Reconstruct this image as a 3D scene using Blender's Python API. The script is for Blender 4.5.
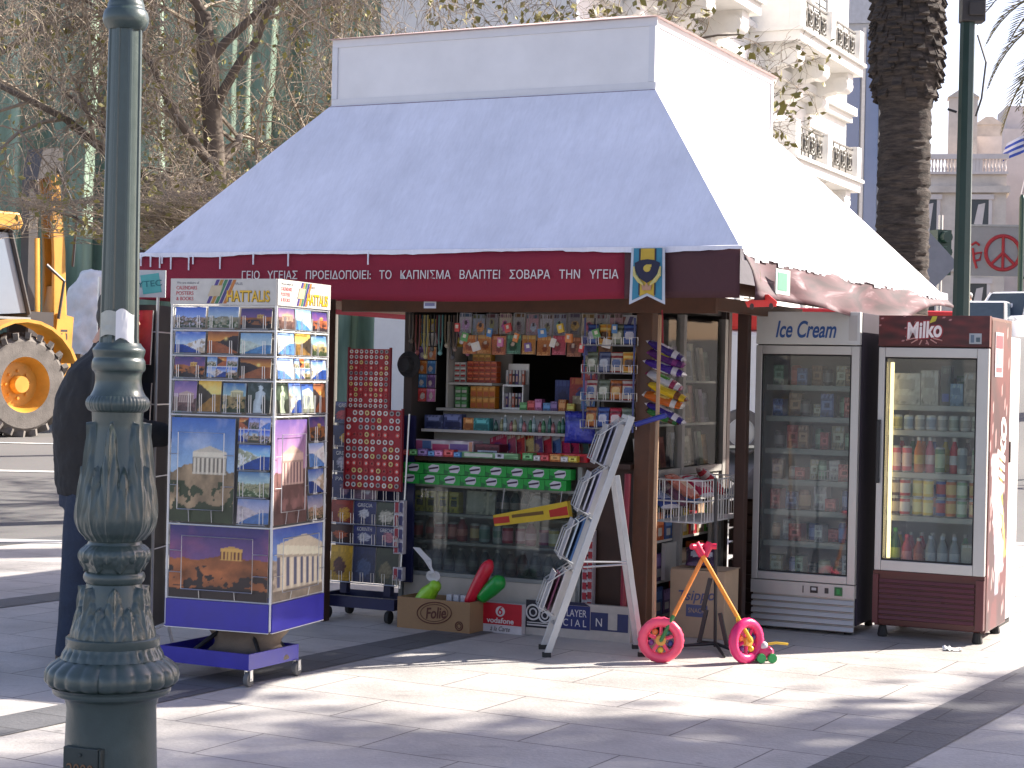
import bpy, math, random
import numpy as np
from mathutils import Vector, Matrix, Euler, noise
R = math.radians
PI = math.pi
sc = bpy.context.scene
for o in list(bpy.data.objects):
    bpy.data.objects.remove(o)

# ------------------------------------------------------------------ camera
cam_d = bpy.data.cameras.new('camera')
cam = bpy.data.objects.new('camera', cam_d)
sc.collection.objects.link(cam)
cam_d.sensor_width = 36.0
cam_d.lens = 63.28
cam_d.clip_start = 0.1
cam_d.clip_end = 2000.0
cam.location = (0, 0, 1.6)
cam.rotation_euler = (Matrix.Rotation(R(90) - 8 / 1800, 3, 'X') @ Matrix.Rotation(0.0218, 3, 'Z')).to_euler()
sc.camera = cam

# ------------------------------------------------------------------ light
SUN_AZ = R(68)      # clockwise from +Y
SUN_EL = R(35)
world = bpy.data.worlds.new('World')
sc.world = world
world.use_nodes = True
wn = world.node_tree
bg = wn.nodes['Background']
sky = wn.nodes.new('ShaderNodeTexSky')
sky.sky_type = 'NISHITA'
sky.sun_disc = False
sky.sun_elevation = SUN_EL
sky.sun_rotation = SUN_AZ
sky.air_density = 1.0
sky.dust_density = 1.5
sky.ozone_density = 3.5
tint = wn.nodes.new('ShaderNodeMix')      # hazy winter sky, a little warmer than the clear model sky
tint.data_type = 'RGBA'; tint.blend_type = 'MULTIPLY'; tint.inputs[0].default_value = 1.0
tint.inputs[7].default_value = (1.10, 0.86, 0.80, 1)
wn.links.new(sky.outputs[0], tint.inputs[6])
wn.links.new(tint.outputs[2], bg.inputs['Color'])
bg.inputs['Strength'].default_value = 0.122
sun_d = bpy.data.lights.new('sun', 'SUN')
sun_d.energy = 4.8
sun_d.angle = R(0.8)
sun_d.color = (1.0, 0.93, 0.83)
sun = bpy.data.objects.new('sun', sun_d)
sc.collection.objects.link(sun)
to_sun = Vector((math.sin(SUN_AZ) * math.cos(SUN_EL), math.cos(SUN_AZ) * math.cos(SUN_EL), math.sin(SUN_EL)))
sun.rotation_euler = to_sun.to_track_quat('Z', 'Y').to_euler()
sun.location = (20, 8, 15)
sc.view_settings.view_transform = 'Standard'
sc.view_settings.look = 'None'
sc.view_settings.gamma = 1.0
sc.view_settings.use_curve_mapping = False
sc.view_settings.exposure = 1.5

# ------------------------------------------------------------------ helpers
C = sc.collection
rng = random.Random(7)

def S(r, g, b):
    """8 bit sRGB to linear."""
    out = []
    for c in (r, g, b):
        c = c / 255.0
        out.append(c / 12.92 if c <= 0.04045 else ((c + 0.055) / 1.055) ** 2.4)
    return tuple(out)

def nodes_of(name):
    m = bpy.data.materials.new(name)
    m.use_nodes = True
    nt = m.node_tree
    return m, nt, nt.nodes['Principled BSDF']

def mat(name, col, rough=0.6, metal=0.0, var=0.12, scale=6.0, bump=0.0, bscale=60.0, coat=0.0, rvar=0.1):
    m, nt, p = nodes_of(name)
    tc = nt.nodes.new('ShaderNodeTexCoord')
    nz = nt.nodes.new('ShaderNodeTexNoise')
    nz.inputs['Scale'].default_value = scale
    nz.inputs['Detail'].default_value = 6
    nz.inputs['Roughness'].default_value = 0.62
    nt.links.new(tc.outputs['Object'], nz.inputs['Vector'])
    mx = nt.nodes.new('ShaderNodeMix')
    mx.data_type = 'RGBA'
    mx.inputs[6].default_value = tuple(max(0, c * (1 - 2 * var)) for c in col) + (1,)
    mx.inputs[7].default_value = tuple(min(1, c * (1 + 2 * var)) for c in col) + (1,)
    nt.links.new(nz.outputs['Fac'], mx.inputs[0])
    nt.links.new(mx.outputs[2], p.inputs['Base Color'])
    mr = nt.nodes.new('ShaderNodeMapRange')
    mr.inputs[3].default_value = max(0.02, rough - rvar)
    mr.inputs[4].default_value = min(1, rough + rvar)
    nt.links.new(nz.outputs['Fac'], mr.inputs[0])
    nt.links.new(mr.outputs[0], p.inputs['Roughness'])
    p.inputs['Metallic'].default_value = metal
    if coat:
        p.inputs['Coat Weight'].default_value = coat
    if bump:
        n2 = nt.nodes.new('ShaderNodeTexNoise')
        n2.inputs['Scale'].default_value = bscale
        n2.inputs['Detail'].default_value = 5
        nt.links.new(tc.outputs['Object'], n2.inputs['Vector'])
        b = nt.nodes.new('ShaderNodeBump')
        b.inputs['Strength'].default_value = bump
        b.inputs['Distance'].default_value = 0.02
        nt.links.new(n2.outputs['Fac'], b.inputs['Height'])
        nt.links.new(b.outputs['Normal'], p.inputs['Normal'])
    return m

def print_mat(name, rough=0.4, bump=0.0, bscale=30, metal=0.0, lo=0.6, hi=0.85):
    """ink printed on a surface: the colour comes from the mesh's own colours"""
    m, nt, p = nodes_of(name)
    at = nt.nodes.new('ShaderNodeAttribute')
    at.attribute_name = 'Col'
    tc = nt.nodes.new('ShaderNodeTexCoord')
    nz = nt.nodes.new('ShaderNodeTexNoise')
    nz.inputs['Scale'].default_value = 25
    nz.inputs['Detail'].default_value = 4
    nt.links.new(tc.outputs['Object'], nz.inputs['Vector'])
    mr = nt.nodes.new('ShaderNodeMapRange')
    mr.inputs[3].default_value = lo
    mr.inputs[4].default_value = hi
    nt.links.new(nz.outputs['Fac'], mr.inputs[0])
    ml = nt.nodes.new('ShaderNodeVectorMath')
    ml.operation = 'SCALE'
    nt.links.new(at.outputs['Color'], ml.inputs[0])
    nt.links.new(mr.outputs[0], ml.inputs['Scale'])
    nt.links.new(ml.outputs[0], p.inputs['Base Color'])
    p.inputs['Roughness'].default_value = rough
    p.inputs['Metallic'].default_value = metal
    if bump:
        n2 = nt.nodes.new('ShaderNodeTexNoise')
        n2.inputs['Scale'].default_value = bscale
        nt.links.new(tc.outputs['Object'], n2.inputs['Vector'])
        b = nt.nodes.new('ShaderNodeBump')
        b.inputs['Strength'].default_value = bump
        b.inputs['Distance'].default_value = 0.02
        nt.links.new(n2.outputs['Fac'], b.inputs['Height'])
        nt.links.new(b.outputs['Normal'], p.inputs['Normal'])
    return m

def glass_mat(name, tint=(0.9, 0.95, 0.93), ior=1.5, dust_glare=0.05):
    m = bpy.data.materials.new(name)
    m.use_nodes = True
    nt = m.node_tree
    nt.nodes.remove(nt.nodes['Principled BSDF'])
    out = nt.nodes['Material Output']
    tr = nt.nodes.new('ShaderNodeBsdfTransparent')
    tr.inputs[0].default_value = tint + (1,)
    gl = nt.nodes.new('ShaderNodeBsdfGlossy')
    gl.inputs['Roughness'].default_value = 0.03
    df = nt.nodes.new('ShaderNodeBsdfDiffuse')
    df.inputs[0].default_value = (0.6, 0.6, 0.6, 1)
    fr = nt.nodes.new('ShaderNodeFresnel')
    fr.inputs[0].default_value = ior
    mx = nt.nodes.new('ShaderNodeMixShader')
    nt.links.new(fr.outputs[0], mx.inputs[0])
    nt.links.new(tr.outputs[0], mx.inputs[1])
    nt.links.new(gl.outputs[0], mx.inputs[2])
    tc = nt.nodes.new('ShaderNodeTexCoord')
    nz = nt.nodes.new('ShaderNodeTexNoise')
    nz.inputs['Scale'].default_value = 3
    nz.inputs['Detail'].default_value = 8
    nt.links.new(tc.outputs['Object'], nz.inputs['Vector'])
    mu = nt.nodes.new('ShaderNodeMath')
    mu.operation = 'MULTIPLY'
    mu.inputs[1].default_value = dust_glare * 2
    nt.links.new(nz.outputs['Fac'], mu.inputs[0])
    m2 = nt.nodes.new('ShaderNodeMixShader')
    nt.links.new(mu.outputs[0], m2.inputs[0])
    nt.links.new(mx.outputs[0], m2.inputs[1])
    nt.links.new(df.outputs[0], m2.inputs[2])
    nt.links.new(m2.outputs[0], out.inputs['Surface'])
    return m

class MB:
    """collects shapes with per-face colours and material slots, then links them as ONE mesh object"""
    def __init__(s):
        s.v = []; s.f = []; s.c = []; s.m = []; s.T = None
    def add(s, vs, fs, col=None, mi=0):
        n = len(s.v)
        if s.T is not None:
            vs = [tuple(s.T @ Vector(v)) for v in vs]
        s.v.extend(vs)
        for i, f in enumerate(fs):
            s.f.append(tuple(n + k for k in f))
            s.c.append(col[i] if isinstance(col, list) else col)
            s.m.append(mi)
    def box(s, x0, x1, y0, y1, z0, z1, col=None, mi=0):
        vs = [(x, y, z) for z in (z0, z1) for y in (y0, y1) for x in (x0, x1)]
        s.add(vs, [(0, 2, 3, 1), (4, 5, 7, 6), (0, 1, 5, 4), (2, 6, 7, 3), (0, 4, 6, 2), (1, 3, 7, 5)], col, mi)
    def cbox(s, c, d, M=None, col=None, mi=0):
        vs = []
        for z in (-.5, .5):
            for y in (-.5, .5):
                for x in (-.5, .5):
                    q = Vector((x * d[0], y * d[1], z * d[2]))
                    if M is not None: q = M @ q
                    vs.append(tuple(q + Vector(c)))
        s.add(vs, [(0, 2, 3, 1), (4, 5, 7, 6), (0, 1, 5, 4), (2, 6, 7, 3), (0, 4, 6, 2), (1, 3, 7, 5)], col, mi)
    def quad(s, a, b, c, d, col=None, mi=0):
        s.add([tuple(a), tuple(b), tuple(c), tuple(d)], [(0, 1, 2, 3)], col, mi)
    def tube(s, pts, rad, n=8, col=None, mi=0, cap=True):
        pts = [Vector(p) for p in pts]
        if not hasattr(rad, '__len__'): rad = [rad] * len(pts)
        vs = []; fs = []
        up = None
        for i, p in enumerate(pts):
            d = (pts[min(i + 1, len(pts) - 1)] - pts[max(i - 1, 0)])
            if d.length < 1e-9: d = Vector((0, 0, 1))
            d.normalize()
            if up is None or abs(up.dot(d)) > .95:
                up = Vector((0, 0, 1)) if abs(d.z) < .9 else Vector((1, 0, 0))
            a = d.cross(up).normalized(); b = a.cross(d).normalized(); up = b
            for k in range(n):
                t = 2 * PI * k / n
                vs.append(tuple(p + (a * math.cos(t) + b * math.sin(t)) * rad[i]))
        for i in range(len(pts) - 1):
            for k in range(n):
                k2 = (k + 1) % n
                fs.append((i * n + k, i * n + k2, (i + 1) * n + k2, (i + 1) * n + k))
        if cap and n > 2:
            fs.append(tuple(range(n - 1, -1, -1)))
            fs.append(tuple((len(pts) - 1) * n + k for k in range(n)))
        s.add(vs, fs, col, mi)
    def lathe(s, prof, n=16, col=None, mi=0, c=(0, 0, 0), fn=None, axis='Z', cap=True):
        vs = []; fs = []; cols = []
        for (r, z) in prof:
            for k in range(n):
                t = 2 * PI * k / n
                rr = fn(r, z, t) if fn else r
                if axis == 'Z': vs.append((c[0] + rr * math.cos(t), c[1] + rr * math.sin(t), c[2] + z))
                elif axis == 'Y': vs.append((c[0] + rr * math.cos(t), c[1] + z, c[2] - rr * math.sin(t)))
                else: vs.append((c[0] + z, c[1] + rr * math.cos(t), c[2] + rr * math.sin(t)))
        for i in range(len(prof) - 1):
            for k in range(n):
                k2 = (k + 1) % n
                fs.append((i * n + k, i * n + k2, (i + 1) * n + k2, (i + 1) * n + k))
                cols.append(col[i] if isinstance(col, list) else col)
        m = len(prof) - 1
        if cap:
            fs.append(tuple(range(n - 1, -1, -1))); cols.append(col[0] if isinstance(col, list) else col)
            fs.append(tuple(m * n + k for k in range(n))); cols.append(col[-1] if isinstance(col, list) else col)
        s.add(vs, fs, cols, mi)
    def ball(s, c, r, nu=12, nv=8, col=None, mi=0):
        if not hasattr(r, '__len__'): r = (r, r, r)
        vs = [(c[0], c[1], c[2] - r[2])]; fs = []
        for j in range(1, nv):
            p = -PI / 2 + PI * j / nv
            for k in range(nu):
                t = 2 * PI * k / nu
                vs.append((c[0] + r[0] * math.cos(p) * math.cos(t), c[1] + r[1] * math.cos(p) * math.sin(t), c[2] + r[2] * math.sin(p)))
        vs.append((c[0], c[1], c[2] + r[2]))
        for k in range(nu):
            k2 = (k + 1) % nu
            fs.append((0, 1 + k2, 1 + k))
            fs.append((len(vs) - 1, 1 + (nv - 2) * nu + k, 1 + (nv - 2) * nu + k2))
            for j in range(nv - 2):
                fs.append((1 + j * nu + k, 1 + j * nu + k2, 1 + (j + 1) * nu + k2, 1 + (j + 1) * nu + k))
        s.add(vs, fs, col, mi)
    def torus(s, c, R1, r, n=32, m=10, col=None, mi=0, axis='Y', fn=None):
        vs = []; fs = []
        for i in range(n):
            t = 2 * PI * i / n
            for j in range(m):
                u = 2 * PI * j / m
                rr = r * (fn(t, u) if fn else 1)
                q = R1 + rr * math.cos(u); h = rr * math.sin(u)
                if axis == 'Y': vs.append((c[0] + q * math.cos(t), c[1] + h, c[2] + q * math.sin(t)))
                elif axis == 'X': vs.append((c[0] + h, c[1] + q * math.cos(t), c[2] + q * math.sin(t)))
                else: vs.append((c[0] + q * math.cos(t), c[1] + q * math.sin(t), c[2] + h))
        for i in range(n):
            for j in range(m):
                i2 = (i + 1) % n; j2 = (j + 1) % m
                fs.append((i * m + j, i * m + j2, i2 * m + j2, i2 * m + j))
        s.add(vs, fs, col, mi)
    def prism(s, poly, y0, y1, col=None, mi=0):
        """poly in (x,z), counter-clockwise seen from -y, extruded from y0 to y1"""
        n = len(poly)
        vs = [(x, y0, z) for x, z in poly] + [(x, y1, z) for x, z in poly]
        fs = [tuple(range(n)), tuple(range(2 * n - 1, n - 1, -1))]
        for k in range(n):
            k2 = (k + 1) % n
            fs.append((k, n + k, n + k2, k2))
        s.add(vs, fs, col, mi)
    def photo(s, w, h, im, y=0.0, x0=None, z0=0.0):
        """a printed photograph: colours run smoothly between the grid's corners"""
        H, W = im.shape[0] - 1, im.shape[1] - 1
        if x0 is None: x0 = -w / 2
        vs = [(x0 + w * i / W, y, z0 + h * j / H) for j in range(H + 1) for i in range(W + 1)]
        fs = []; cols = []
        px = [[tuple(c) for c in row] for row in im[::-1].tolist()]
        for j in range(H):
            for i in range(W):
                a = j * (W + 1) + i
                fs.append((a, a + 1, a + W + 2, a + W + 1))
                cols.append([px[j][i], px[j][i + 1], px[j + 1][i + 1], px[j + 1][i]])
        s.add(vs, fs, cols)
    def picture(s, w, h, im, y=0.0, x0=None, z0=0.0, bend=0.0, mi=0):
        """a printed picture: a grid of coloured faces in the xz plane, seen from -y"""
        H, W = im.shape[:2]
        if x0 is None: x0 = -w / 2
        vs = []; fs = []; cols = []
        for j in range(H + 1):
            for i in range(W + 1):
                t = i / W
                vs.append((x0 + w * t, y - bend * math.sin(PI * t), z0 + h * j / H))
        for j in range(H):
            for i in range(W):
                a = j * (W + 1) + i
                fs.append((a, a + 1, a + W + 2, a + W + 1))
                cols.append(tuple(im[H - 1 - j, i]))
        s.add(vs, fs, cols, mi)
    def grid(s, fn, nu, nv, col=None, mi=0):
        vs = [tuple(fn(i / nu, j / nv)) for j in range(nv + 1) for i in range(nu + 1)]
        fs = [(j * (nu + 1) + i, j * (nu + 1) + i + 1, (j + 1) * (nu + 1) + i + 1, (j + 1) * (nu + 1) + i) for j in range(nv) for i in range(nu)]
        s.add(vs, fs, col, mi)
    def mesh(s, name, mats, smooth=None):
        me = bpy.data.meshes.new(name)
        me.from_pydata(s.v, [], s.f)
        for m in (mats if isinstance(mats, (list, tuple)) else [mats]): me.materials.append(m)
        if any(s.m): me.polygons.foreach_set('material_index', s.m)
        if any(c is not None for c in s.c):
            a = me.color_attributes.new('Col', 'FLOAT_COLOR', 'CORNER')
            buf = np.ones((len(me.loops), 4), dtype=np.float32)
            k = 0
            for f, c in zip(s.f, s.c):
                if c is not None: buf[k:k + len(f), :3] = c if isinstance(c, list) else c[:3]
                k += len(f)
            a.data.foreach_set('color', buf.ravel())
        if smooth is not None:
            me.polygons.foreach_set('use_smooth', [True] * len(me.polygons))
            me.set_sharp_from_angle(angle=R(smooth))
        me.update()
        return me
    def build(s, name, mats, parent=None, smooth=None, bevel=0, seg=2):
        o = bpy.data.objects.new(name, s.mesh(name, mats, smooth))
        C.objects.link(o)
        if parent is not None: o.parent = parent
        if bevel:
            b = o.modifiers.new('bevel', 'BEVEL'); b.width = bevel; b.segments = seg; b.limit_method = 'ANGLE'; b.angle_limit = R(40)
        return o

def tag(o, label, cat, group=None, kind=None):
    o['label'] = label; o['category'] = cat
    if group: o['group'] = group
    if kind: o['kind'] = kind
    return o

def thing(name, label, cat, loc=(0, 0, 0), rotz=0.0, group=None):
    o = bpy.data.objects.new(name, None)
    o.empty_display_size = 0.1
    C.objects.link(o)
    o.location = loc; o.rotation_euler = (0, 0, rotz)
    return tag(o, label, cat, group)

def struct(name, mb, mats, smooth=None):
    o = mb.build(name, mats, None, smooth)
    o['kind'] = 'structure'
    return o

def link(name, me, parent=None, loc=(0, 0, 0), rot=(0, 0, 0), scale=None):
    o = bpy.data.objects.new(name, me)
    C.objects.link(o)
    o.location = loc; o.rotation_euler = rot
    if scale: o.scale = scale
    if parent is not None: o.parent = parent
    return o

def dup(root, loc, rotz, label, group=None):
    def cp(o, par):
        c = o.copy(); C.objects.link(c)
        if par is not None: c.parent = par
        for ch in o.children: cp(ch, c)
        return c
    r = cp(root, None)
    r.location = loc; r.rotation_euler = (0, 0, rotz); r['label'] = label
    if group: r['group'] = group
    return r

def lettering(body, w, h, m, parent, loc, rot=(R(90), 0, 0), shear=0.0, name='lettering', depth=0.001, align='C', bold=0.0, lines=1.0):
    cu = bpy.data.curves.new('text', 'FONT')
    cu.body = body; cu.size = 1; cu.extrude = 0.01; cu.shear = shear; cu.offset = bold
    cu.align_x = 'CENTER'; cu.space_line = lines
    t = bpy.data.objects.new('text', cu)
    C.objects.link(t)
    dg = bpy.context.evaluated_depsgraph_get(); dg.update()
    me = bpy.data.meshes.new_from_object(t.evaluated_get(dg))
    bpy.data.objects.remove(t)
    n = len(me.vertices)
    co = np.empty(n * 3, dtype=np.float32); me.vertices.foreach_get('co', co); co = co.reshape(-1, 3)
    mn = co.min(0); mx = co.max(0)
    co -= (mn + mx) / 2
    e = np.maximum(mx - mn, 1e-6)
    if align == 'L': co[:, 0] += e[0] / 2
    k = w / e[0] if w else h / e[1]
    ky = h / e[1] if h else k
    co *= np.array([k, ky, depth / e[2]], dtype=np.float32)
    me.vertices.foreach_set('co', co.ravel())
    me.materials.clear(); me.materials.append(m)
    me.update()
    return link(name, me, parent, loc, rot)

# kiosk frame: a runs along the front to the right, b runs into the depth
TH = R(26)
E1 = Vector((math.cos(TH), -math.sin(TH), 0)); E2 = Vector((math.sin(TH), math.cos(TH), 0))
OK = Vector((0.78, 11.0, 0))
def K(a, b, z=0.0): return OK + E1 * a + E2 * b + Vector((0, 0, z))
def kthing(name, label, cat, a, b, z=0.0, rot=0.0, group=None): return thing(name, label, cat, K(a, b, z), -TH + rot, group)

MESH = {}
def good(me, name, label, cat, a, b, z, rot=0.0, group=None, rx=0.0, ry=0.0):
    """one ware standing, lying or hanging in the kiosk: a thing of its own"""
    o = link(name, me, None, K(a, b, z), (0, 0, 0))
    o.rotation_euler = (Matrix.Rotation(-TH + rot, 3, 'Z') @ Matrix.Rotation(rx, 3, 'X') @ Matrix.Rotation(ry, 3, 'Y')).to_euler()
    return tag(o, label, cat, group)

# ------------------------------------------------------------------ materials
M = {}
def roof_paint():
    """brushed white paint on canvas: uneven coats, faint runs down the slope, a weave"""
    m, nt, p = nodes_of('white roof paint')
    tc = nt.nodes.new('ShaderNodeTexCoord')
    def nz(scale, stretch, detail, lo, hi, a=.3, b=.7):
        mp = nt.nodes.new('ShaderNodeMapping'); mp.inputs['Scale'].default_value = stretch
        n = nt.nodes.new('ShaderNodeTexNoise'); n.inputs['Scale'].default_value = scale; n.inputs['Detail'].default_value = detail; n.inputs['Roughness'].default_value = .65
        nt.links.new(tc.outputs['Object'], mp.inputs['Vector']); nt.links.new(mp.outputs['Vector'], n.inputs['Vector'])
        r = nt.nodes.new('ShaderNodeMapRange'); r.inputs[1].default_value = a; r.inputs[2].default_value = b; r.inputs[3].default_value = lo; r.inputs[4].default_value = hi
        nt.links.new(n.outputs['Fac'], r.inputs[0]); return n, r.outputs[0]
    n1, f1 = nz(1.6, (1, 1, 1), 8, .88, 1.04)
    n2, f2 = nz(9, (1, .25, .25), 5, .93, 1.03)
    n3, f3 = nz(60, (1, .2, .2), 2, .96, 1.03)
    n4, f4 = nz(2.3, (1, 1, .6), 10, .80, 1.0, .25, .36)
    x = f1
    for f in (f2, f3, f4):
        mu = nt.nodes.new('ShaderNodeMath'); mu.operation = 'MULTIPLY'; nt.links.new(x, mu.inputs[0]); nt.links.new(f, mu.inputs[1]); x = mu.outputs[0]
    sv = nt.nodes.new('ShaderNodeVectorMath'); sv.operation = 'SCALE'; sv.inputs[0].default_value = (.80, .80, .875)
    nt.links.new(x, sv.inputs['Scale']); nt.links.new(sv.outputs[0], p.inputs['Base Color']); p.inputs['Roughness'].default_value = .75
    b = nt.nodes.new('ShaderNodeBump'); b.inputs['Strength'].default_value = .3; b.inputs['Distance'].default_value = .02
    nt.links.new(n2.outputs['Fac'], b.inputs['Height']); nt.links.new(b.outputs['Normal'], p.inputs['Normal'])
    return m
M['white_paint'] = roof_paint()
M['white_panel'] = mat('white panel paint', (0.80, 0.79, 0.78), 0.5, var=0.06, scale=3)
M['valance'] = mat('crimson canvas', S(128, 20, 46), 0.8, var=0.12, scale=1.6, bump=0.15, bscale=120)
M['valance_dark'] = mat('brown canvas', S(74, 42, 46), 0.8, var=0.15, scale=2.2, bump=0.2, bscale=50)
M['letter_white'] = mat('white lettering', (0.62, 0.60, 0.58), 0.6, var=0.03)
M['wood'] = mat('brown varnished wood', S(84, 52, 32), 0.5, var=0.3, scale=9)
M['dark_wood'] = mat('dark brown wood', S(58, 36, 26), 0.6, var=0.25, scale=9)
M['white_shelf'] = mat('worn white shelf', (0.46, 0.44, 0.40), 0.55, var=0.1, scale=5)
M['grey_shelf'] = mat('grey steel shelf', (0.26, 0.27, 0.26), 0.45, metal=0.3, var=0.1)
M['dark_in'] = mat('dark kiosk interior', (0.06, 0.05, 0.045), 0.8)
M['black'] = mat('black painted metal', (0.02, 0.02, 0.022), 0.45)
M['rubber'] = mat('black rubber', (0.025, 0.025, 0.025), 0.8, var=0.2, bump=0.2)
M['steel'] = mat('bright steel wire', (0.6, 0.6, 0.6), 0.32, metal=0.9, var=0.08)
M['alu'] = mat('white aluminium', (0.66, 0.66, 0.65), 0.4, metal=0.35, var=0.08, scale=12)
M['stand_alu'] = mat('dull aluminium', (0.46, 0.465, 0.47), 0.42, metal=0.4, var=0.12, scale=9)
M['silver'] = mat('silver painted metal', (0.50, 0.49, 0.47), 0.38, metal=0.45, var=0.05)
M['blue_enamel'] = mat('blue enamel', S(44, 40, 150), 0.35, var=0.15, scale=8)
M['navy'] = mat('navy enamel', S(24, 26, 66), 0.45, var=0.15)
M['lamp'] = mat('dark green cast iron', S(60, 74, 71), 0.36, var=0.12, scale=26, bump=0.05, bscale=160, coat=0.25)
M['paper'] = mat('white paper', (0.78, 0.77, 0.76), 0.7, var=0.04)
M['tape'] = mat('clear brown tape', (0.36, 0.37, 0.33), 0.3, var=0.2, scale=20)
M['brass'] = mat('weathered bronze plate', S(58, 66, 64), 0.45, metal=0.3, var=0.2)
M['bronze_letter'] = mat('rusty bronze letter', S(120, 92, 66), 0.5, metal=0.3)
M['carton'] = mat('brown cardboard', S(150, 118, 84), 0.85, var=0.08, scale=10, bump=0.1)
M['carton_pale'] = mat('pale cardboard', S(176, 152, 126), 0.85, var=0.08, scale=10, bump=0.1)
M['print'] = print_mat('printed card', 0.38)
M['print_matt'] = print_mat('matt print', 0.7)
M['print_foil'] = print_mat('crinkled printed foil', 0.25, bump=0.6, bscale=28)
M['plastic'] = print_mat('coloured plastic', 0.3, lo=.78, hi=1.05)
M['glass'] = glass_mat('shop glass', dust_glare=0.085)  # pale film thickened to stand in for glare on the fridge panes
M['glass_dusty'] = glass_mat('dusty glass', (0.86, 0.9, 0.88), 1.5, 0.035)
M['fridge_side'] = mat('dark fridge side', S(50, 42, 54), 0.92, var=.3, scale=2, rvar=.05)  # one dark tone for the ice cream fridge body, darker than its front
M['side_glass'] = glass_mat('side window glass', (0.86, 0.9, 0.88), 1.16, 0.02)
M['red_board'] = mat('red card board', S(150, 24, 34), 0.55, var=0.1)
M['white_door'] = mat('white plastic', (0.72, 0.72, 0.70), 0.35, var=0.04)
M['brown_gloss'] = mat('dark brown gloss panel', S(78, 26, 24), 0.3, var=0.12)
M['rubbergrey'] = mat('grey rubber wheel', (0.12, 0.12, 0.12), 0.7)
# ------------------------------------------------------------------ ground
def ss(a, b, x):
    t = min(1, max(0, (x - a) / (b - a)))
    return t * t * (3 - 2 * t)
def ground_z(x, y):
    left = 0.62 * ss(15, 28, y)
    right = 2.85 * ss(19, 40, y) + 3.0 * ss(50, 140, y)
    w = ss(-3, 4, x)
    return -0.13 + left * (1 - w) + right * w

def ground_material():
    m, nt, p = nodes_of('asphalt street')
    tc = nt.nodes.new('ShaderNodeTexCoord')
    n1 = nt.nodes.new('ShaderNodeTexNoise'); n1.inputs['Scale'].default_value = 0.5; n1.inputs['Detail'].default_value = 8
    n2 = nt.nodes.new('ShaderNodeTexNoise'); n2.inputs['Scale'].default_value = 60; n2.inputs['Detail'].default_value = 4
    for n in (n1, n2): nt.links.new(tc.outputs['Object'], n.inputs['Vector'])
    mx = nt.nodes.new('ShaderNodeMix'); mx.data_type = 'RGBA'
    mx.inputs[6].default_value = (0.15, 0.145, 0.14, 1); mx.inputs[7].default_value = (0.24, 0.23, 0.22, 1)
    nt.links.new(n1.outputs['Fac'], mx.inputs[0])
    m2 = nt.nodes.new('ShaderNodeMix'); m2.data_type = 'RGBA'; m2.blend_type = 'MULTIPLY'; m2.inputs[0].default_value = 0.5
    nt.links.new(mx.outputs[2], m2.inputs[6]); nt.links.new(n2.outputs['Color'], m2.inputs[7])
    nt.links.new(m2.outputs[2], p.inputs['Base Color'])
    p.inputs['Roughness'].default_value = 0.85
    b = nt.nodes.new('ShaderNodeBump'); b.inputs['Strength'].default_value = 0.3
    nt.links.new(n2.outputs['Fac'], b.inputs['Height']); nt.links.new(b.outputs['Normal'], p.inputs['Normal'])
    return m
xs = sorted(set([-400, -200, -120, -80, 80, 120, 200, 400] + list(range(-60, 61, 2))))
ys = sorted(set([-60, -30, 60, 70, 85, 100, 120, 140, 200, 300, 500, 900] + [-20 + 1.5 * k for k in range(48)]))
g = MB()
gv = [(x, y, ground_z(x, y)) for y in ys for x in xs]
nx = len(xs)
g.add(gv, [(j * nx + i, j * nx + i + 1, (j + 1) * nx + i + 1, (j + 1) * nx + i) for j in range(len(ys) - 1) for i in range(nx - 1)])
struct('street', g, ground_material(), 60)

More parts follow.
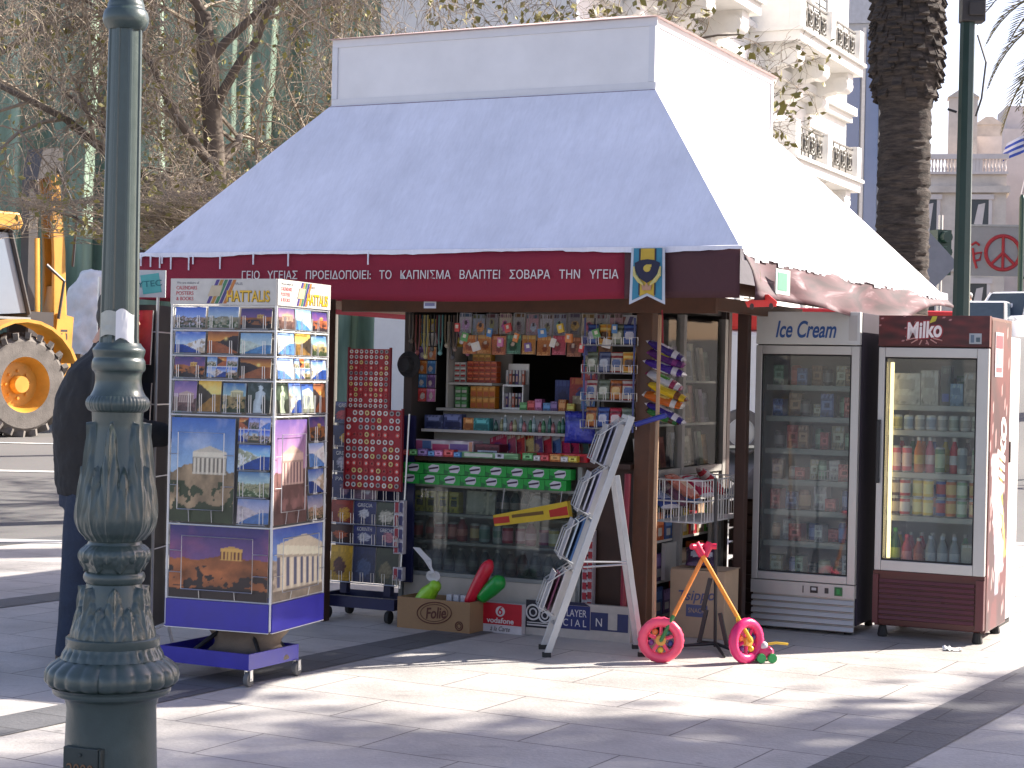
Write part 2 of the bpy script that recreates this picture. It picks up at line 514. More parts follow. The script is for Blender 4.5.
def paving_material(name, c1, c2, mortar, bw=1.0, bh=0.5):
    m, nt, p = nodes_of(name)
    tc = nt.nodes.new('ShaderNodeTexCoord')
    mp = nt.nodes.new('ShaderNodeMapping'); mp.inputs['Rotation'].default_value = (0, 0, R(29))
    mp.inputs['Location'].default_value = (0.27, 0.08, 0)
    nt.links.new(tc.outputs['Object'], mp.inputs['Vector'])
    br = nt.nodes.new('ShaderNodeTexBrick')
    br.inputs['Scale'].default_value = 1.0
    br.inputs['Color1'].default_value = c1 + (1,); br.inputs['Color2'].default_value = c2 + (1,)
    br.inputs['Mortar'].default_value = mortar + (1,)
    br.inputs['Mortar Size'].default_value = 0.005; br.inputs['Mortar Smooth'].default_value = 0.3
    br.inputs['Brick Width'].default_value = bw; br.inputs['Row Height'].default_value = bh
    nt.links.new(mp.outputs['Vector'], br.inputs['Vector'])
    n1 = nt.nodes.new('ShaderNodeTexNoise'); n1.inputs['Scale'].default_value = 1.3; n1.inputs['Detail'].default_value = 9; n1.inputs['Roughness'].default_value = 0.7
    n2 = nt.nodes.new('ShaderNodeTexNoise'); n2.inputs['Scale'].default_value = 45; n2.inputs['Detail'].default_value = 5
    n3 = nt.nodes.new('ShaderNodeTexNoise'); n3.inputs['Scale'].default_value = 3.4; n3.inputs['Detail'].default_value = 3
    for n in (n1, n2): nt.links.new(tc.outputs['Object'], n.inputs['Vector'])
    # long scuff marks along the walking direction
    mp2 = nt.nodes.new('ShaderNodeMapping'); mp2.inputs['Scale'].default_value = (1, 3.5, 1); mp2.inputs['Rotation'].default_value = (0, 0, R(40))
    nt.links.new(tc.outputs['Object'], mp2.inputs['Vector']); nt.links.new(mp2.outputs['Vector'], n3.inputs['Vector'])
    r1 = nt.nodes.new('ShaderNodeMapRange'); r1.inputs[1].default_value = .3; r1.inputs[2].default_value = .72; r1.inputs[3].default_value = .66; r1.inputs[4].default_value = 1.1
    nt.links.new(n1.outputs['Fac'], r1.inputs[0])
    r3 = nt.nodes.new('ShaderNodeMapRange'); r3.inputs[1].default_value = .62; r3.inputs[2].default_value = .78; r3.inputs[3].default_value = 1; r3.inputs[4].default_value = .72
    nt.links.new(n3.outputs['Fac'], r3.inputs[0])
    r2 = nt.nodes.new('ShaderNodeMapRange'); r2.inputs[3].default_value = .85; r2.inputs[4].default_value = 1.15
    nt.links.new(n2.outputs['Fac'], r2.inputs[0])
    m1 = nt.nodes.new('ShaderNodeMath'); m1.operation = 'MULTIPLY'; nt.links.new(r1.outputs[0], m1.inputs[0]); nt.links.new(r2.outputs[0], m1.inputs[1])
    m2 = nt.nodes.new('ShaderNodeMath'); m2.operation = 'MULTIPLY'; nt.links.new(m1.outputs[0], m2.inputs[0]); nt.links.new(r3.outputs[0], m2.inputs[1])
    # trodden gum and drip spots
    vo = nt.nodes.new('ShaderNodeTexVoronoi'); vo.inputs['Scale'].default_value = 2.6; nt.links.new(tc.outputs['Object'], vo.inputs['Vector'])
    rv = nt.nodes.new('ShaderNodeMapRange'); rv.inputs[1].default_value = .035; rv.inputs[2].default_value = .06; rv.inputs[3].default_value = .62; rv.inputs[4].default_value = 1
    nt.links.new(vo.outputs['Distance'], rv.inputs[0])
    m4 = nt.nodes.new('ShaderNodeMath'); m4.operation = 'MULTIPLY'; nt.links.new(m2.outputs[0], m4.inputs[0]); nt.links.new(rv.outputs[0], m4.inputs[1]); m2 = m4
    sv = nt.nodes.new('ShaderNodeVectorMath'); sv.operation = 'SCALE'
    nt.links.new(br.outputs['Color'], sv.inputs[0]); nt.links.new(m2.outputs[0], sv.inputs['Scale'])
    nt.links.new(sv.outputs[0], p.inputs['Base Color'])
    rr = nt.nodes.new('ShaderNodeMapRange'); rr.inputs[3].default_value = .42; rr.inputs[4].default_value = .75
    nt.links.new(n1.outputs['Fac'], rr.inputs[0]); nt.links.new(rr.outputs[0], p.inputs['Roughness'])
    b = nt.nodes.new('ShaderNodeBump'); b.inputs['Strength'].default_value = 0.35; b.inputs['Distance'].default_value = 0.01
    ad = nt.nodes.new('ShaderNodeMath'); ad.operation = 'MULTIPLY_ADD'; ad.inputs[1].default_value = -1.2
    nt.links.new(br.outputs['Fac'], ad.inputs[0]); nt.links.new(n2.outputs['Fac'], ad.inputs[2])
    nt.links.new(ad.outputs[0], b.inputs['Height']); nt.links.new(b.outputs['Normal'], p.inputs['Normal'])
    return m
M['paving'] = paving_material('pale stone paving', (0.52, 0.49, 0.46), (0.47, 0.445, 0.42), (0.17, 0.155, 0.145))
M['paving_dark'] = paving_material('dark stone paving', (0.16, 0.16, 0.165), (0.13, 0.13, 0.135), (0.06, 0.06, 0.06), 0.6, 0.33)
g = MB()
poly = [(-45, -8), (45, -8), (45, 18.2), (2.5, 18.2), (-1.5, 16.2), (-45, 16.2)]
n = len(poly)
g.add([(x, y, 0) for x, y in poly] + [(x, y, -.3) for x, y in poly], [tuple(range(n))] + [(k, n + k, n + (k + 1) % n, (k + 1) % n) for k in range(n)])
struct('plaza_paving', g, M['paving'])
# kerb of the plaza towards the street
g = MB()
kl = [(-45, 16.2), (-1.5, 16.2), (2.5, 18.2), (45, 18.2)]
for (x0, y0), (x1, y1) in zip(kl, kl[1:]):
    d = Vector((x1 - x0, y1 - y0, 0)).normalized(); nn = Vector((-d.y, d.x, 0))
    a = Vector((x0, y0, 0)); b = Vector((x1, y1, 0))
    for z0, z1, o0, o1 in ((-.3, .006, .003, .3),):
        q = [a + nn * o0, b + nn * o0, b + nn * o1, a + nn * o1]
        g.add([tuple(v + Vector((0, 0, z0))) for v in q] + [tuple(v + Vector((0, 0, z1))) for v in q], [(4, 5, 6, 7), (0, 1, 5, 4), (3, 7, 6, 2), (0, 4, 7, 3), (1, 2, 6, 5)])
struct('kerb', g, mat('kerb stone', (0.5, 0.49, 0.47), 0.7, bump=.2))
# dark bands in the paving, 4 mm above the slabs
g = MB()
def band(p, q, w, z=0.004):
    p = Vector(p + (0,)); q = Vector(q + (0,)); d = (q - p).normalized(); nn = Vector((-d.y, d.x, 0)) * w / 2
    g.add([tuple(v + Vector((0, 0, z))) for v in (p - nn, q - nn, q + nn, p + nn)], [(0, 1, 2, 3)])
e2p = Vector((math.sin(R(31)), math.cos(R(31)), 0)); e1p = Vector((e2p.y, -e2p.x, 0))
def PB(base, s, t): v = Vector(base + (0,)) + e1p * s + e2p * t; return (v.x, v.y)
for k in (-4, -3, -2, 0, 1, 2, 3):
    b0 = (2.42, 9.07) if k >= 0 else (-0.88, 10.2)
    off = k * 3.1 if k >= 0 else (k + 2) * 3.1
    band(PB(b0, off, -14), PB(b0, off, 8.5 if k < 0 else 9.0), 0.33)
for k in (-1, 0):
    b0 = (1.45, 7.38)
    band(PB(b0, -.1, k * 3.1), PB(b0, 20, k * 3.1), 0.30, 0.008)
struct('dark_paving_band', g, M['paving_dark'])
# painted lines and wheel marks on the street
g = MB()
for yy in (22.6, 26.2):
    vs = []; N = 30
    for k in range(N + 1):
        x = -40 + k * (38 / N)
        vs += [(x, yy, ground_z(x, yy) + .006), (x, yy + .16, ground_z(x, yy + .16) + .006)]
    g.add(vs, [(2 * k, 2 * k + 2, 2 * k + 3, 2 * k + 1) for k in range(N)])
struct('road_line', g, mat('worn road paint', (0.6, 0.59, 0.56), 0.7, var=.15))

# ------------------------------------------------------------------ far buildings
M['stucco_white'] = mat('white stucco', (0.78, 0.76, 0.72), 0.8, var=.05, bump=.05)
M['stone_beige'] = mat('old beige stone', (0.58, 0.51, 0.44), 0.9, var=.2, scale=1.2, bump=.2, bscale=12)  # far stone colours lightened to stand in for distance haze
M['stone_pink'] = mat('pinkish plaster', (0.62, 0.55, 0.51), 0.9, var=.14, scale=.8, bump=.1)
M['win_dark'] = mat('dark window glass', (0.03, 0.035, 0.045), 0.12, var=.1)
M['win_blue'] = mat('blue glass facade', S(98, 118, 160), 0.15, var=.1, scale=.8)
M['mull'] = mat('pale mullion', (0.6, 0.6, 0.62), 0.4)
M['iron'] = mat('ornamental ironwork', (0.10, 0.095, 0.08), 0.55)
M['shutter'] = mat('grey green shutter', (0.45, 0.46, 0.44), 0.6)

# white balconied building: local x = outward from the sunny facade, local y along it (0 = far end)
bl = thing('white_building', 'white neoclassical building with iron balconies on its sunlit facade', 'building', K(-9.6, 40.3, 0), -TH)
w = MB(); w.box(-4.2, 0, -20, -1.6, -1, 13.6); w.build('wall', M['stucco_white'], bl)
co = MB()
for z in (4.6, 9.0, 13.2):
    co.box(0.002, .28, -19.9, -1.5, z, z + .22); co.box(0.002, .16, -19.9, -1.55, z - .18, z - .002)
co.build('cornice', M['stucco_white'], bl)
# window openings with surrounds, shutters and glass
for fl, z in enumerate((1.2, 5.6, 10.0)):
    for j, y in enumerate((-4.6, -9.8, -15)):
        wf = MB()
        wf.box(.003, .12, y - .85, y - .62, z, z + 2.6); wf.box(.003, .12, y + .62, y + .85, z, z + 2.6)
        wf.box(.003, .16, y - .95, y + .95, z + 2.601, z + 2.85); wf.box(.003, .2, y - .9, y + .9, z - .14, z - .002)
        wo = wf.build('window', M['stucco_white'], bl)
        p = MB(); p.box(.002, .02, y - .6, y + .6, z + .002, z + 2.58); p.build('pane', M['win_dark'], wo)
        sh = MB()
        for s in (-1, 1):
            for k in range(12): sh.box(.025, .06, y + s * .33 - .27, y + s * .33 + .27, z + .05 + k * .21, z + .05 + k * .21 + .17)
        sh.build('shutter', M['shutter'], wo)
def iron_panel(g, y0, y1, x, z0, z1):
    g.box(x - .02, x + .02, y0, y1, z1 - .05, z1); g.box(x - .02, x + .02, y0, y1, z0, z0 + .05)
    nn = max(2, int((y1 - y0) / .5))
    for k in range(nn):
        c = y0 + (k + .5) * (y1 - y0) / nn; zc = (z0 + z1) / 2; r = min((y1 - y0) / nn, z1 - z0) * .36
        g.torus((x, c, zc), r, .03, 14, 5, axis='X'); g.torus((x, c, zc), r * .5, .028, 10, 5, axis='X')
        g.box(x - .015, x + .015, c - r - .1, c - r - .06, z0, z1)
        for a in (.8, 2.3, 4, 5.5):
            g.tube([(x, c + r * math.cos(a) * .5, zc + r * math.sin(a) * .5), (x, c + r * 1.5 * math.cos(a), zc + r * 1.35 * math.sin(a))], .026, 5)
for z, y0, y1 in ((9.55, -10.1, -4.6), (6.55, -10.3, -4.6), (9.55, -18.5, -13)):
    sl = MB(); sl.box(.002, 1.25, y0, y1, z, z + .24); sl.box(.002, 1.34, y0 - .06, y1 + .06, z + .241, z + .32)
    slab = sl.build('balcony', M['stucco_white'], bl)
    for k in range(3):
        br = MB(); yc = y0 + .6 + k * (y1 - y0 - 1.2) / 2
        br.prism([(.002, z - 1.0), (.3, z - .95), (.42, z - .55), (.85, z - .45), (1.1, z - .2), (1.1, z - .002), (.002, z - .002)], yc - .22, yc + .22)
        br.lathe([(.02, -.27), (.2, -.27), (.24, 0), (.2, .27), (.02, .27)], 12, c=(.9, yc, z - .3), axis='Y')
        br.lathe([(.02, -.27), (.16, -.27), (.2, 0), (.16, .27), (.02, .27)], 12, c=(.3, yc, z - .75), axis='Y')
        br.build('bracket', M['stucco_white'], slab, 40)
    for yp in (y0, (y0 + y1) / 2 - .2, y1 - .35): pi = MB(); pi.box(.98, 1.26, yp, yp + .35, z + .322, z + 1.15); pi.build('parapet_pier', M['stucco_white'], slab)
    for yp in (y0, y1 - .22): pi = MB(); pi.box(.002, .978, yp, yp + .22, z + .322, z + 1.1); pi.build('parapet_side', M['stucco_white'], slab)
    #pi.box(.002, .978, y0, y0 + .22, z + .322, z + 1.1); pi.box(.002, .978, y1 - .22, y1, z + .322, z + 1.1)
    ir = MB(); iron_panel(ir, y0 + .37, (y0 + y1) / 2 - .22, 1.12, z + .36, z + 1.1); iron_panel(ir, (y0 + y1) / 2 + .17, y1 - .37, 1.12, z + .36, z + 1.1)
    ir.build('railing', M['iron'], slab)

# blue glass office block behind it
bb = thing('office_block', 'grey blue office block with vertical glazing strips behind the white building', 'building', (15.2, 78, 0), R(-14))
w = MB(); w.box(-2.2, 1.9, 0, 12, 0, 18.2); w.box(-2.3, 2.0, -.15, 12.1, 17.2, 19.0); w.build('wall', mat('grey concrete cladding', (0.40, 0.43, 0.5), .7), bb)
gl = MB()
for x in (-1.75, -.95, -.15, .65): gl.box(x, x + .55, -.10, -.002, 1, 16.8)
gl.build('glazing', M['win_blue'], bb)
mu = MB()
for x in (-2.1, -1.12, -.32, .48, 1.35): mu.box(x, x + .14, -.16, -.101, 0, 17)
mu.build('mullion', M['mull'], bb)

# pale building behind the kiosk roof
pb = thing('apartment_block', 'pale cream apartment block seen through bare twigs above the kiosk roof', 'building', (-4.6, 58, 0), R(4))
w = MB(); w.box(-1.5, 14, 0, 10, 0, 21); w.build('wall', mat('cream plaster', (0.66, 0.58, 0.44), .85, var=.06), pb)
for j in range(5):
    for k in range(5):
        x = .2 + j * 2.6; z = 2 + k * 3.6
        fr = MB(); fr.box(x - .1, x + 1.5, -.12, -.002, z - .15, z - .02); fr.box(x - .1, x, -.1, -.002, z - .018, z + 2); fr.box(x + 1.4, x + 1.5, -.1, -.002, z - .018, z + 2); fr.box(x - .1, x + 1.5, -.1, -.002, z + 2.002, z + 2.12)
        fo = fr.build('window', M['stucco_white'], pb)
        p = MB(); p.box(x + .002, x + 1.398, -.03, -.003, z, z + 1.998); p.build('pane', M['win_dark'], fo)

# beige building with balustrade
be = thing('stone_building', 'beige stone building with roof balustrade and chimneys beyond the palm trunk', 'building', (23.8, 108, 3), R(-12))
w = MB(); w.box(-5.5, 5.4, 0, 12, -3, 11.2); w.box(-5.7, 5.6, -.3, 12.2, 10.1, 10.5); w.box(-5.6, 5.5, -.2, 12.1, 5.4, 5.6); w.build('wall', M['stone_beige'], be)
ba = MB(); ba.box(-5.6, 5.5, -.25, .1, 12.1, 12.4); ba.box(-5.6, 5.5, -.25, .1, 11.202, 11.35)
for k in range(54):
    x = -5.4 + k * .2
    if int(x) % 3 == 0: ba.box(x, x + .19, -.2, .05, 11.352, 12.098)
    else: ba.lathe([(.05, 0), (.08, .2), (.04, .45), (.07, .745)], 6, c=(x + .1, -.07, 11.352))
ba.build('balustrade', M['stone_pink'], be)
for k, (x, y, sx, h) in enumerate(((-3.3, 3, .7, 3.5), (2.9, 2.5, .85, 4.6), (4.6, 6, .8, 3.4))):
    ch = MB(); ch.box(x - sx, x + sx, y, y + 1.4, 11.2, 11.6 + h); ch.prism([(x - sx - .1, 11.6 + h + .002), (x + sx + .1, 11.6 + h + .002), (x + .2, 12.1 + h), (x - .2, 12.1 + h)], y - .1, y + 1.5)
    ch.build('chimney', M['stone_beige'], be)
for q in ((-5, -1.4, 4, 9, 11.2, 13.8), (3.6, 5.3, 4, 9, 11.2, 14.0)): rc = MB(); rc.box(*q); rc.build('roof_hut', M['stone_pink'], be)
for k, x in enumerate((-3.0, 0.9, 3.9)):
    for z in (7.6, 2.6):
        fr = MB(); fr.box(x - .75, x + .75, -.2, -.002, z - .25, z - .05); fr.box(x - .7, x - .5, -.15, -.002, z - .048, z + 2.1); fr.box(x + .5, x + .7, -.15, -.002, z - .048, z + 2.1); fr.box(x - .8, x + .8, -.2, -.002, z + 2.102, z + 2.4)
        fo = fr.build('window', M['stone_pink'], be)
        p = MB(); p.box(x - .498, x + .498, -.05, -.003, z - .04, z + 2.1); p.build('pane', M['win_dark'], fo)
        cu = MB(); cu.prism([(x - .35, z + .5), (x + .1, z + .1), (x + .3, z + 1.9), (x - .1, z + 1.8)], -.07, -.055); cu.build('curtain', M['stone_pink'], fo)
for y in (3, 7):
    for z in (7.0, 2.6):
        p = MB(); p.box(5.403, 5.45, y - .5, y + .5, z, z + 2.1); p.build('window', M['win_dark'], be)
# tall grey block further right
tb = thing('grey_building', 'weathered grey building at the far right under the palm frond', 'building', (38, 118, 3), R(-6))
w = MB(); w.box(-6, 14, 0, 14, -3, 15.6); w.box(-5.5, -3, 2, 6, 15.6, 17.4); w.box(-1, 4, 3, 7, 15.6, 18.6); w.build('wall', M['stone_pink'], tb)
for j in range(4):
    for k in range(3):
        x = -4.6 + j * 2.6; z = 1.5 + k * 4.2
        p = MB(); p.box(x, x + 1.2, -.12, -.002, z, z + 2.2); p.build('window', M['win_dark'], tb)

# building wrapped in green debris cloth: long hanging folds
def cloth(u, v):
    x = -17.0 + 16.5 * u; z = 18 * v
    ph = x * 3.1 + .9 * math.sin(x * .7) + .25 * math.sin(z * .22 + x)
    f = .30 * math.sin(ph) + .16 * math.sin(ph * 2.3 + .4 * z * .3 + 1) + .07 * math.sin(ph * 5.1 + 2)
    f *= .55 + .6 * noise.noise(Vector((x * .35, z * .06, 3))) + .35
    f += .10 * noise.noise(Vector((x * 1.5, z * .35, 1)))
    return (x + .12 * math.sin(z * .3 + x), f, z)
gb = thing('scaffolded_building', 'building wrapped in hanging pale green debris cloth behind the bare tree', 'building', (-2.4, 45.0, 0), R(29))
cl = MB(); cl.grid(cloth, 520, 40)
def cloth_material():
    m, nt, p = nodes_of('green debris cloth')
    tc = nt.nodes.new('ShaderNodeTexCoord')
    mp = nt.nodes.new('ShaderNodeMapping'); mp.inputs['Scale'].default_value = (1.1, 0.2, 0.12)
    nz = nt.nodes.new('ShaderNodeTexNoise'); nz.inputs['Scale'].default_value = 2.2; nz.inputs['Detail'].default_value = 7
    nt.links.new(tc.outputs['Object'], mp.inputs['Vector']); nt.links.new(mp.outputs['Vector'], nz.inputs['Vector'])
    cr = nt.nodes.new('ShaderNodeValToRGB')
    cr.color_ramp.elements[0].position = .3; cr.color_ramp.elements[0].color = S(70, 94, 78) + (1,)
    cr.color_ramp.elements[1].position = .7; cr.color_ramp.elements[1].color = S(178, 202, 178) + (1,)
    nt.links.new(nz.outputs['Fac'], cr.inputs[0]); nt.links.new(cr.outputs[0], p.inputs['Base Color'])
    p.inputs['Roughness'].default_value = .75
    return m
cl.build('debris_cloth', cloth_material(), gb, 80)
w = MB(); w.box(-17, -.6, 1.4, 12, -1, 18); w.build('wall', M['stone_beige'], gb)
sc_ = MB()
for k in range(9):
    x = -16.5 + k * 2; sc_.tube([(x, .75, -.5), (x, .75, 18.5)], .05, 6)
for z in (2, 5, 8, 11, 14, 17): sc_.tube([(-16.9, .8, z), (-.7, .8, z)], .05, 6)
sc_.build('scaffold', M['black'], gb)

# ------------------------------------------------------------------ street things far right
hb = thing('hoarding', 'grey street hoarding sprayed with a red peace sign', 'hoarding', (18.5, 62, ground_z(18.5, 62) + .6), R(-4))
w = MB(); w.box(-3.2, 5.5, 0, .12, 1.95, 3.65); w.build('panel', mat('grey painted panel', (0.20, 0.205, 0.22), .7, var=.08), hb)
po = MB(); 
for x in (-3.1, -.5, 2.2, 5.0): po.box(x, x + .12, .122, .24, -1, 3.6)
po.box(-3.3, 5.6, -.03, .15, 3.652, 3.72); po.build('frame', mat('grey steel post', (0.25, 0.26, 0.27), .6), hb)
M['spray'] = mat('red spray paint', S(136, 34, 44), .8, var=.15, scale=20)
ps = MB(); cx, cz, r = -1.67, 2.75, .58
ps.torus((cx, -.012, cz), r, .065, 40, 6)
for a in (90, -90, -45, -135): ps.tube([(cx, -.012, cz), (cx + r * math.cos(R(a)), -.012, cz + r * math.sin(R(a)))], .055, 6)
ps.build('peace_sign', M['spray'], hb)
sp = MB()
for pts in ([(-1.9, 3.0), (-1.75, 3.1), (-1.62, 3.0)], [(-1.85, 2.9), (-1.8, 2.5), (-1.7, 2.2)], [(-1.8, 2.7), (-1.55, 2.75), (-1.6, 2.5), (-1.8, 2.45)], [(.62, 2.3), (.8, 2.9), (1.0, 2.3), (1.2, 2.9)], [(.7, 3.2), (.95, 3.35), (1.15, 3.15), (.9, 3.05), (.75, 3.2)]):
    sp.tube([(x - .85, -.012, z) for x, z in pts], .045, 5)
sp.build('graffiti', M['spray'], hb)
# direction sign seen from behind and a signal head
sg = thing('road_sign', 'grey back of a diamond road sign on a pole beside the palm trunk', 'sign', (7.1, 31, ground_z(7.1, 31)), 0)
w = MB(); w.tube([(0, 0, 0), (0, 0, 2.6)], .035, 8); w.build('pole', M['silver'], sg)
w = MB(); w.prism([(0, 1.55), (.52, 2.1), (0, 2.65), (-.52, 2.1)], -.06, -.036); w.build('plate', mat('sign back', (0.24, 0.25, 0.28), .5), sg)
tl = thing('traffic_light', 'small dark green traffic light on a slim pole beyond the awning', 'traffic light', (8.5, 36, ground_z(8.5, 36)), R(20))
w = MB(); w.tube([(0, 0, 0), (0, 0, 2.55)], .05, 8); w.build('pole', M['silver'], tl)
w = MB(); w.box(-.16, .16, -.15, .15, 1.35, 2.25)
for k in range(3): w.lathe([(.11, -.12), (.12, 0), (.10, 0)], 12, c=(0, -.152, 1.5 + k * .3), axis='Y')
w.build('signal_head', mat('dark green plastic', S(30, 60, 50), .5), tl)

# dark slim pole before the green cloth, left of the roof box
dp = thing('pole', 'dark slim pole standing behind the kiosk left of its roof box', 'pole', (-2.62, 26.0, ground_z(-2.62, 26)), 0)
g = MB(); g.lathe([(.10, 0), (.085, 3), (.08, 9)], 10); g.build('shaft', M['iron'], dp, 40)
g = MB(); g.lathe([(.15, 0), (.15, .4), (.11, .5)], 10); g.build('foot', M['iron'], dp, 40)
# flags at the far right
for nm, x, z, cols, lab in (('flag', 31.4, 17.6, [(60, 90, 190), (225, 228, 240)], 'blue and white flag on a roof pole at the far right'), ('flag', 34.0, 16.2, [(200, 40, 60), (200, 40, 60)], 'red flag below the blue flag at the far right')):
    ft = thing(nm, lab, 'flag', (x, 112, z - 4), R(-10))
    w = MB(); w.tube([(0, 0, 0), (.9, 0, 4.2)], .04, 6); w.build('pole', M['white_panel'], ft)
    w = MB()
    def ff(u, v): return (.8 - .5 * (1 - v) - 1.7 * u, .22 * math.sin(u * 7 + v), 4.0 - 1.3 * (1 - v) - .8 * u)
    NV = 6; w.grid(ff, 12, NV, [S(*cols[(k // 12) % 2]) for k in range(12 * NV)])
    fo = w.build('cloth', M['print_matt'], ft, 60)
# ------------------------------------------------------------------ trees
M['bark_grey'] = mat('grey brown bark', (0.12, 0.095, 0.075), 0.9, var=.3, scale=5, bump=.4, bscale=25)
M['twig'] = mat('pale bare twig', (0.26, 0.21, 0.155), 0.8, var=.3, scale=4)
M['leaf_olive'] = mat('olive leaf', S(126, 120, 62), 0.6, var=.35, scale=2.5)
M['leaf_dark'] = mat('dark evergreen leaf', (0.05, 0.08, 0.03), 0.6, var=.3, scale=1.5)
def palm_bark():
    m, nt, p = nodes_of('palm trunk bark')
    tc = nt.nodes.new('ShaderNodeTexCoord'); mp = nt.nodes.new('ShaderNodeMapping'); mp.inputs['Scale'].default_value = (1, 1, 6)
    nz = nt.nodes.new('ShaderNodeTexNoise'); nz.inputs['Scale'].default_value = 5.5; nz.inputs['Detail'].default_value = 7; nz.inputs['Roughness'].default_value = .7
    nt.links.new(tc.outputs['Object'], mp.inputs['Vector']); nt.links.new(mp.outputs['Vector'], nz.inputs['Vector'])
    cr = nt.nodes.new('ShaderNodeValToRGB'); e = cr.color_ramp.elements
    e[0].position = .34; e[0].color = (.010, .008, .007, 1); e[1].position = .68; e[1].color = (.085, .066, .054, 1)
    nt.links.new(nz.outputs['Fac'], cr.inputs[0]); nt.links.new(cr.outputs[0], p.inputs['Base Color']); p.inputs['Roughness'].default_value = .95
    b = nt.nodes.new('ShaderNodeBump'); b.inputs['Strength'].default_value = .9; b.inputs['Distance'].default_value = .03
    nt.links.new(nz.outputs['Fac'], b.inputs['Height']); nt.links.new(b.outputs['Normal'], p.inputs['Normal'])
    return m
M['palm_bark'] = palm_bark()
M['frond'] = mat('palm frond', S(120, 108, 60), 0.55, var=.3, scale=3)
M['frond_green'] = mat('green palm frond', (0.07, 0.10, 0.04), 0.55, var=.3, scale=3)

def leaf_quads(mb, p, r, size, count, col=None, mi=0):
    for _ in range(count):
        c = Vector((r.gauss(0, 1), r.gauss(0, 1), r.gauss(0, 1))) * size * .5 + p
        a = Vector((r.gauss(0, 1), r.gauss(0, 1), r.gauss(0, 1) - .4)).normalized()
        b = a.cross(Vector((r.gauss(0, 1), r.gauss(0, 1), r.gauss(0, 1)))).normalized()
        s = size * r.uniform(.6, 1.2)
        t = c + a * s
        m = c + a * s * .5
        nn = a.cross(b) * s * .08
        mb.add([tuple(c), tuple(m + b * s * .32 + nn), tuple(t), tuple(m - b * s * .32 + nn)], [(0, 1, 2, 3)], col, mi)

def bare_tree(name, label, base, seed, trunk_r, height, spread, limbs, levels=3, leafy=.25, hang=.5, leaf_size=.07, lean=(0, 0), group=None, keep=None, clusters=2, curl=.5, many=(5, 8), zmin=0.0):
    r = random.Random(seed)
    t = thing(name, label, 'tree', base, 0, group)
    tr = MB(); cr = MB(); lf = MB()
    pts = []; rad = []
    N = 10
    for k in range(N + 1):
        f = k / N
        pts.append(Vector((lean[0] * f + .12 * math.sin(f * 5 + seed), lean[1] * f + .1 * math.cos(f * 4 + seed), height * f)))
        rad.append(trunk_r * (1.25 - .25 * min(1, f * 6)) * (1 - .45 * f) * (1 + .1 * math.sin(k * 2.3)))
    tr.tube(pts, rad, 12)
    def grow(p, d, L, rr, lev):
        n = 6 if lev else 8
        q = [p]; rs = [rr]
        dd = d.copy()
        for k in range(n):
            g = hang * (0.22 if lev >= 2 else .03)
            dd = (dd + Vector((r.gauss(0, .22 * curl * (1 + .3 * lev)), r.gauss(0, .22 * curl * (1 + .3 * lev)), r.gauss(0, .2 * curl) - g)) ).normalized()
            if q[-1].z < zmin and dd.z < 0: dd.z = abs(dd.z) * .6
            q.append(q[-1] + dd * L / n); rs.append(rr * (1 - .8 * (k + 1) / n))
        (tr if rr > .035 else cr).tube(q, rs, 7 if rr > .035 else (4 if rr > .008 else 3), cap=False)
        if lev >= levels:
            for _ in range(clusters):
                if r.random() < leafy: leaf_quads(lf, q[r.randint(2, n)], r, leaf_size, r.randint(1, 3))
            return
        m = r.randint(*many) if lev < levels - 1 else r.randint(many[0], many[1] + 1)
        for _ in range(m):
            i = r.randint(2, n)
            ax = Vector((r.gauss(0, 1), r.gauss(0, 1), r.gauss(0, .8))).normalized()
            nd = (dd * .45 + ax * .95 + Vector((0, 0, .15 if lev < 2 else -.25 * hang))).normalized()
            grow(q[i], nd, L * r.uniform(.38, .68), max(.0045, rs[i] * .6), lev + 1)
    for (f, az, up, L, rr) in limbs:
        i = int(f * N)
        d = Vector((math.cos(R(az)), math.sin(R(az)), math.tan(R(up)))).normalized()
        grow(pts[i], d, L * spread, rr, 0)
    to = tr.build('trunk', M['bark_grey'], t, 60)
    co = cr.build('crown', M['twig'], t)
    if lf.f: lf.build('leaves', M['leaf_olive'], t)
    return t

bare_tree('bare_tree', 'bare crooked tree with tangled hanging twigs left of the kiosk roof', (-3.3, 19.0, -.05), 11, .17, 5.4, 1.0,
          [(.55, 20, 35, 2.8, .075), (.62, 170, 25, 3.0, .08), (.72, 60, 20, 2.4, .06), (.78, 250, 20, 2.6, .06), (.82, 330, 40, 2.6, .06), (.9, 130, 45, 2.4, .06), (.58, 280, 15, 2.3, .05), (.7, 110, 12, 2.2, .05), (.95, 10, 55, 2.4, .055), (1, 200, 60, 2.4, .055), (.56, 300, 5, 1.9, .05), (.56, 200, 5, 1.8, .05)], levels=3, leafy=.07, hang=.85, leaf_size=.08, curl=.7, many=(8, 12), zmin=3.2)
bare_tree('bare_tree', 'bare tree with thin reaching branches at the left edge behind the lamp post', (-7.9, 22.5, .1), 23, .18, 7.8, 1.0,
          [(.66, 350, 28, 3.3, .07), (.7, 30, 22, 3.2, .07), (.75, 320, 12, 3.0, .06), (.8, 180, 20, 2.6, .06), (.86, 10, 5, 3.2, .055), (.92, 90, 30, 2.4, .05), (1, 340, 50, 2.4, .05), (1, 200, 60, 2.2, .05)], levels=3, leafy=.07, many=(6, 10), zmin=4.3, hang=.12, leaf_size=.08)
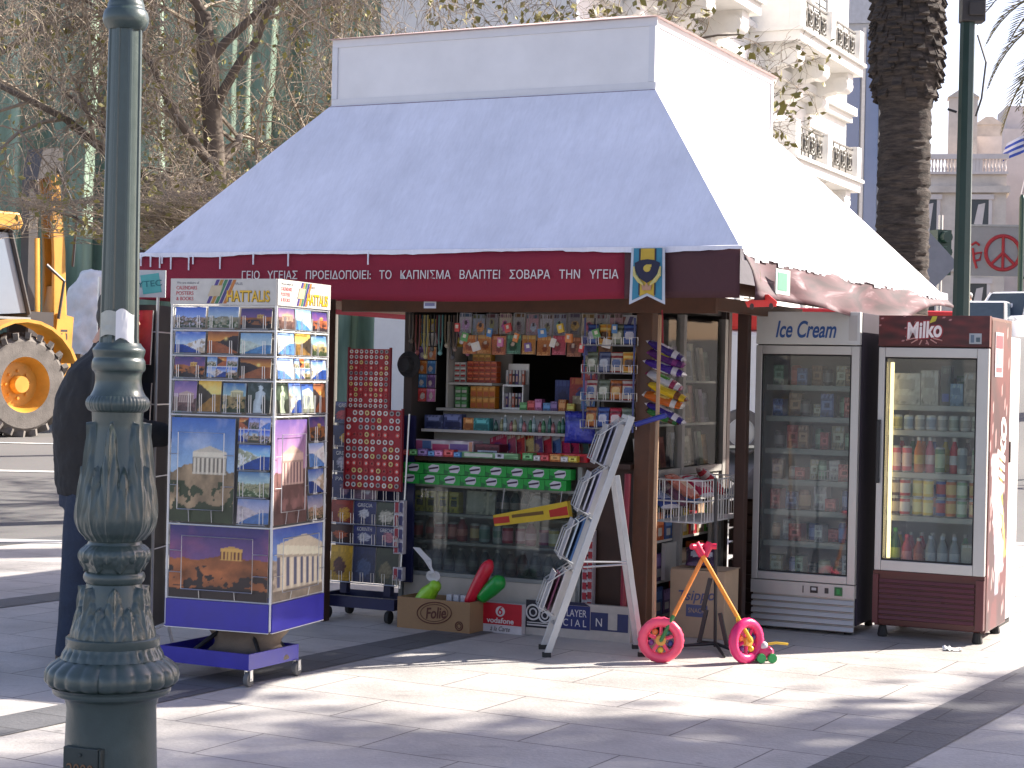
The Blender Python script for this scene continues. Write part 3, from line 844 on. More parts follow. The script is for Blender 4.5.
bare_tree('leafy_tree', 'thin branched tree with sparse yellow green leaves behind the kiosk roof', (0.9, 22.5, .1), 5, .12, 4.9, .9,
          [(.7, 0, 25, 2.6, .05), (.76, 180, 20, 2.8, .05), (.82, 300, 20, 2.4, .045), (.88, 40, 30, 2.2, .045), (.94, 150, 35, 2.4, .045), (1, 350, 40, 2.4, .045), (1, 90, 60, 2.0, .04)], levels=3, leafy=.4, hang=.2, leaf_size=.12, clusters=1)

# palm whose trunk stands behind the drinks fridges
def palm(name, label, base, h, r0, seed, fronds=34, L=3.4, droop=1.0, mats='frond_green', boots_from=None, fl_w=.035):
    r = random.Random(seed)
    t = thing(name, label, 'palm tree', base, 0)
    tr = MB()
    prof = []
    N = int(h / .035)
    bf = boots_from if boots_from else h * .8
    for k in range(N + 1):
        z = h * k / N
        q = r0 * (1 + .35 * math.exp(-z * 2.2)) * (1 - .08 * z / h)
        q *= 1 + (.012 if k % 2 else -.012) + r.gauss(0, .014)
        if z > bf - .1: q = r0 * (1.0 + .28 * ss(bf - .1, bf + .35, z))
        prof.append((q, z))
    tr.lathe(prof, 44, fn=lambda q, z, a: q * (1 + .07 * noise.noise(Vector((math.cos(a) * 5, math.sin(a) * 5, z * 16))) + .04 * noise.noise(Vector((math.cos(a) * 2, math.sin(a) * 2, z * 30)))))
    for k in range(int((h - bf) * 230)):
        z = bf + (h - bf) * r.random(); a = r.random() * 2 * PI; q = r0 * (1.0 + .28 * ss(bf - .1, bf + .35, z))
        Mz = Matrix.Rotation(a, 3, 'Z') @ Matrix.Rotation(R(-26), 3, 'Y')
        tr.cbox((q * math.cos(a), q * math.sin(a), z), (.035 * r.uniform(.6, 1.5), .09 * r.uniform(.7, 1.3), .13 * r.uniform(.7, 1.3)), Mz)
    tr.build('trunk', M['palm_bark'], t, 30)
    fr = MB()
    for k in range(fronds):
        a = 2 * PI * k * .382 + r.random() * .3; el = R(r.uniform(-5, 75))
        d = Vector((math.cos(a) * math.cos(el), math.sin(a) * math.cos(el), math.sin(el)))
        p = Vector((0, 0, h)) + Vector((math.cos(a), math.sin(a), 0)) * r0 * .5
        pts = [p]; n = 14; LL = L * r.uniform(.8, 1.1)
        for j in range(n):
            d = (d + Vector((0, 0, -.085 * droop * (1 + j * .08)))).normalized(); pts.append(pts[-1] + d * LL / n)
        fr.tube(pts, [.035 * (1 - .85 * j / n) for j in range(n + 1)], 5, cap=False)
        for j in range(3, n + 1):
            for sub in (0, .33, .66):
                if j == n and sub: continue
                q = pts[j].lerp(pts[j + 1], sub) if j < n else pts[j]
                dd = (pts[j] - pts[j - 1]).normalized()
                side = dd.cross(Vector((0, 0, 1))).normalized(); up = side.cross(dd)
                for s in (-1, 1):
                    ll = .62 * math.sin(PI * min(1, (j + sub) / n * .8 + .16)) * r.uniform(.85, 1.15)
                    e = q + (side * s * .72 + dd * .62 + up * .18 + Vector((0, 0, -.12))).normalized() * ll
                    m = q.lerp(e, .4)
                    wv = dd * fl_w
                    fr.add([tuple(q - wv * .4), tuple(m - wv * .5 + up * .012), tuple(e), tuple(m + wv * .5 + up * .012)], [(0, 1, 2, 3)])
    fr.build('crown', M[mats], t)
    return t
palm('palm_tree', 'thick rough palm trunk with old leaf stubs behind the drinks fridges', (4.0, 18.6, -.1), 8.6, .275, 3, 30, 3.2, .7, boots_from=4.65)
palm('palm_tree', 'palm with dry drooping frond tips at the right edge of the view', (10.25, 29.5, ground_z(10.25, 29.5)), 6.3, .27, 9, 44, 3.1, 1.35, mats='frond', fl_w=.06)

# broad street trees outside the view, on the sunny side of the square
def leafy_crown(name, label, base, h, rad, seed, nleaf, trunk_h, size=.22):
    r = random.Random(seed)
    t = thing(name, label, 'tree', base, 0)
    tr = MB(); tr.tube([(0, 0, -.1), (.1, 0, trunk_h * .5), (0, .1, trunk_h), (.1, 0, h * .8)], [.3, .24, .2, .06], 10)
    cl = []
    for k in range(26):
        a = r.random() * 2 * PI; q = rad * math.sqrt(r.random()) * .85; z = trunk_h + (h - trunk_h) * r.uniform(.05, .92)
        f = math.sqrt(max(.12, 1 - ((z - (trunk_h + h) / 2) / ((h - trunk_h) / 2)) ** 2))
        c = Vector((q * f * math.cos(a), q * f * math.sin(a), z)); cl.append((c, rad * r.uniform(.22, .4)))
        tr.tube([(0, 0, trunk_h * .8), tuple(c * .5 + Vector((0, 0, trunk_h * .5))), tuple(c)], [.1, .06, .02], 6, cap=False)
    tr.build('trunk', M['bark_grey'], t, 60)
    lf = MB()
    for k in range(nleaf):
        c, q = r.choice(cl)
        d = Vector((r.gauss(0, 1), r.gauss(0, 1), r.gauss(0, .8))); d = d.normalized() * q * (r.random() ** .4)
        leaf_quads(lf, c + d, r, size, 1)
    lf.build('crown', M['leaf_dark'], t)
    return t
leafy_crown('street_tree', 'broad evergreen street tree standing right of the square', (12.1, 10.0, 0), 10.2, 3.4, 41, 11500, 4.0, .28)
leafy_crown('street_tree', 'middle sized evergreen street tree between the two others beside the square', (8.6, 8.75, 0), 8.2, 2.9, 43, 9500, 3.4, .26)
leafy_crown('street_tree', 'low evergreen street tree standing close to the right of the lamp post', (6.2, 6.7, 0), 7.6, 2.8, 42, 9500, 3.0, .26)

# ------------------------------------------------------------------ the kiosk
ko = kthing('kiosk', 'street kiosk with a white hipped awning and crimson valance', 'kiosk', 0, 0)
A0, A1, B0, B1 = -3.02, 0.97, -1.0, 3.95       # eaves
ZB, ZT = 2.035, 2.315                          # valance bottom and top
C0, C1, D0, D1 = -2.145, 0.13, -0.18, 2.14     # roof box
ZC, ZR = 3.338, 3.770
def slope(p0, p1, q0, q1, sag):
    p0, p1, q0, q1 = map(Vector, (p0, p1, q0, q1))
    n = (p1 - p0).cross(q0 - p0).normalized()
    def f(u, v):
        a = p0.lerp(p1, u); b = q0.lerp(q1, u); x = a.lerp(b, v)
        e = math.sin(PI * v) * sag * (.35 + .65 * math.sin(PI * u) ** .5 if 0 < u < 1 else 0)
        e += .006 * noise.noise(Vector((u * 9, v * 3, sag * 40))) * (0 if u in (0, 1) or v in (0, 1) else 1)
        return x - n * e
    return f
aw = MB()
E = [(A0, B0, ZT), (A1, B0, ZT), (A1, B1, ZT - .02), (A0, B1, ZT)]
T = [(C0, D0, ZC), (C1, D0, ZC), (C1, D1, ZC), (C0, D1, ZC)]
for k in range(4):
    k2 = (k + 1) % 4
    aw.grid(slope(E[k], E[k2], T[k], T[k2], .010), 40, 14)
awo = aw.build('awning', M['white_paint'], ko)
so = awo.modifiers.new('thickness', 'SOLIDIFY'); so.thickness = .008; so.offset = -1
# roof box with framed panels, flat pyramid cap
rb = MB(); rb.box(C0 + .02, C1 - .02, D0 + .02, D1 - .02, ZC - .1, ZR - .005)
rb.build('roof_box', mat('weathered roof box paint', (0.74, 0.73, 0.73), .55, var=.07, scale=3.5), ko)
tr = MB()
def frame_rail(a0, a1, b0, b1):
    tr.box(a0, a1, b0, b1, ZR - .05, ZR); tr.box(a0, a1, b0, b1, ZC + .002, ZC + .045)
frame_rail(C0, C1, D0 + .012, D0 + .0195); frame_rail(C1 - .0195, C1 - .012, D0 + .02, D1); 
for a in (C0, C1 - .05): tr.box(a, a + .04, D0 + .010, D0 + .0195, ZC + .046, ZR - .051)
for b in (D0 + .03, D1 - .05): tr.box(C1 - .0195, C1 - .010, b, b + .04, ZC + .046, ZR - .051)
tr.build('roof_trim', mat('grey white trim', (0.66, 0.66, 0.68), .5, var=.06), ko)
cp = MB(); am, bm = (C0 + C1) / 2 + .5, (D0 + D1) / 2
cp.add([(C0 - .02, D0 - .02, ZR + .002), (C1 + .02, D0 - .02, ZR + .002), (C1 + .02, D1 + .02, ZR + .002), (C0 - .02, D1 + .02, ZR + .002), (am - .1, bm, ZR + .27)], [(0, 1, 4), (1, 2, 4), (2, 3, 4), (3, 0, 4), (3, 2, 1, 0)])
cp.build('roof_cap', mat('faded pink roof sheet', S(214, 186, 176), .7, var=.06), ko)
# thin red brown strip under the front of the roof box
gp = MB(); gp.box(C0 - .004, C1 + .004, D0 - .006, D0 + .019, ZC - .03, ZC - .004); gp.build('flashing', mat('red brown flashing', S(92, 60, 66), .7), ko)

# valance: front crimson part and browner right end, crumpled right side
def vfront(a0, a1):
    def f(u, v):
        a = a0 + (a1 - a0) * u
        z = ZT - .004 - (ZT - .004 - ZB) * (1 - v) + (.012 * math.sin(a * 2.1)) * (1 - v)
        return (a, B0 - .006 + .007 * noise.noise(Vector((a * 1.4, v * .6, 5))) + .01 * (1 - v) * math.sin(a * 3), z)
    return f
va = MB(); va.grid(vfront(A0, .30), 60, 6, None, 0); va.grid(vfront(.30, A1), 24, 6, None, 1)
def vleft(u, v): return (A0, B1 + (B0 - B1) * u, ZB + (ZT - .004 - ZB) * v)
va.grid(vleft, 20, 4)
def vright(u, v):
    b = B0 + (B1 - B0) * u
    fold = .05 * math.sin(u * 31 + 3 * v) * math.exp(-u * 3) + .025 * math.sin(u * 17 + 2) + .03 * noise.noise(Vector((u * 6, v * 2, 0)))
    zb = ZB + .03 * math.sin(u * 9) + .16 * ss(.55, 1, u) 
    return (A1 + .006 + fold * (1 - v * .85) + .05 * (1 - v), b, zb + (ZT - .024 - zb) * v)
va.grid(vright, 70, 8, None, 2)
def vright_material():
    m, nt, p = nodes_of('printed awning canvas')
    tc = nt.nodes.new('ShaderNodeTexCoord'); mp = nt.nodes.new('ShaderNodeMapping')
    mp.inputs['Scale'].default_value = (1, .9, 4.5)
    nz = nt.nodes.new('ShaderNodeTexNoise'); nz.inputs['Scale'].default_value = 1.5; nz.inputs['Detail'].default_value = 3; nz.inputs['Distortion'].default_value = 1.4
    nt.links.new(tc.outputs['Object'], mp.inputs['Vector']); nt.links.new(mp.outputs['Vector'], nz.inputs['Vector'])
    cr = nt.nodes.new('ShaderNodeValToRGB'); e = cr.color_ramp.elements
    e[0].position = .36; e[0].color = S(44, 24, 32) + (1,)
    e[1].position = .8; e[1].color = S(186, 166, 170) + (1,)
    x = e.new(.58); x.color = S(84, 48, 56) + (1,)
    nt.links.new(nz.outputs['Fac'], cr.inputs[0]); nt.links.new(cr.outputs[0], p.inputs['Base Color'])
    p.inputs['Roughness'].default_value = .7
    return m
vo = va.build('valance', [M['valance'], M['valance_dark'], vright_material()], ko, 60)
so = vo.modifiers.new('thickness', 'SOLIDIFY'); so.thickness = .004; so.offset = 1
stk = MB(); stk.box(A1 + .075, A1 + .079, -.62, -.36, 2.09, 2.23, S(206, 226, 220)); stk.box(A1 + .0795, A1 + .081, -.59, -.42, 2.11, 2.21, S(80, 160, 136)); stk.build('sticker', M['print'], vo)
# white roof paint that ran down over the valance
pd = MB(); r = random.Random(3)
a = A0; prev = .03
while a < A1 - .01:
    wd = r.uniform(.02, .07); lo = .002 + .022 * max(0, noise.noise(Vector((a * 1.3, 0, 0))) + .25) + r.random() * .006
    pd.add([(a, B0 - .022, ZT - prev), (a + wd, B0 - .022, ZT - lo), (a + wd, B0 - .022, ZT + .012), (a, B0 - .022, ZT + .012), (a, B0 - .004, ZT + .016), (a + wd, B0 - .004, ZT + .016)], [(0, 1, 2, 3), (3, 2, 5, 4)])
    if a < -1.35 and r.random() < .8 * max(.3, math.sin(a * 4.0)):
        L = r.uniform(.02, .085); x = a + wd * r.random()
        pd.tube([(x, B0 - .022, ZT - lo + .01), (x, B0 - .0225, ZT - lo - L * .6), (x, B0 - .022, ZT - lo - L)], [.006, .0045, .005], 6)
    prev = lo; a += wd
b = B0
while b < B1 - .05:
    wd = r.uniform(.04, .1); lo = .02 + .03 * r.random()
    pd.add([(A1 + .02, b, ZT - lo - .02), (A1 + .02, b + wd, ZT - lo - .02), (A1 + .016, b + wd, ZT + .004), (A1 + .016, b, ZT + .004)], [(0, 1, 2, 3)])
    b += wd
pd.build('paint_drip', M['white_paint'], vo)
lettering('ΓΕΙΟ   ΥΓΕΙΑΣ   ΠΡΟΕΙΔΟΠΟΙΕΙ:   ΤΟ   ΚΑΠΝΙΣΜΑ   ΒΛΑΠΤΕΙ   ΣΟΒΑΡΑ   ΤΗΝ   ΥΓΕΙΑ', 2.50, .052, M['letter_white'], vo, (-.975, B0 - .031, 2.180), (R(90), R(.15), 0), depth=.002)

# posts and beams
po = MB(); po.box(-.03, .075, .0, .1, 0, 2.06); po.build('corner_post', M['wood'], ko, bevel=.006)
for a, b in ((-2.02, -.35), (.42, .72), (-1.72, 1.62), (-.02, 1.62)):
    p = MB(); p.box(a - .035, a + .035, b - .035, b + .035, 0, 2.1); p.build('post', M['dark_wood'], ko, bevel=.005)
be_ = MB()
be_.box(-2.1, .5, -.06, -.012, 2.0, 2.1); be_.box(.45, .5, -.01, 1.7, 2.02, 2.1)
be_.box(A0 + .05, A1 - .03, -.96, -.92, 2.07, 2.13); be_.box(A1 - .07, A1 - .03, -.91, B1 - .1, 2.07, 2.13); be_.box(A0 + .05, A0 + .09, -.91, B1 - .1, 2.07, 2.13)
be_.build('beam', M['wood'], ko)
# body: back, left side, floor, ceiling
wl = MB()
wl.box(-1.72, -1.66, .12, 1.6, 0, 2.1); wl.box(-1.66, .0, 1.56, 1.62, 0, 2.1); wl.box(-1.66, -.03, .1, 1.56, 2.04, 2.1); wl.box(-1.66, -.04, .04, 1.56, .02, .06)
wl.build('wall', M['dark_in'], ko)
# counter cabinet with glass front
cb = MB()
cb.box(-1.66, -.035, -.035, .34, 1.045, 1.075, None, 0)
cb.box(-1.66, -1.63, .0, .3, .06, 1.044, None, 1); cb.box(-.40, -.37, .0, .3, .06, 1.044, None, 1)
cb.box(-1.629, -.401, .005, .03, .875, .893, None, 1); cb.box(-1.629, -.401, -.004, .30, .30, .325, None, 1)
cb.box(-1.629, -.401, .30, .32, .326, 1.04, None, 2)
cb.build('cabinet', [M['dark_wood'], M['grey_shelf'], mat('cabinet back', (0.30, 0.29, 0.26), .7)], ko)
kick = MB(); kick.box(-1.62, -.38, .0, .02, .06, .298); kick.build('kick_board', mat('pale worn board', (0.46, 0.42, 0.36), .8, var=.2, scale=4), ko)
for z in (.685, .505):
    s = MB(); s.box(-1.628, -.402, .035, .29, z, z + .018); s.build('shelf', M['grey_shelf'], ko)
gl = MB(); gl.box(-1.628, -.402, .008, .013, .327, .873); gl.build('glass_front', M['glass_dusty'], ko)
# upper fittings: stepped shelves behind the counter
sh = MB(); sh.box(-1.55, -.34, .24, .26, 1.077, 1.225); sh.box(-1.57, -.34, .10, .38, 1.226, 1.243); sh.build('counter_riser', M['white_shelf'], ko)
sh = MB(); sh.box(-1.57, -.34, .40, .42, 1.244, 1.36); sh.box(-1.57, -.34, .30, .62, 1.361, 1.38); sh.build('window_sill', M['white_shelf'], ko)
sh = MB(); sh.box(-1.48, -1.16, .30, .56, 1.535, 1.55); sh.box(-1.48, -1.15, .57, .59, 1.381, 2.0); sh.box(-1.5, -1.485, .30, .57, 1.381, 1.95); sh.build('tobacco_shelf', M['white_shelf'], ko)
sd = MB(); sd.box(-1.16, -.33, .62, .66, 1.84, 2.03); sd.box(-.42, -.40, .32, .345, 1.381, 1.9); sd.build('window_frame', M['white_shelf'], ko)
# right side: glazed upper part over open shelves
fr = MB()
for b0, b1 in ((.101, .15), (.70, .75), (1.50, 1.559)): fr.box(-.03, .02, b0, b1, .04, 2.02)
for z0, z1 in ((.985, 1.03), (.04, .10)):
    fr.box(-.028, .015, .151, .699, z0, z1); fr.box(-.028, .015, .751, 1.499, z0, z1)
fr.build('side_frame', mat('grey painted frame', (0.30, 0.285, 0.26), .6, var=.15), ko)
for b0, b1 in ((.152, .698), (.752, 1.498)): gl = MB(); gl.quad((-.008, b0, 1.031), (-.008, b1, 1.031), (-.008, b1, 2.0), (-.008, b0, 2.0)); gl.build('side_glass', M['side_glass'], ko)
for z in (.30, .56, .80, 1.30, 1.58):
    s = MB(); s.box(-.27, -.031, .152, .698, z, z + .015); s.box(-.27, -.031, .752, 1.498, z, z + .015); s.build('side_shelf', M['white_shelf'], ko)
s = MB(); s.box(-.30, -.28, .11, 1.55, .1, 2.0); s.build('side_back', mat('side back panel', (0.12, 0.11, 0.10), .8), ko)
for q in ((.50, .698, .32, .555), (1.36, 1.498, .12, .98)): s = MB(); s.box(-.026, .0, *q); s.build('side_panel', M['white_shelf'], ko)

# pennant hanging in front of the valance
pn = kthing('pennant', 'blue and yellow striped pennant with a shield emblem over the corner post', 'pennant', .455, B0 - .05, 0)
w = MB(); w.prism([(-.105, 2.008), (0, 2.055), (.105, 2.008), (.098, 2.318), (-.098, 2.318)], 0, .004, S(214, 218, 226))
w.prism([(-.088, 2.03), (0, 2.07), (.088, 2.03), (.083, 2.316), (-.083, 2.316)], -.0025, -.0005, S(60, 140, 168))
w.prism([(-.044, 2.052), (0, 2.07), (.044, 2.052), (.04, 2.314), (-.04, 2.314)], -.005, -.003, S(214, 178, 60))
for s in (-1, 1): w.box(s * .046 - .004, s * .046 + .004, -.0062, -.0052, 2.06, 2.312, S(60, 50, 60))
w.build('cloth', M['print_matt'], pn)
w = MB(); w.prism([(0, 2.125), (.035, 2.145), (.068, 2.19), (.074, 2.235), (.04, 2.25), (0, 2.255), (-.04, 2.25), (-.074, 2.235), (-.068, 2.19), (-.035, 2.145)], -.0095, -.0068, S(36, 36, 66))
w.ball((0, -.0105, 2.205), (.022, .003, .02), 10, 6, S(220, 190, 80)); w.box(-.005, .026, -.0115, -.0098, 2.212, 2.226, S(220, 190, 80))
for s in (-1, 1):
    pts = [(s * .078, 2.215), (s * .072, 2.17), (s * .045, 2.135), (s * .02, 2.115)]
    w.tube([(x, -.0095, z) for x, z in pts], [.004, .011, .011, .005], 6, S(220, 206, 130))
w.prism([(-.024, 2.085), (.024, 2.085), (.03, 2.12), (.012, 2.108), (0, 2.125), (-.012, 2.108), (-.03, 2.12)], -.0125, -.0098, S(196, 150, 120))
w.build('emblem', M['print_matt'], pn)
# red hanging car shaped cutout under the right corner of the awning
rc_ = kthing('hanging_toy', 'bright red car shaped cutout hanging under the right corner of the awning', 'toy', 1.06, -.9, 0); rc_.scale = (.72, 1, 1)
w = MB(); w.prism([(-.11, 2.0), (.11, 2.005), (.12, 2.03), (.085, 2.05), (.05, 2.07), (-.03, 2.07), (-.06, 2.045), (-.13, 2.03)], 0, .012, S(250, 50, 40)); w.lathe([(.016, 0), (.016, .016)], 12, S(60, 20, 20), c=(.075, -.002, 2.008), axis='Y'); w.lathe([(.016, 0), (.016, .016)], 12, S(60, 20, 20), c=(-.075, -.002, 2.006), axis='Y'); w.tube([(0, .006, 2.068), (-.02, .006, 2.2)], .0015, 4, S(200, 190, 150))
w.build('body', M['plastic'], rc_)
# small notice hanging from the beam
nt_ = kthing('notice', 'small white and purple notice hanging from the beam over the counter', 'notice', -.93, -.99, 0)
w = MB(); w.box(-.04, .04, 0, .003, 1.985, 2.055, S(220, 220, 230)); w.box(-.032, .032, -.002, -.0003, 2.025, 2.045, S(80, 60, 120)); w.box(-.032, .032, -.002, -.0003, 1.998, 2.016, S(120, 120, 160)); w.tube([(0, .0015, 2.05), (0, .0015, 2.12)], .002, 4, S(120, 120, 120)); w.build('card', M['print'], nt_)

# ------------------------------------------------------------------ wares: builders
def pack_mesh(key, w, d, h, main, bits, m='print'):
    if key in MESH: return MESH[key]
    g = MB(); g.box(-w / 2, w / 2, -d / 2, d / 2, 0, h, S(*main))
    q = np.random.RandomState(sum(map(ord, key)) % 9999); H, W = 9, 12
    im = np.array(S(*main))[None, None, :] * q.uniform(.72, 1.2, (H, W, 1)); dk = np.array(S(*main)) * .35; lt = np.minimum(np.array(S(*main)) * 1.6 + .15, .8)
    for j in (1, H - 2): im[j, 1:W - 1] = np.where(q.rand(W - 2, 1) < .55, lt if j == 1 else dk, im[j, 1:W - 1])
    for _ in range(7): im[q.randint(0, H), q.randint(0, W)] = lt if q.rand() < .5 else dk
    g.photo(w, h, im, y=-d / 2 - .0006)
    for (x0, x1, z0, z1, c) in bits:
        g.box(-w / 2 + w * x0, -w / 2 + w * x1, -d / 2 - .0019, -d / 2 - .0009, h * z0, h * z1, S(*c))
    MESH[key] = g.mesh(key, M[m]); return MESH[key]
def can_mesh(key, c1, c2, c3=(190, 190, 190), r=.033, h=.115):
    if key in MESH: return MESH[key]
    g = MB(); prof = [(r * .78, 0), (r, .008), (r, h * .22), (r, h * .5), (r, h * .74), (r, h - .012), (r * .82, h - .002), (r * .8, h)]
    g.lathe(prof, 14, [S(*c3), S(*c1), S(*c2), S(*c2), S(*c1), S(*c3), S(*c3), S(*c3)])
    MESH[key] = g.mesh(key, M['plastic'], 50); return MESH[key]
def bottle_mesh(key, body, label, cap, r=.032, h=.22):
    if key in MESH: return MESH[key]
    g = MB(); prof = [(r * .85, 0), (r, .01), (r * .96, h * .18), (r, h * .24), (r, h * .5), (r * .97, h * .62), (r * .55, h * .8), (r * .4, h * .86), (r * .4, h * .9), (r * .46, h * .905), (r * .46, h)]
    cs = [body, body, body, label, body, body, body, body, cap, cap, cap]
    g.lathe(prof, 14, [S(*c) for c in cs]); MESH[key] = g.mesh(key, M['plastic'], 50); return MESH[key]
def bag_mesh(key, w, h, t, c1, c2, c3, m='print_foil'):
    if key in MESH: return MESH[key]
    g = MB(); nu, nv = 14, 16; r = random.Random(key)
    def col(u, v):
        if v < .05 or v > .95: return S(*c3)
        if .28 < v < .62 and .12 < u < .88 and abs(u - .5) + abs(v - .45) * 1.4 < .5: return S(*c2)
        if .68 < v < .8: return S(*c3)
        return S(*c1)
    cols = [col((i + .5) / nu, (j + .5) / nv) for j in range(nv) for i in range(nu)]
    for s in (-1, 1):
        def f(u, v, s=s):
            e = (math.sin(PI * u) ** .45) * (math.sin(PI * v) ** .4) if 0 < u < 1 and 0 < v < 1 else 0
            return ((u - .5) * w * (1 - .05 * math.sin(PI * v)), s * (t / 2) * e * (1 + .15 * noise.noise(Vector((u * 5, v * 5, s)))) , v * h)
        g.grid(f, nu, nv, cols)
    MESH[key] = g.mesh(key, M[m], 60); return MESH[key]
def mag_mesh(key, w, h, t, seed, pal):
    """magazine or book: printed cover with title bar and picture patches"""
    if key in MESH: return MESH[key]
    r = np.random.RandomState(seed); W, H = 18, 24
    P = [np.array(S(*c)) for c in pal]
    yy = np.linspace(0, 1, H)[:, None, None]; xx = np.linspace(0, 1, W)[None, :, None]
    im = P[0] * (1.1 - .35 * yy) * r.uniform(.8, 1.15, (H, W, 1))
    cx, cy, rx_, ry_ = r.uniform(.35, .65), r.uniform(.52, .66), r.uniform(.2, .34), r.uniform(.2, .3)
    m = ((xx - cx) / rx_) ** 2 + ((yy - cy) / ry_) ** 2 + .3 * r.uniform(-1, 1, (H, W, 1)) < 1
    im = np.where(m, P[2] * r.uniform(.6, 1.35, (H, W, 1)), im)
    m2 = ((xx - cx) / (rx_ * .45)) ** 2 + ((yy - cy + .12) / (ry_ * .4)) ** 2 < 1
    im = np.where(m2, P[-1] * r.uniform(.8, 1.2, (H, W, 1)), im)
    im[1:5, 1:W - 1] = np.where(r.rand(1, W - 2, 1) < .72, P[1], im[1:5, 1:W - 1])
    for j in (H - 4, H - 2): im[j, 1:W - 3] = np.where(r.rand(W - 4, 1) < .6, P[1] * .9, im[j, 1:W - 3])
    g = MB(); g.box(-w / 2, w / 2, .001, t, 0, h, S(216, 210, 200)); g.photo(w, h, np.clip(im, .003, .85)); MESH[key] = g.mesh(key, M['print']); return MESH[key]

# chewing gum boxes along the counter edge, two tiers
key = 'gum_box'
g = MB(); g.box(-.073, .073, 0, .075, 0, .066, S(40, 170, 70))
g.prism([(-.03, .012), (.025, .010), (.04, .03), (.036, .056), (-.012, .06), (-.04, .042)], -.0012, -.0002, S(226, 222, 230))
g.prism([(-.036, .024), (.034, .036), (.034, .048), (-.036, .036)], -.0024, -.0014, S(60, 40, 70)); g.prism([(-.073, .0), (-.05, 0), (-.04, .02), (-.073, .03)], -.0012, -.0002, S(30, 120, 60))
GUM = g.mesh('gum_box', M['print'])
for row, z in ((0, .893), (1, .962)):
    for k in range(8 if row == 0 else 8):
        a = -1.565 + k * .1485 + (.03 if row else 0)
        good(GUM, 'gum_box', ('green chewing gum box in the lower tier of the row along the counter edge' if row == 0 else 'green chewing gum box in the upper tier of the row along the counter edge'), 'gum box', a, -.055, z, group='gum boxes along the counter edge')

# on the counter
pk = pack_mesh('snack_carton', .46, .14, .10, (214, 196, 206), [(0, .2, .1, .95, (180, 90, 130)), (.2, .34, .1, .95, (90, 120, 170)), (.36, .62, .35, .75, (200, 60, 110)), (.64, .92, .4, .8, (120, 90, 160)), (.42, .6, .08, .3, (80, 150, 90)), (.94, .99, .1, .95, (224, 160, 130))])
good(pk, 'snack_carton', 'long white and pink patterned carton lying on the counter', 'carton', -1.36, .06, 1.0762)
pk = pack_mesh('maroon_box', .17, .13, .085, (90, 30, 50), [(.1, .9, .18, .55, (190, 196, 214)), (.25, .75, .25, .45, (40, 40, 80)), (0, 1, .8, 1, (120, 60, 70))])
good(pk, 'maroon_box', 'maroon box with a pale label beside the patterned carton', 'box', -1.03, .06, 1.0762)
pk = pack_mesh('flat_green_pack', .4, .1, .035, (120, 170, 120), [(.05, .55, .2, .8, (220, 224, 214)), (.6, .75, .1, .95, (220, 220, 230)), (.64, .71, .3, .8, (40, 40, 70))])
good(pk, 'mint_pack', 'flat green and white mint pack lying at the counter front', 'pack', -.98, -.02, 1.0762)
bw = MB(); bw.box(-.13, .13, -.06, .06, 0, .045, S(190, 20, 40)); bw.box(-.1, -.02, -.0615, -.0602, .008, .038, S(230, 220, 210)); MESH['tray'] = bw.mesh('tray', M['print'])
good(MESH['tray'], 'sweet_tray', 'red cardboard tray under the row of comics on the counter', 'tray', -.66, .03, 1.0762)
good(pack_mesh('tray2', .2, .1, .05, (200, 24, 44), [(.1, .4, .2, .8, (230, 190, 60)), (.5, .9, .2, .7, (120, 10, 30))]), 'sweet_tray', 'red sweet tray with a yellow mark at the right end of the counter', 'tray', -.42, .0, 1.0762)
pals = [[(196, 60, 90), (230, 200, 210), (120, 60, 110)], [(190, 90, 110), (230, 220, 200), (80, 70, 130)], [(200, 70, 60), (240, 220, 190), (150, 40, 60)], [(214, 190, 120), (180, 40, 40), (120, 90, 60)], [(110, 80, 130), (220, 200, 220), (190, 150, 120)], [(200, 40, 60), (230, 220, 220), (140, 20, 40)], [(90, 120, 170), (220, 226, 236), (40, 60, 110)], [(210, 50, 100), (240, 210, 220), (150, 30, 80)], [(200, 40, 90), (250, 220, 230), (90, 30, 60)], [(70, 100, 90), (210, 210, 190), (130, 60, 60)], [(180, 120, 70), (230, 210, 170), (90, 60, 40)]]
cn = ['pink', 'rose', 'red', 'straw yellow', 'purple', 'scarlet', 'steel blue', 'magenta', 'crimson', 'green', 'tan']
for k in range(11):
    me = mag_mesh('comic%d' % k, .13, .17, .01, 50 + k, pals[k])
    good(me, 'comic', '%s comic leaning in the slanted row on the counter' % cn[k], 'comic', -1.0 + k * .062, .10 + .003 * k, 1.079, R(-14), 'comics leaning on the counter', rx=R(-28), ry=R(-24))

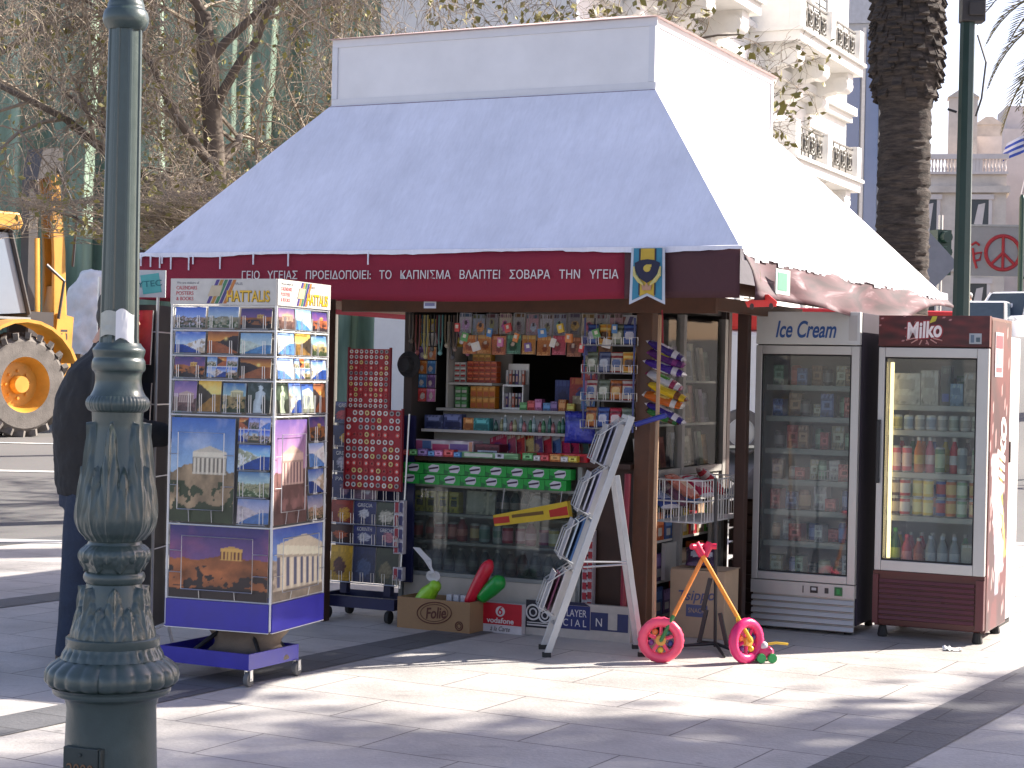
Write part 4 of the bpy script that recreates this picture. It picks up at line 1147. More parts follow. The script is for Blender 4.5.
# small things on the shelf behind the counter
sp_ = [((30, 70, 60), 'dark green'), ((40, 90, 80), 'teal'), ((120, 140, 140), 'grey'), ((170, 170, 166), 'silver'), ((60, 110, 70), 'green'), ((130, 130, 90), 'olive'), ((40, 40, 50), 'black'), ((150, 90, 90), 'dusty red')]
for k in range(20):
    c, cname = sp_[(k * 5 + k // 4) % len(sp_)]
    h = .07 + .035 * ((k * 7) % 3) / 2
    key = 'vial_%s_%d' % (cname, round(h * 1000))
    me = bottle_mesh(key, c, tuple(min(255, x + 50) for x in c), (190, 190, 190) if k % 3 else (40, 40, 40), r=.014, h=h)
    good(me, 'vial', 'small %s bottle in the row on the white shelf behind the counter' % cname, 'bottle', -1.06 + k * .034, .17 + .02 * (k % 2), 1.2435, 0, 'small bottles on the white shelf')
for k, (a, c, lab, w_, h_) in enumerate(((-1.5, (70, 80, 120), 'slate blue packet', .13, .09), (-1.36, (60, 70, 120), 'dark blue packet', .13, .10), (-1.24, (190, 120, 50), 'orange packet', .08, .08), (-1.15, (40, 140, 140), 'turquoise box', .11, .08))):
    me = pack_mesh('shelfpack%d' % k, w_, .07, h_, c, [(.1, .9, .15, .5, tuple(max(0, x - 40) for x in c)), (.2, .8, .6, .85, tuple(min(255, x + 70) for x in c))])
    good(me, 'packet', '%s at the left end of the white shelf' % lab, 'packet', a, .17, 1.2435, R(4), 'packets at the left of the white shelf')
# tobacco: orange and red packs in stacks
def pack_stack(lab, c, c2, a0, n, rows, z0, w_, h_, b=.40):
    me = pack_mesh('tob%s' % lab, w_ - .002, .06, h_ - .002, c, [(.1, .9, .12, .5, c2), (.15, .85, .62, .86, tuple(min(255, x + 40) for x in c))])
    for j in range(rows):
        for k in range(n):
            good(me, 'cigarette_pack', '%s cigarette pack stacked on the tobacco shelf' % lab, 'cigarette pack', a0 + k * w_, b, z0 + .0005 + j * h_, 0, '%s cigarette packs' % lab)
pack_stack('orange', (226, 140, 34), (200, 96, 24), -1.33, 4, 2, 1.3805, .046, .075)
pack_stack('red orange', (206, 92, 40), (170, 50, 34), -1.36, 5, 4, 1.5505, .044, .036)
pack_stack('yellow', (216, 160, 60), (180, 110, 40), -1.32, 3, 2, 1.6955, .046, .045)
pack_stack('green and white', (90, 160, 90), (214, 210, 200), -1.445, 2, 3, 1.3805, .046, .048)
pack_stack('plain white', (206, 206, 196), (190, 60, 60), -1.455, 2, 4, 1.5505, .044, .034)
# little white wire stand with markers
ws = kthing('marker_stand', 'small white two tier stand of lighters at the left of the dark window', 'stand', -1.05, .42, 1.381)
w = MB(); w.box(-.075, .075, -.03, .06, .0, .012); w.box(-.075, .075, -.03, .06, .15, .162); w.box(-.075, -.068, -.03, .06, .013, .149); w.box(.068, .075, -.03, .06, .013, .149); w.box(-.075, .075, .05, .06, .163, .30); w.build('frame', M['alu'], ws)
lc = [((90, 60, 140), 'purple'), ((210, 210, 210), 'white'), ((200, 90, 60), 'orange'), ((40, 40, 50), 'black')]
for j in range(2):
    for k in range(6):
        c, nm = lc[(k + j) % 4]
        good(pack_mesh('lighter' + nm, .018, .014, .095, c, [(.1, .9, .75, .98, (200, 200, 200)), (.2, .8, .2, .6, (220, 180, 160))]), 'lighter', '%s lighter standing in the small white stand' % nm, 'lighter', -1.11 + k * .0235, .43, 1.3935 + j * .15, 0, 'lighters in the white stand')
# things behind the window sill on the right
good(pack_mesh('beigebox', .12, .1, .10, (176, 160, 130), [(.1, .9, .1, .5, (150, 132, 104))]), 'card_box', 'beige card box on the window sill', 'box', -.56, .44, 1.3805)
good(mag_mesh('folder', .16, .22, .02, 7, [(200, 60, 40), (230, 130, 60), (60, 70, 150)]), 'folder', 'red folder leaning inside the window behind the beige box', 'folder', -.62, .52, 1.3805, R(12), rx=R(-8))
good(mag_mesh('bluefolder', .1, .2, .03, 8, [(40, 60, 140), (70, 90, 170), (30, 40, 110)]), 'folder', 'dark blue folder standing inside the window', 'folder', -.76, .54, 1.3805, R(25))
# magazines clipped in two hanging rows over the window
r = random.Random(21)
names1 = ['white', 'pale blue', 'grey', 'cream', 'light grey', 'pink striped', 'silver', 'ivory', 'pearl', 'ash grey', 'chalk white', 'mist blue']
for k in range(12):
    b_ = [(190, 190, 200), (150, 160, 180), (140, 140, 146), (200, 190, 170), (170, 172, 176), (190, 150, 160)][k % 6]
    me = mag_mesh('hang%d' % k, .085, .13, .006, 90 + k, [b_, tuple(r.randint(30, 130) for _ in range(3)), tuple(r.randint(90, 220) for _ in range(3)), (60, 50, 60)])
    good(me, 'magazine', '%s magazine clipped in the upper row above the window, %s' % (names1[k], 'left half' if k < 6 else 'right half'), 'magazine', -1.22 + k * .095, .02, 1.865 + r.uniform(-.006, .006), R(r.uniform(-4, 4)), 'magazines hanging above the window', rx=R(-3))
cn2 = [((214, 120, 50), 'orange'), ((206, 130, 60), 'amber'), ((190, 100, 50), 'rust'), ((70, 130, 100), 'green'), ((210, 140, 60), 'honey'), ((200, 120, 50), 'ochre'), ((200, 70, 90), 'red and white'), ((160, 90, 50), 'brown'), ((90, 90, 160), 'violet'), ((180, 120, 70), 'tan')]
for k, (c, nm) in enumerate(cn2):
    me = mag_mesh('hang2%d' % k, .095, .12, .006, 190 + k, [c, tuple(min(255, x + 60) for x in c), tuple(max(0, x - 60) for x in c), (220, 200, 180)])
    good(me, 'magazine', '%s magazine clipped in the lower row above the window' % nm, 'magazine', -1.2 + k * .105, .045, 1.735 + r.uniform(-.006, .006), R(r.uniform(-5, 5)), 'magazines hanging above the window', rx=R(-4))
# belts, chains and necklaces at the left end
bc = [((60, 50, 40), 'brown'), ((110, 40, 40), 'dark red'), ((60, 80, 90), 'slate'), ((150, 140, 80), 'yellowish'), ((40, 40, 40), 'black'), ((90, 30, 40), 'wine red'), ((60, 110, 110), 'teal'), ((120, 110, 90), 'beige'), ((30, 30, 36), 'jet black'), ((80, 60, 50), 'tan'), ((150, 150, 150), 'silver'), ((100, 40, 60), 'plum')]
for k, (c, nm) in enumerate(bc):
    g = MB(); L = .16 + .05 * ((k * 3) % 5) / 2
    g.tube([(-.012, 0, 0), (-.014, 0, -L * .7), (-.006, 0, -L), (.006, 0, -L), (.014, 0, -L * .7), (.012, 0, 0)], .006, 5, S(*c)); g.ball((0, -.002, -L - .012), .016, 8, 6, S(*tuple(min(255, x + 60) for x in c)))
    me = g.mesh('strap%d' % k, M['plastic'], 60)
    good(me, 'strap', '%s strap with a pendant hanging at the left of the kiosk front' % nm, 'strap', -1.62 + k * .036, .03 + .02 * (k % 3), 1.985, R(15 * (k % 3)), 'straps hanging left of the window')
hat = kthing('hat', 'round black brimmed hat hung at the left end of the kiosk front', 'hat', -1.60, -.05, 1.66)
w = MB(); w.lathe([(.0, -.05), (.045, -.055), (.05, -.04), (.054, 0), (.082, .012), (.086, .02), (.04, .022)], 24, None, axis='Y'); w.build('felt', mat('black felt', (.02, .02, .022), .9, bump=.2), hat, 50)
hw = MB(); hw.tube([(0, .02, .1), (0, .05, .34)], .003, 5); hw.build('cord', M['black'], hat)

# red boards full of round badges
def badge_board(name, label, a, b, z, w_, h_, nx_, nz_, seed, rot=0):
    t = kthing(name, label, 'badge board', a, b, z, rot)
    g = MB(); g.box(0, w_, 0, .012, 0, h_, None); g.build('board', M['red_board'], t)
    g = MB(); g.box(-.01, -.001, -.006, .016, -.01, h_ + .01); g.box(w_ + .001, w_ + .01, -.006, .016, -.01, h_ + .01); g.box(-.0009, w_ + .0009, -.006, .016, -.01, -.001); g.build('frame', mat('red frame ' + name, S(120, 20, 34), .5), t)
    r = random.Random(seed)
    fam = []
    for q in range(7):
        c = [(214, 208, 200), (196, 190, 190), (206, 60, 60), (170, 30, 40), (210, 190, 120), (150, 140, 140), (224, 220, 214)][q]; i2 = [(160, 40, 50), (60, 60, 70), (220, 200, 190), (110, 20, 30), (150, 60, 40), (60, 40, 50), (190, 120, 60)][q]
        g = MB(); rr = min(w_ / nx_, h_ / nz_) * .36
        g.lathe([(rr * .5, .003), (rr * .5, .0), (rr * .52, -.002), (rr, -.002), (rr * .95, .004), (rr * .5, .004)], 10, [S(*i2), S(*i2), S(*c), S(*c), S(*c), S(*c)], axis='Y', c=(0, -.005, 0))
        fam.append(g.mesh('badge', M['plastic']))
    for j in range(nz_):
        for i in range(nx_):
            if r.random() < .06: continue
            q = r.choice((0, 0, 1, 6, 5, 4)) if (j * 7 // nz_) % 3 != 1 else r.choice((2, 3, 3, 2, 4))
            link('badge', fam[q], t, (w_ * (i + .5) / nx_, 0, h_ * (j + .5) / nz_))
badge_board('badge_board', 'upper red board covered with round badges left of the kiosk', -1.965, -.17, 1.37, .30, .385, 8, 11, 1)
badge_board('badge_board', 'lower red board covered with round badges beside the book rack', -1.955, -.21, .855, .41, .51, 9, 11, 2)

# wire rack with snacks at the right of the window
wr = kthing('snack_rack', 'four tier wire rack of snack bags beside the corner post', 'rack', -.185, -.03, 1.27)
w = MB()
for x in (-.165, .165):
    for y in (-.02, .09): w.tube([(x, y, 0), (x, y, .70)], .006, 6)
w.build('frame', mat('blue painted wire', S(70, 80, 130), .45), wr)
for z in (.02, .19, .36, .53):
    s_ = MB()
    for y in (-.06, .09): s_.tube([(-.165, y, z), (.165, y, z)], .004, 5)
    for k in range(7):
        x = -.165 + k * .055; s_.tube([(x, .09, z), (x, -.06, z), (x, -.065, z + .05), (x + .04, -.065, z + .05), (x + .04, -.06, z)], .0025, 4)
    s_.build('shelf', M['steel'], wr)
hd = MB(); hd.box(-.15, .165, .06, .066, .62, .72, S(190, 190, 196)); hd.box(-.14, -.06, .058, .0598, .64, .70, S(70, 70, 100))
for k in range(3): hd.prism([(-.03 + k * .05, .63), (-.005 + k * .05, .63), (.025 + k * .05, .71), (.0 + k * .05, .71)], .0575, .0595, S(*[(190, 120, 60), (120, 60, 60), (70, 60, 120)][k]))
hd.build('header_card', M['print'], wr)
scs = [((190, 110, 50), (230, 190, 120), (110, 60, 40), 'brown'), ((120, 130, 160), (200, 206, 220), (60, 70, 110), 'steel blue'), ((70, 100, 170), (210, 210, 230), (40, 50, 110), 'blue'), ((200, 190, 180), (90, 110, 160), (150, 60, 60), 'white'), ((190, 50, 70), (240, 220, 220), (120, 30, 40), 'red'), ((220, 150, 50), (90, 60, 40), (240, 210, 120), 'golden'), ((130, 140, 120), (220, 220, 200), (80, 90, 70), 'sage')]
tier = ['bottom', 'second', 'third', 'top']
for j in range(4):
    for k in range(4):
        c = scs[(j * 3 + k * 2 + (k * j) % 2) % 7]
        me = bag_mesh('snack' + c[3], .08, .125, .03, *c[:3])
        good(me, 'snack_bag', '%s snack bag in the %s tier of the wire rack' % (c[3], tier[j]), 'snack bag', -.31 + k * .083, -.03, 1.297 + j * .17, R(8 * (k - 1.5)), 'snack bags in the wire rack', rx=R(-6))
good(bag_mesh('bluesack', .2, .2, .1, (50, 60, 170), (70, 80, 190), (40, 50, 140)), 'blue_bag', 'blue plastic bag hanging below the left of the snack rack', 'bag', -.4, .02, 1.19, R(10))

# wares in the glass cabinet
for k in range(4):
    me = pack_mesh('yellowpack', .072, .06, .135, (190, 180, 40), [(.2, .8, .3, .6, (60, 70, 40)), (.1, .9, .8, .95, (230, 220, 120)), (.25, .75, .66, .76, (40, 90, 60))])
    good(me, 'tea_pack', 'yellow pack on the top shelf of the glass cabinet', 'pack', -1.57 + k * .085, .13, .7035, R(3 * (-1) ** k), 'yellow packs on the top cabinet shelf')
good(pack_mesh('papers', .2, .02, .15, (206, 202, 180), [(.7, .78, 0, 1, (230, 224, 196)), (.05, .6, .1, .9, (196, 196, 176))]), 'paper_stack', 'cream papers standing on the top shelf of the glass cabinet', 'papers', -1.12, .10, .7035, R(5), rx=R(-6))
good(pack_mesh('papers2', .15, .02, .14, (196, 190, 180), [(.1, .9, .1, .35, (110, 60, 50)), (.1, .9, .45, .9, (214, 206, 196))]), 'paper_stack', 'tilted pale leaflet behind the cabinet glass', 'leaflet', -.72, .07, .7035, R(-8), rx=R(-10), ry=R(14))
bts = [((60, 80, 70), 'dark green'), ((90, 100, 100), 'grey'), ((70, 90, 80), 'sea green'), ((110, 110, 100), 'smoky'), ((130, 90, 50), 'amber'), ((150, 100, 60), 'honey coloured')]
for k in range(11):
    c, nm = bts[min(5, k // 2)]
    good(bottle_mesh('cab' + nm, c, (170, 160, 150), (206, 206, 200), .034, .165), 'drink_bottle', '%s bottle with a silver cap on the top cabinet shelf' % nm, 'bottle', -1.22 + k * .077, .18, .7035, 0, 'bottles on the top cabinet shelf')
js = [((120, 90, 60), (160, 60, 50), 'brown'), ((150, 50, 54), (206, 150, 150), 'red'), ((130, 44, 50), (190, 120, 110), 'dark red'), ((110, 80, 60), (190, 170, 120), 'brick'), ((140, 160, 160), (90, 130, 120), 'silver green'), ((170, 40, 70), (210, 130, 150), 'crimson'), ((160, 70, 110), (220, 170, 190), 'pink'), ((180, 100, 130), (226, 190, 200), 'rose'), ((190, 180, 100), (220, 220, 190), 'pale yellow'), ((150, 160, 140), (210, 210, 200), 'pale green')]
for k in range(15):
    c, c2, nm = js[(k * 10) // 15]
    if k % 3 == 1: me = bottle_mesh('mid_b' + nm, c, c2, (210, 210, 210), .036, .16); lab = '%s bottle on the middle cabinet shelf' % nm; ct = 'bottle'
    else: me = can_mesh('mid_c' + nm, c, c2, (170, 170, 165), .036, .118); lab = '%s can on the middle cabinet shelf' % nm; ct = 'can'
    good(me, 'drink_' + ct, lab, ct, -1.585 + k * .082, .11 + .03 * (k % 2), .5235, 0, 'drinks on the middle cabinet shelf')
for k in range(13):
    good(bottle_mesh('low', (70, 78, 76), (110, 116, 112), (160, 160, 156), .037, .15), 'drink_bottle', 'dim grey bottle on the cabinet floor behind the glass', 'bottle', -1.56 + k * .09, .16, .3255, 0, 'bottles on the cabinet floor')
# long yellow chocolate carton leaning in front of the glass
yb = kthing('chocolate_carton', 'long yellow triangular carton with red ends leaning across the cabinet glass', 'carton', -.68, -.10, .735)
w = MB(); w.T = Matrix.Rotation(R(-11), 4, 'Y')
w.prism([(-.25, -.035), (.27, -.05), (.27, .05), (-.25, .035)], 0, .05, S(232, 196, 50)); w.prism([(-.25, -.02), (-.14, -.025), (-.14, .015), (-.25, .02)], -.002, -.0003, S(200, 50, 40)); w.prism([(.14, -.032), (.265, -.035), (.265, .02), (.14, .012)], -.002, -.0003, S(200, 50, 40)); w.prism([(-.12, .0), (.1, -.008), (.1, .014), (-.12, .02)], -.002, -.0003, S(120, 90, 40))
w.build('carton', M['print'], yb)
ys_ = MB(); ys_.tube([(-.2, .02, .03), (-.2, .06, .2)], .002, 4); ys_.tube([(.2, .02, .07), (.2, .06, .2)], .002, 4); ys_.build('string', M['letter_white'], yb)
# strip of red and white packs right of the cabinet
for k in range(8):
    me = pack_mesh('strip', .07, .05, .062, (206, 196, 200), [(.05, .45, .1, .8, (180, 40, 60)), (.55, .95, .2, .9, (170, 40, 50)), (.4, .6, .4, .6, (40, 40, 60))])
    good(me, 'cigarette_pack', 'red and white pack in the tall column right of the glass cabinet', 'cigarette pack', -.31, .0, .16 + k * .0622, 0, 'column of red and white packs')
b = MB(); b.box(-.36, -.04, .05, .12, .06, 1.04); b.box(-.355, -.265, -.03, .049, .10, .158); b.build('column_back', M['dark_wood'], ko)

# extra stock crowding the opening
r = random.Random(91)
xs5 = [((206, 60, 60), 'red'), ((226, 190, 60), 'yellow'), ((70, 130, 190), 'blue'), ((90, 160, 90), 'green'), ((220, 130, 60), 'orange'), ((200, 110, 160), 'pink'), ((214, 210, 204), 'white'), ((110, 80, 140), 'violet')]
x = -1.60; k = 0
while x < -.40:
    c, nm = xs5[(k * 3 + r.randint(0, 1)) % 8]; w_ = (.05, .062, .075)[k % 3]; h_ = (.032, .045, .038)[(k * 2) % 3]
    me = pack_mesh('candy%s%d' % (nm, k % 3), w_ - .003, .06, h_, c, [(.1, .9, .25, .75, tuple(min(255, v + 70) for v in c)), (.3, .7, .35, .65, tuple(max(0, v - 80) for v in c))])
    if not (-1.2 < x < -.76): good(me, 'candy_box', '%s candy box in the low front row on the counter' % nm, 'candy box', x + w_ / 2, -.065 + .004 * (k % 2), 1.0763, R(r.uniform(-3, 3)), 'candy boxes at the counter front')
    x += w_; k += 1
for k in range(12):
    c, nm = xs5[(k * 5 + k // 5) % 8]; i, j = k % 2, k // 2
    good(mag_mesh('blister' + nm, .06, .085, .012, 300 + k, [c, tuple(min(255, v + 60) for v in c), (206, 200, 190)]), 'blister_pack', '%s blister pack hanging on the left inner wall beside the tobacco shelf' % nm, 'blister pack', -1.625 + i * .066, .20, 1.42 + j * .092, R(r.uniform(-5, 5)), 'blister packs beside the tobacco shelf', rx=R(-3))
for j in range(2):
    for k in range(6):
        c, nm = xs5[(k * 3 + j * 4 + 1) % 8]
        good(pack_mesh('ctn' + nm, .048, .08, .062, c, [(.1, .9, .5, .9, tuple(min(255, v + 50) for v in c)), (.2, .8, .1, .35, tuple(max(0, v - 60) for v in c))]), 'small_carton', '%s small carton high on the tobacco shelf stack' % nm, 'carton', -1.455 + k * .051, .42, 1.745 + .045 * 0 + j * .0625 + .042, 0, 'small cartons high on the tobacco shelf')
for k in range(5):
    c, nm = xs5[(k * 3 + 2) % 8]
    good(mag_mesh('sidehang%d' % k, .09, .13, .008, 340 + k, [c, tuple(max(0, v - 70) for v in c), (220, 210, 190)]), 'magazine', '%s magazine hanging down the right edge of the dark window' % nm, 'magazine', -.43 + .012 * (k % 2), .20, 1.40 + k * .09, R(10), 'magazines at the right window edge', rx=R(-5))
for k in range(7):
    c, nm = xs5[(k * 5 + 3) % 8]
    good(pack_mesh('sill' + nm, .05, .05, .05 + .012 * (k % 3), c, [(.1, .9, .3, .7, tuple(min(255, v + 60) for v in c))]), 'small_pack', '%s small pack on the sill of the dark window' % nm, 'pack', -.95 + k * .056, .36, 1.3805, R(r.uniform(-10, 10)), 'small packs on the window sill')

# trinkets dangling from the beam in front of the opening
for k in range(16):
    c, nm = xs5[(k * 3 + k // 3) % 8]; L = .07 + .03 * ((k * 7) % 5)
    g = MB(); g.tube([(0, 0, 0), (.002, 0, -L)], .0018, 4, S(150, 146, 140)); g.cbox((.002, 0, -L - .028), (.034 + .01 * (k % 3), .012, .055), Matrix.Rotation(R(18 * math.sin(k * 2.3)), 3, 'Y'), S(*c)); g.cbox((.002, -.007, -L - .022), (.02, .003, .022), Matrix.Rotation(R(18 * math.sin(k * 2.3)), 3, 'Y'), S(220, 214, 200))
    good(g.mesh('trinket', M['plastic']), 'trinket', '%s trinket dangling on a thread from the beam above the window' % nm, 'trinket', -1.24 + k * .073 + .02 * math.sin(k * 5), -.055, 2.0, R(20 * math.sin(k)), 'trinkets dangling from the beam')
# ------------------------------------------------------------------ right side of the kiosk: wares, chip bags, basket
r = random.Random(77)
chip = [((60, 40, 120), (220, 210, 230), (226, 224, 232), 'violet', .26, 1.83), ((90, 40, 110), (200, 190, 60), (140, 60, 130), 'purple and yellow', .24, 1.77), ((70, 40, 140), (230, 226, 236), (224, 220, 230), 'deep violet', .27, 1.71), ((206, 204, 206), (90, 160, 60), (160, 60, 90), 'white and green', .24, 1.645), ((226, 190, 40), (250, 230, 120), (120, 70, 40), 'yellow', .27, 1.575), ((214, 110, 40), (236, 200, 120), (226, 224, 220), 'orange', .26, 1.515), ((50, 40, 130), (210, 206, 226), (230, 228, 234), 'dark blue', .27, 1.455), ((60, 120, 60), (190, 200, 120), (90, 60, 40), 'green', .22, 1.42)]
hs = kthing('snack_hanger', 'twisted red cord with snack bags clipped to it on the right of the corner post', 'hanger', .19, -.06, 0)
w = MB(); w.tube([(-.03, 0, 2.02), (-.025, .01, 1.8), (-.03, 0, 1.6), (-.025, 0, 1.4)], .006, 6); w.build('cord', mat('red cord', S(150, 40, 50), .6), hs)
for k, (c1, c2, c3, nm, L, z) in enumerate(chip):
    me = bag_mesh('chip' + nm, .11, L, .06, c1, c2, c3)
    o = good(me, 'chip_bag', '%s snack bag clipped crosswise on the hanging cord beside the corner post' % nm, 'snack bag', .085 + .012 * math.sin(k * 2.1), -.10 - .01 * (k % 3), z, 0)
    o.rotation_euler = (Matrix.Rotation(-TH + R(10), 3, 'Z') @ Matrix.Rotation(R(102 - 4 * (k % 3)), 3, 'Y') @ Matrix.Rotation(R(90 + 12 * (k % 2)), 3, 'Z') @ Matrix.Rotation(R(14), 3, 'X')).to_euler()
# wire basket of bags
wb = kthing('wire_basket', 'white wire basket full of snack bags on the right side of the kiosk', 'basket', .19, .62, .72)
w = MB()
for z in (0, .13, .26): w.tube([(-.15, -.40, z), (.15, -.40, z), (.15, .40, z), (-.15, .40, z), (-.15, -.40, z)], .005, 5)
for k in range(17):
    y = -.40 + k * .05; w.tube([(-.15, y, .26), (-.15, y, 0), (.15, y, 0), (.15, y, .26)], .0032, 4)
for k in range(1, 6): w.tube([(-.15 + k * .05, -.40, .26), (-.15 + k * .05, -.40, 0)], .0032, 4); w.tube([(-.15 + k * .05, .40, .26), (-.15 + k * .05, .40, 0)], .0032, 4)
w.build('wire', M['alu'], wb)
bk = [((70, 90, 160), (190, 200, 230), (220, 220, 230), 'blue and white'), ((220, 140, 120), (240, 200, 170), (200, 90, 60), 'salmon'), ((150, 110, 140), (226, 200, 200), (200, 190, 190), 'mauve'), ((206, 50, 90), (240, 190, 200), (230, 226, 230), 'bright pink'), ((60, 120, 200), (140, 180, 230), (220, 226, 236), 'sky blue'), ((200, 60, 70), (240, 220, 210), (220, 200, 190), 'red')]
for k, (c1, c2, c3, nm) in enumerate(bk):
    o = good(bag_mesh('bk' + nm, .18, .24, .08, c1, c2, c3), 'chip_bag', '%s snack bag lying in the white wire basket' % nm, 'snack bag', .12 + .12 * (k % 2), .28 + .125 * k, .80 + .06 * (k % 2), R(70 + 25 * (k % 3)), rx=R(-62 + 8 * (k % 3)))
# wares behind the side glass and on the open side shelves
sidec = [((150, 130, 110), 'tan'), ((110, 120, 140), 'slate'), ((150, 80, 70), 'brick red'), ((90, 110, 90), 'moss green'), ((170, 160, 140), 'cream'), ((100, 80, 110), 'plum'), ((160, 120, 60), 'ochre')]
tierl = {1.0305: 'lowest', 1.3155: 'middle', 1.5955: 'top'}
for z in (1.0305, 1.3155, 1.5955):
    for k in range(10):
        b = .2 + k * .135
        if abs(b - .725) < .06: continue
        c, nm = sidec[(k * 3 + int(z * 7)) % 7]
        h_ = .20 + .05 * ((k * 5) % 3) / 2
        me = mag_mesh('side%s%d' % (nm, round(h_ * 100)), .125, h_, .02, k + 3, [c, tuple(min(255, x + 50) for x in c), tuple(max(0, x - 50) for x in c)])
        o = good(me, 'booklet', '%s booklet behind the side glass, %s shelf' % (nm, tierl[z]), 'booklet', -.05 - .02 * (k % 2), b, z, R(90 + 8 * math.sin(k)), 'booklets behind the side glass', rx=R(-7))
oc = [((90, 170, 60), 'lime green'), ((220, 180, 40), 'yellow'), ((200, 100, 50), 'orange'), ((190, 50, 60), 'red'), ((60, 100, 160), 'blue'), ((150, 120, 90), 'brown'), ((100, 70, 120), 'violet')]
tl2 = {.1005: 'floor', .3155: 'lower', .5755: 'middle', .8155: 'upper'}
for z in (.1005, .3155, .5755, .8155):
    for k in range(9):
        b = .19 + k * .15
        if abs(b - .725) < .07: continue
        c, nm = oc[(k * 2 + int(z * 9)) % 7]; h_ = .15 + .05 * ((k * 5) % 3) / 2
        me = pack_mesh('open%s%d' % (nm, round(h_ * 100)), .13, .08, h_, c, [(.1, .9, .55, .85, tuple(min(255, x + 60) for x in c)), (.2, .7, .15, .45, (206, 200, 190))])
        good(me, 'snack_box', '%s box on the %s shelf of the open side rack' % (nm, tl2[z]), 'box', -.075, b, z, R(90), 'boxes on the open side shelves')
# big carton with blue lettering
bx = kthing('carton_box', 'large pale carton with blue lettering standing by the side shelves', 'carton', .285, .32, 0)
w = MB(); w.box(-.18, .18, 0, .26, 0, .42, None); w.build('carton', M['carton_pale'], bx, bevel=.004)
w = MB(); w.box(-.183, -.06, .02, .24, .4205, .4235); w.box(-.003, .19, .0, .26, .424, .4265); w.build('flap', M['carton_pale'], bx)
blue_ink = mat('blue carton ink', S(86, 92, 128), .8, var=.1)
lettering('Tsippo', .24, .085, blue_ink, bx, (0, -.002, .255), (R(90), R(-4), 0), shear=.3, bold=.012)
w = MB(); w.box(-.07, .07, -.002, -.0005, .13, .205); w.build('stamp', blue_ink, bx); lettering('SNACK', .11, .03, M['carton_pale'], bx, (0, -.0035, .17), name='lettering')
o = good(bag_mesh('darkbag', .2, .2, .08, (60, 40, 70), (200, 200, 210), (90, 60, 90)), 'chip_bag', 'dark violet snack bag lying on top of the pale carton', 'snack bag', .28, .40, .44, R(20), rx=R(-60))
# brown crate with a grey cloth in the gap before the ice cream fridge
gcx = kthing('crate', 'brown crate stack in the gap left of the ice cream fridge', 'crate', .30, 1.75, 0, R(8))
w = MB()
for z in (0, .4):
    for k in range(4): w.box(-.26, .26, -.2, -.18, z + .01 + k * .095, z + .09 + k * .095); w.box(-.26, .26, .18, .2, z + .01 + k * .095, z + .09 + k * .095); w.box(-.26, -.24, -.179, .179, z + .01 + k * .095, z + .09 + k * .095); w.box(.24, .26, -.179, .179, z + .01 + k * .095, z + .09 + k * .095)
    w.box(-.239, .239, -.179, .179, z + .01, z + .03)
w.build('slats', M['dark_wood'], gcx)
cl = kthing('cloth', 'grey cloth bundle heaped on the brown crates left of the ice cream fridge', 'cloth', .30, 1.75, .80, R(8))
w = MB()
def cf(u, v): 
    x = (u - .5) * .6; y = (v - .5) * .46; e = max(0, 1 - (2 * u - 1) ** 4) * max(0, 1 - (2 * v - 1) ** 4)
    return (x, y, .28 * e * (.75 + .5 * noise.noise(Vector((u * 3, v * 3, 8)))) + .03 * noise.noise(Vector((u * 14, v * 14, 2))) * e)
w.grid(cf, 30, 24); w.add([(-.3, -.23, -.002), (.3, -.23, -.002), (.3, .23, -.002), (-.3, .23, -.002)], [(3, 2, 1, 0)])
w.build('fabric', mat('grey cloth', S(120, 124, 142), .9, var=.15, bump=.2), cl, 80)

# ------------------------------------------------------------------ boxes and signs at the kiosk foot
fb = kthing('carton_box', 'brown open carton with an oval printed logo at the kiosk foot', 'carton', -1.215, -.34, 0, R(-3))
w = MB()
w.box(-.265, .265, 0, .008, 0, .195); w.box(-.265, .265, .222, .23, 0, .195); w.box(-.265, -.257, .0085, .2215, 0, .195); w.box(.257, .265, .0085, .2215, 0, .195); w.box(-.256, .256, .009, .221, .002, .012)
w.build('carton', M['carton'], fb)
ink = mat('brown carton ink', S(92, 52, 40), .8)
w = MB(); w.T = Matrix.Rotation(R(-6), 4, 'Y')
for q in (1.0, .8):
    pts = [(.02 + .125 * q * math.cos(2 * PI * k / 40), -.002, .11 + .066 * q * math.sin(2 * PI * k / 40)) for k in range(41)]
    w.tube(pts, .0035 if q == 1 else .002, 4)
w.T = None
w.torus((.19, -.0015, .045), .026, .004, 20, 4); w.torus((.19, -.0015, .045), .015, .003, 16, 4)
w.build('oval_logo', ink, fb); lettering('Folie', .15, .07, ink, fb, (.02, -.002, .112), (R(90), R(-6), 0), shear=.25, bold=.02)
def inflatable(nm, lab, col, a, b, z, L, rad, az, tilt):
    t = kthing(nm, lab, 'toy bat', a, b, z)
    w = MB(); d = Vector((math.sin(R(tilt)) * math.cos(R(az)), math.sin(R(tilt)) * math.sin(R(az)), math.cos(R(tilt))))
    N = 12; w.tube([d * (L * k / N) for k in range(N + 1)], [rad * (.35 if k == 0 else .72 + .28 * min(1, k / 6)) * (1 if k < N - 1 else (.8 if k == N - 1 else .35)) for k in range(N + 1)], 14, S(*col))
    w.build('body', M['plastic'], t, 60)
inflatable('inflatable_bat', 'red inflatable bat sticking up out of the carton at the kiosk foot', (206, 30, 54), -1.03, -.24, .16, .33, .043, 5, 28)
inflatable('inflatable_bat', 'green inflatable bat leaning right of the red one', (30, 150, 60), -.955, -.22, .20, .22, .05, 0, 48)
hd = kthing('toy_hand', 'lime green toy with white strings sticking out of the carton', 'toy', -1.33, -.24, .16)
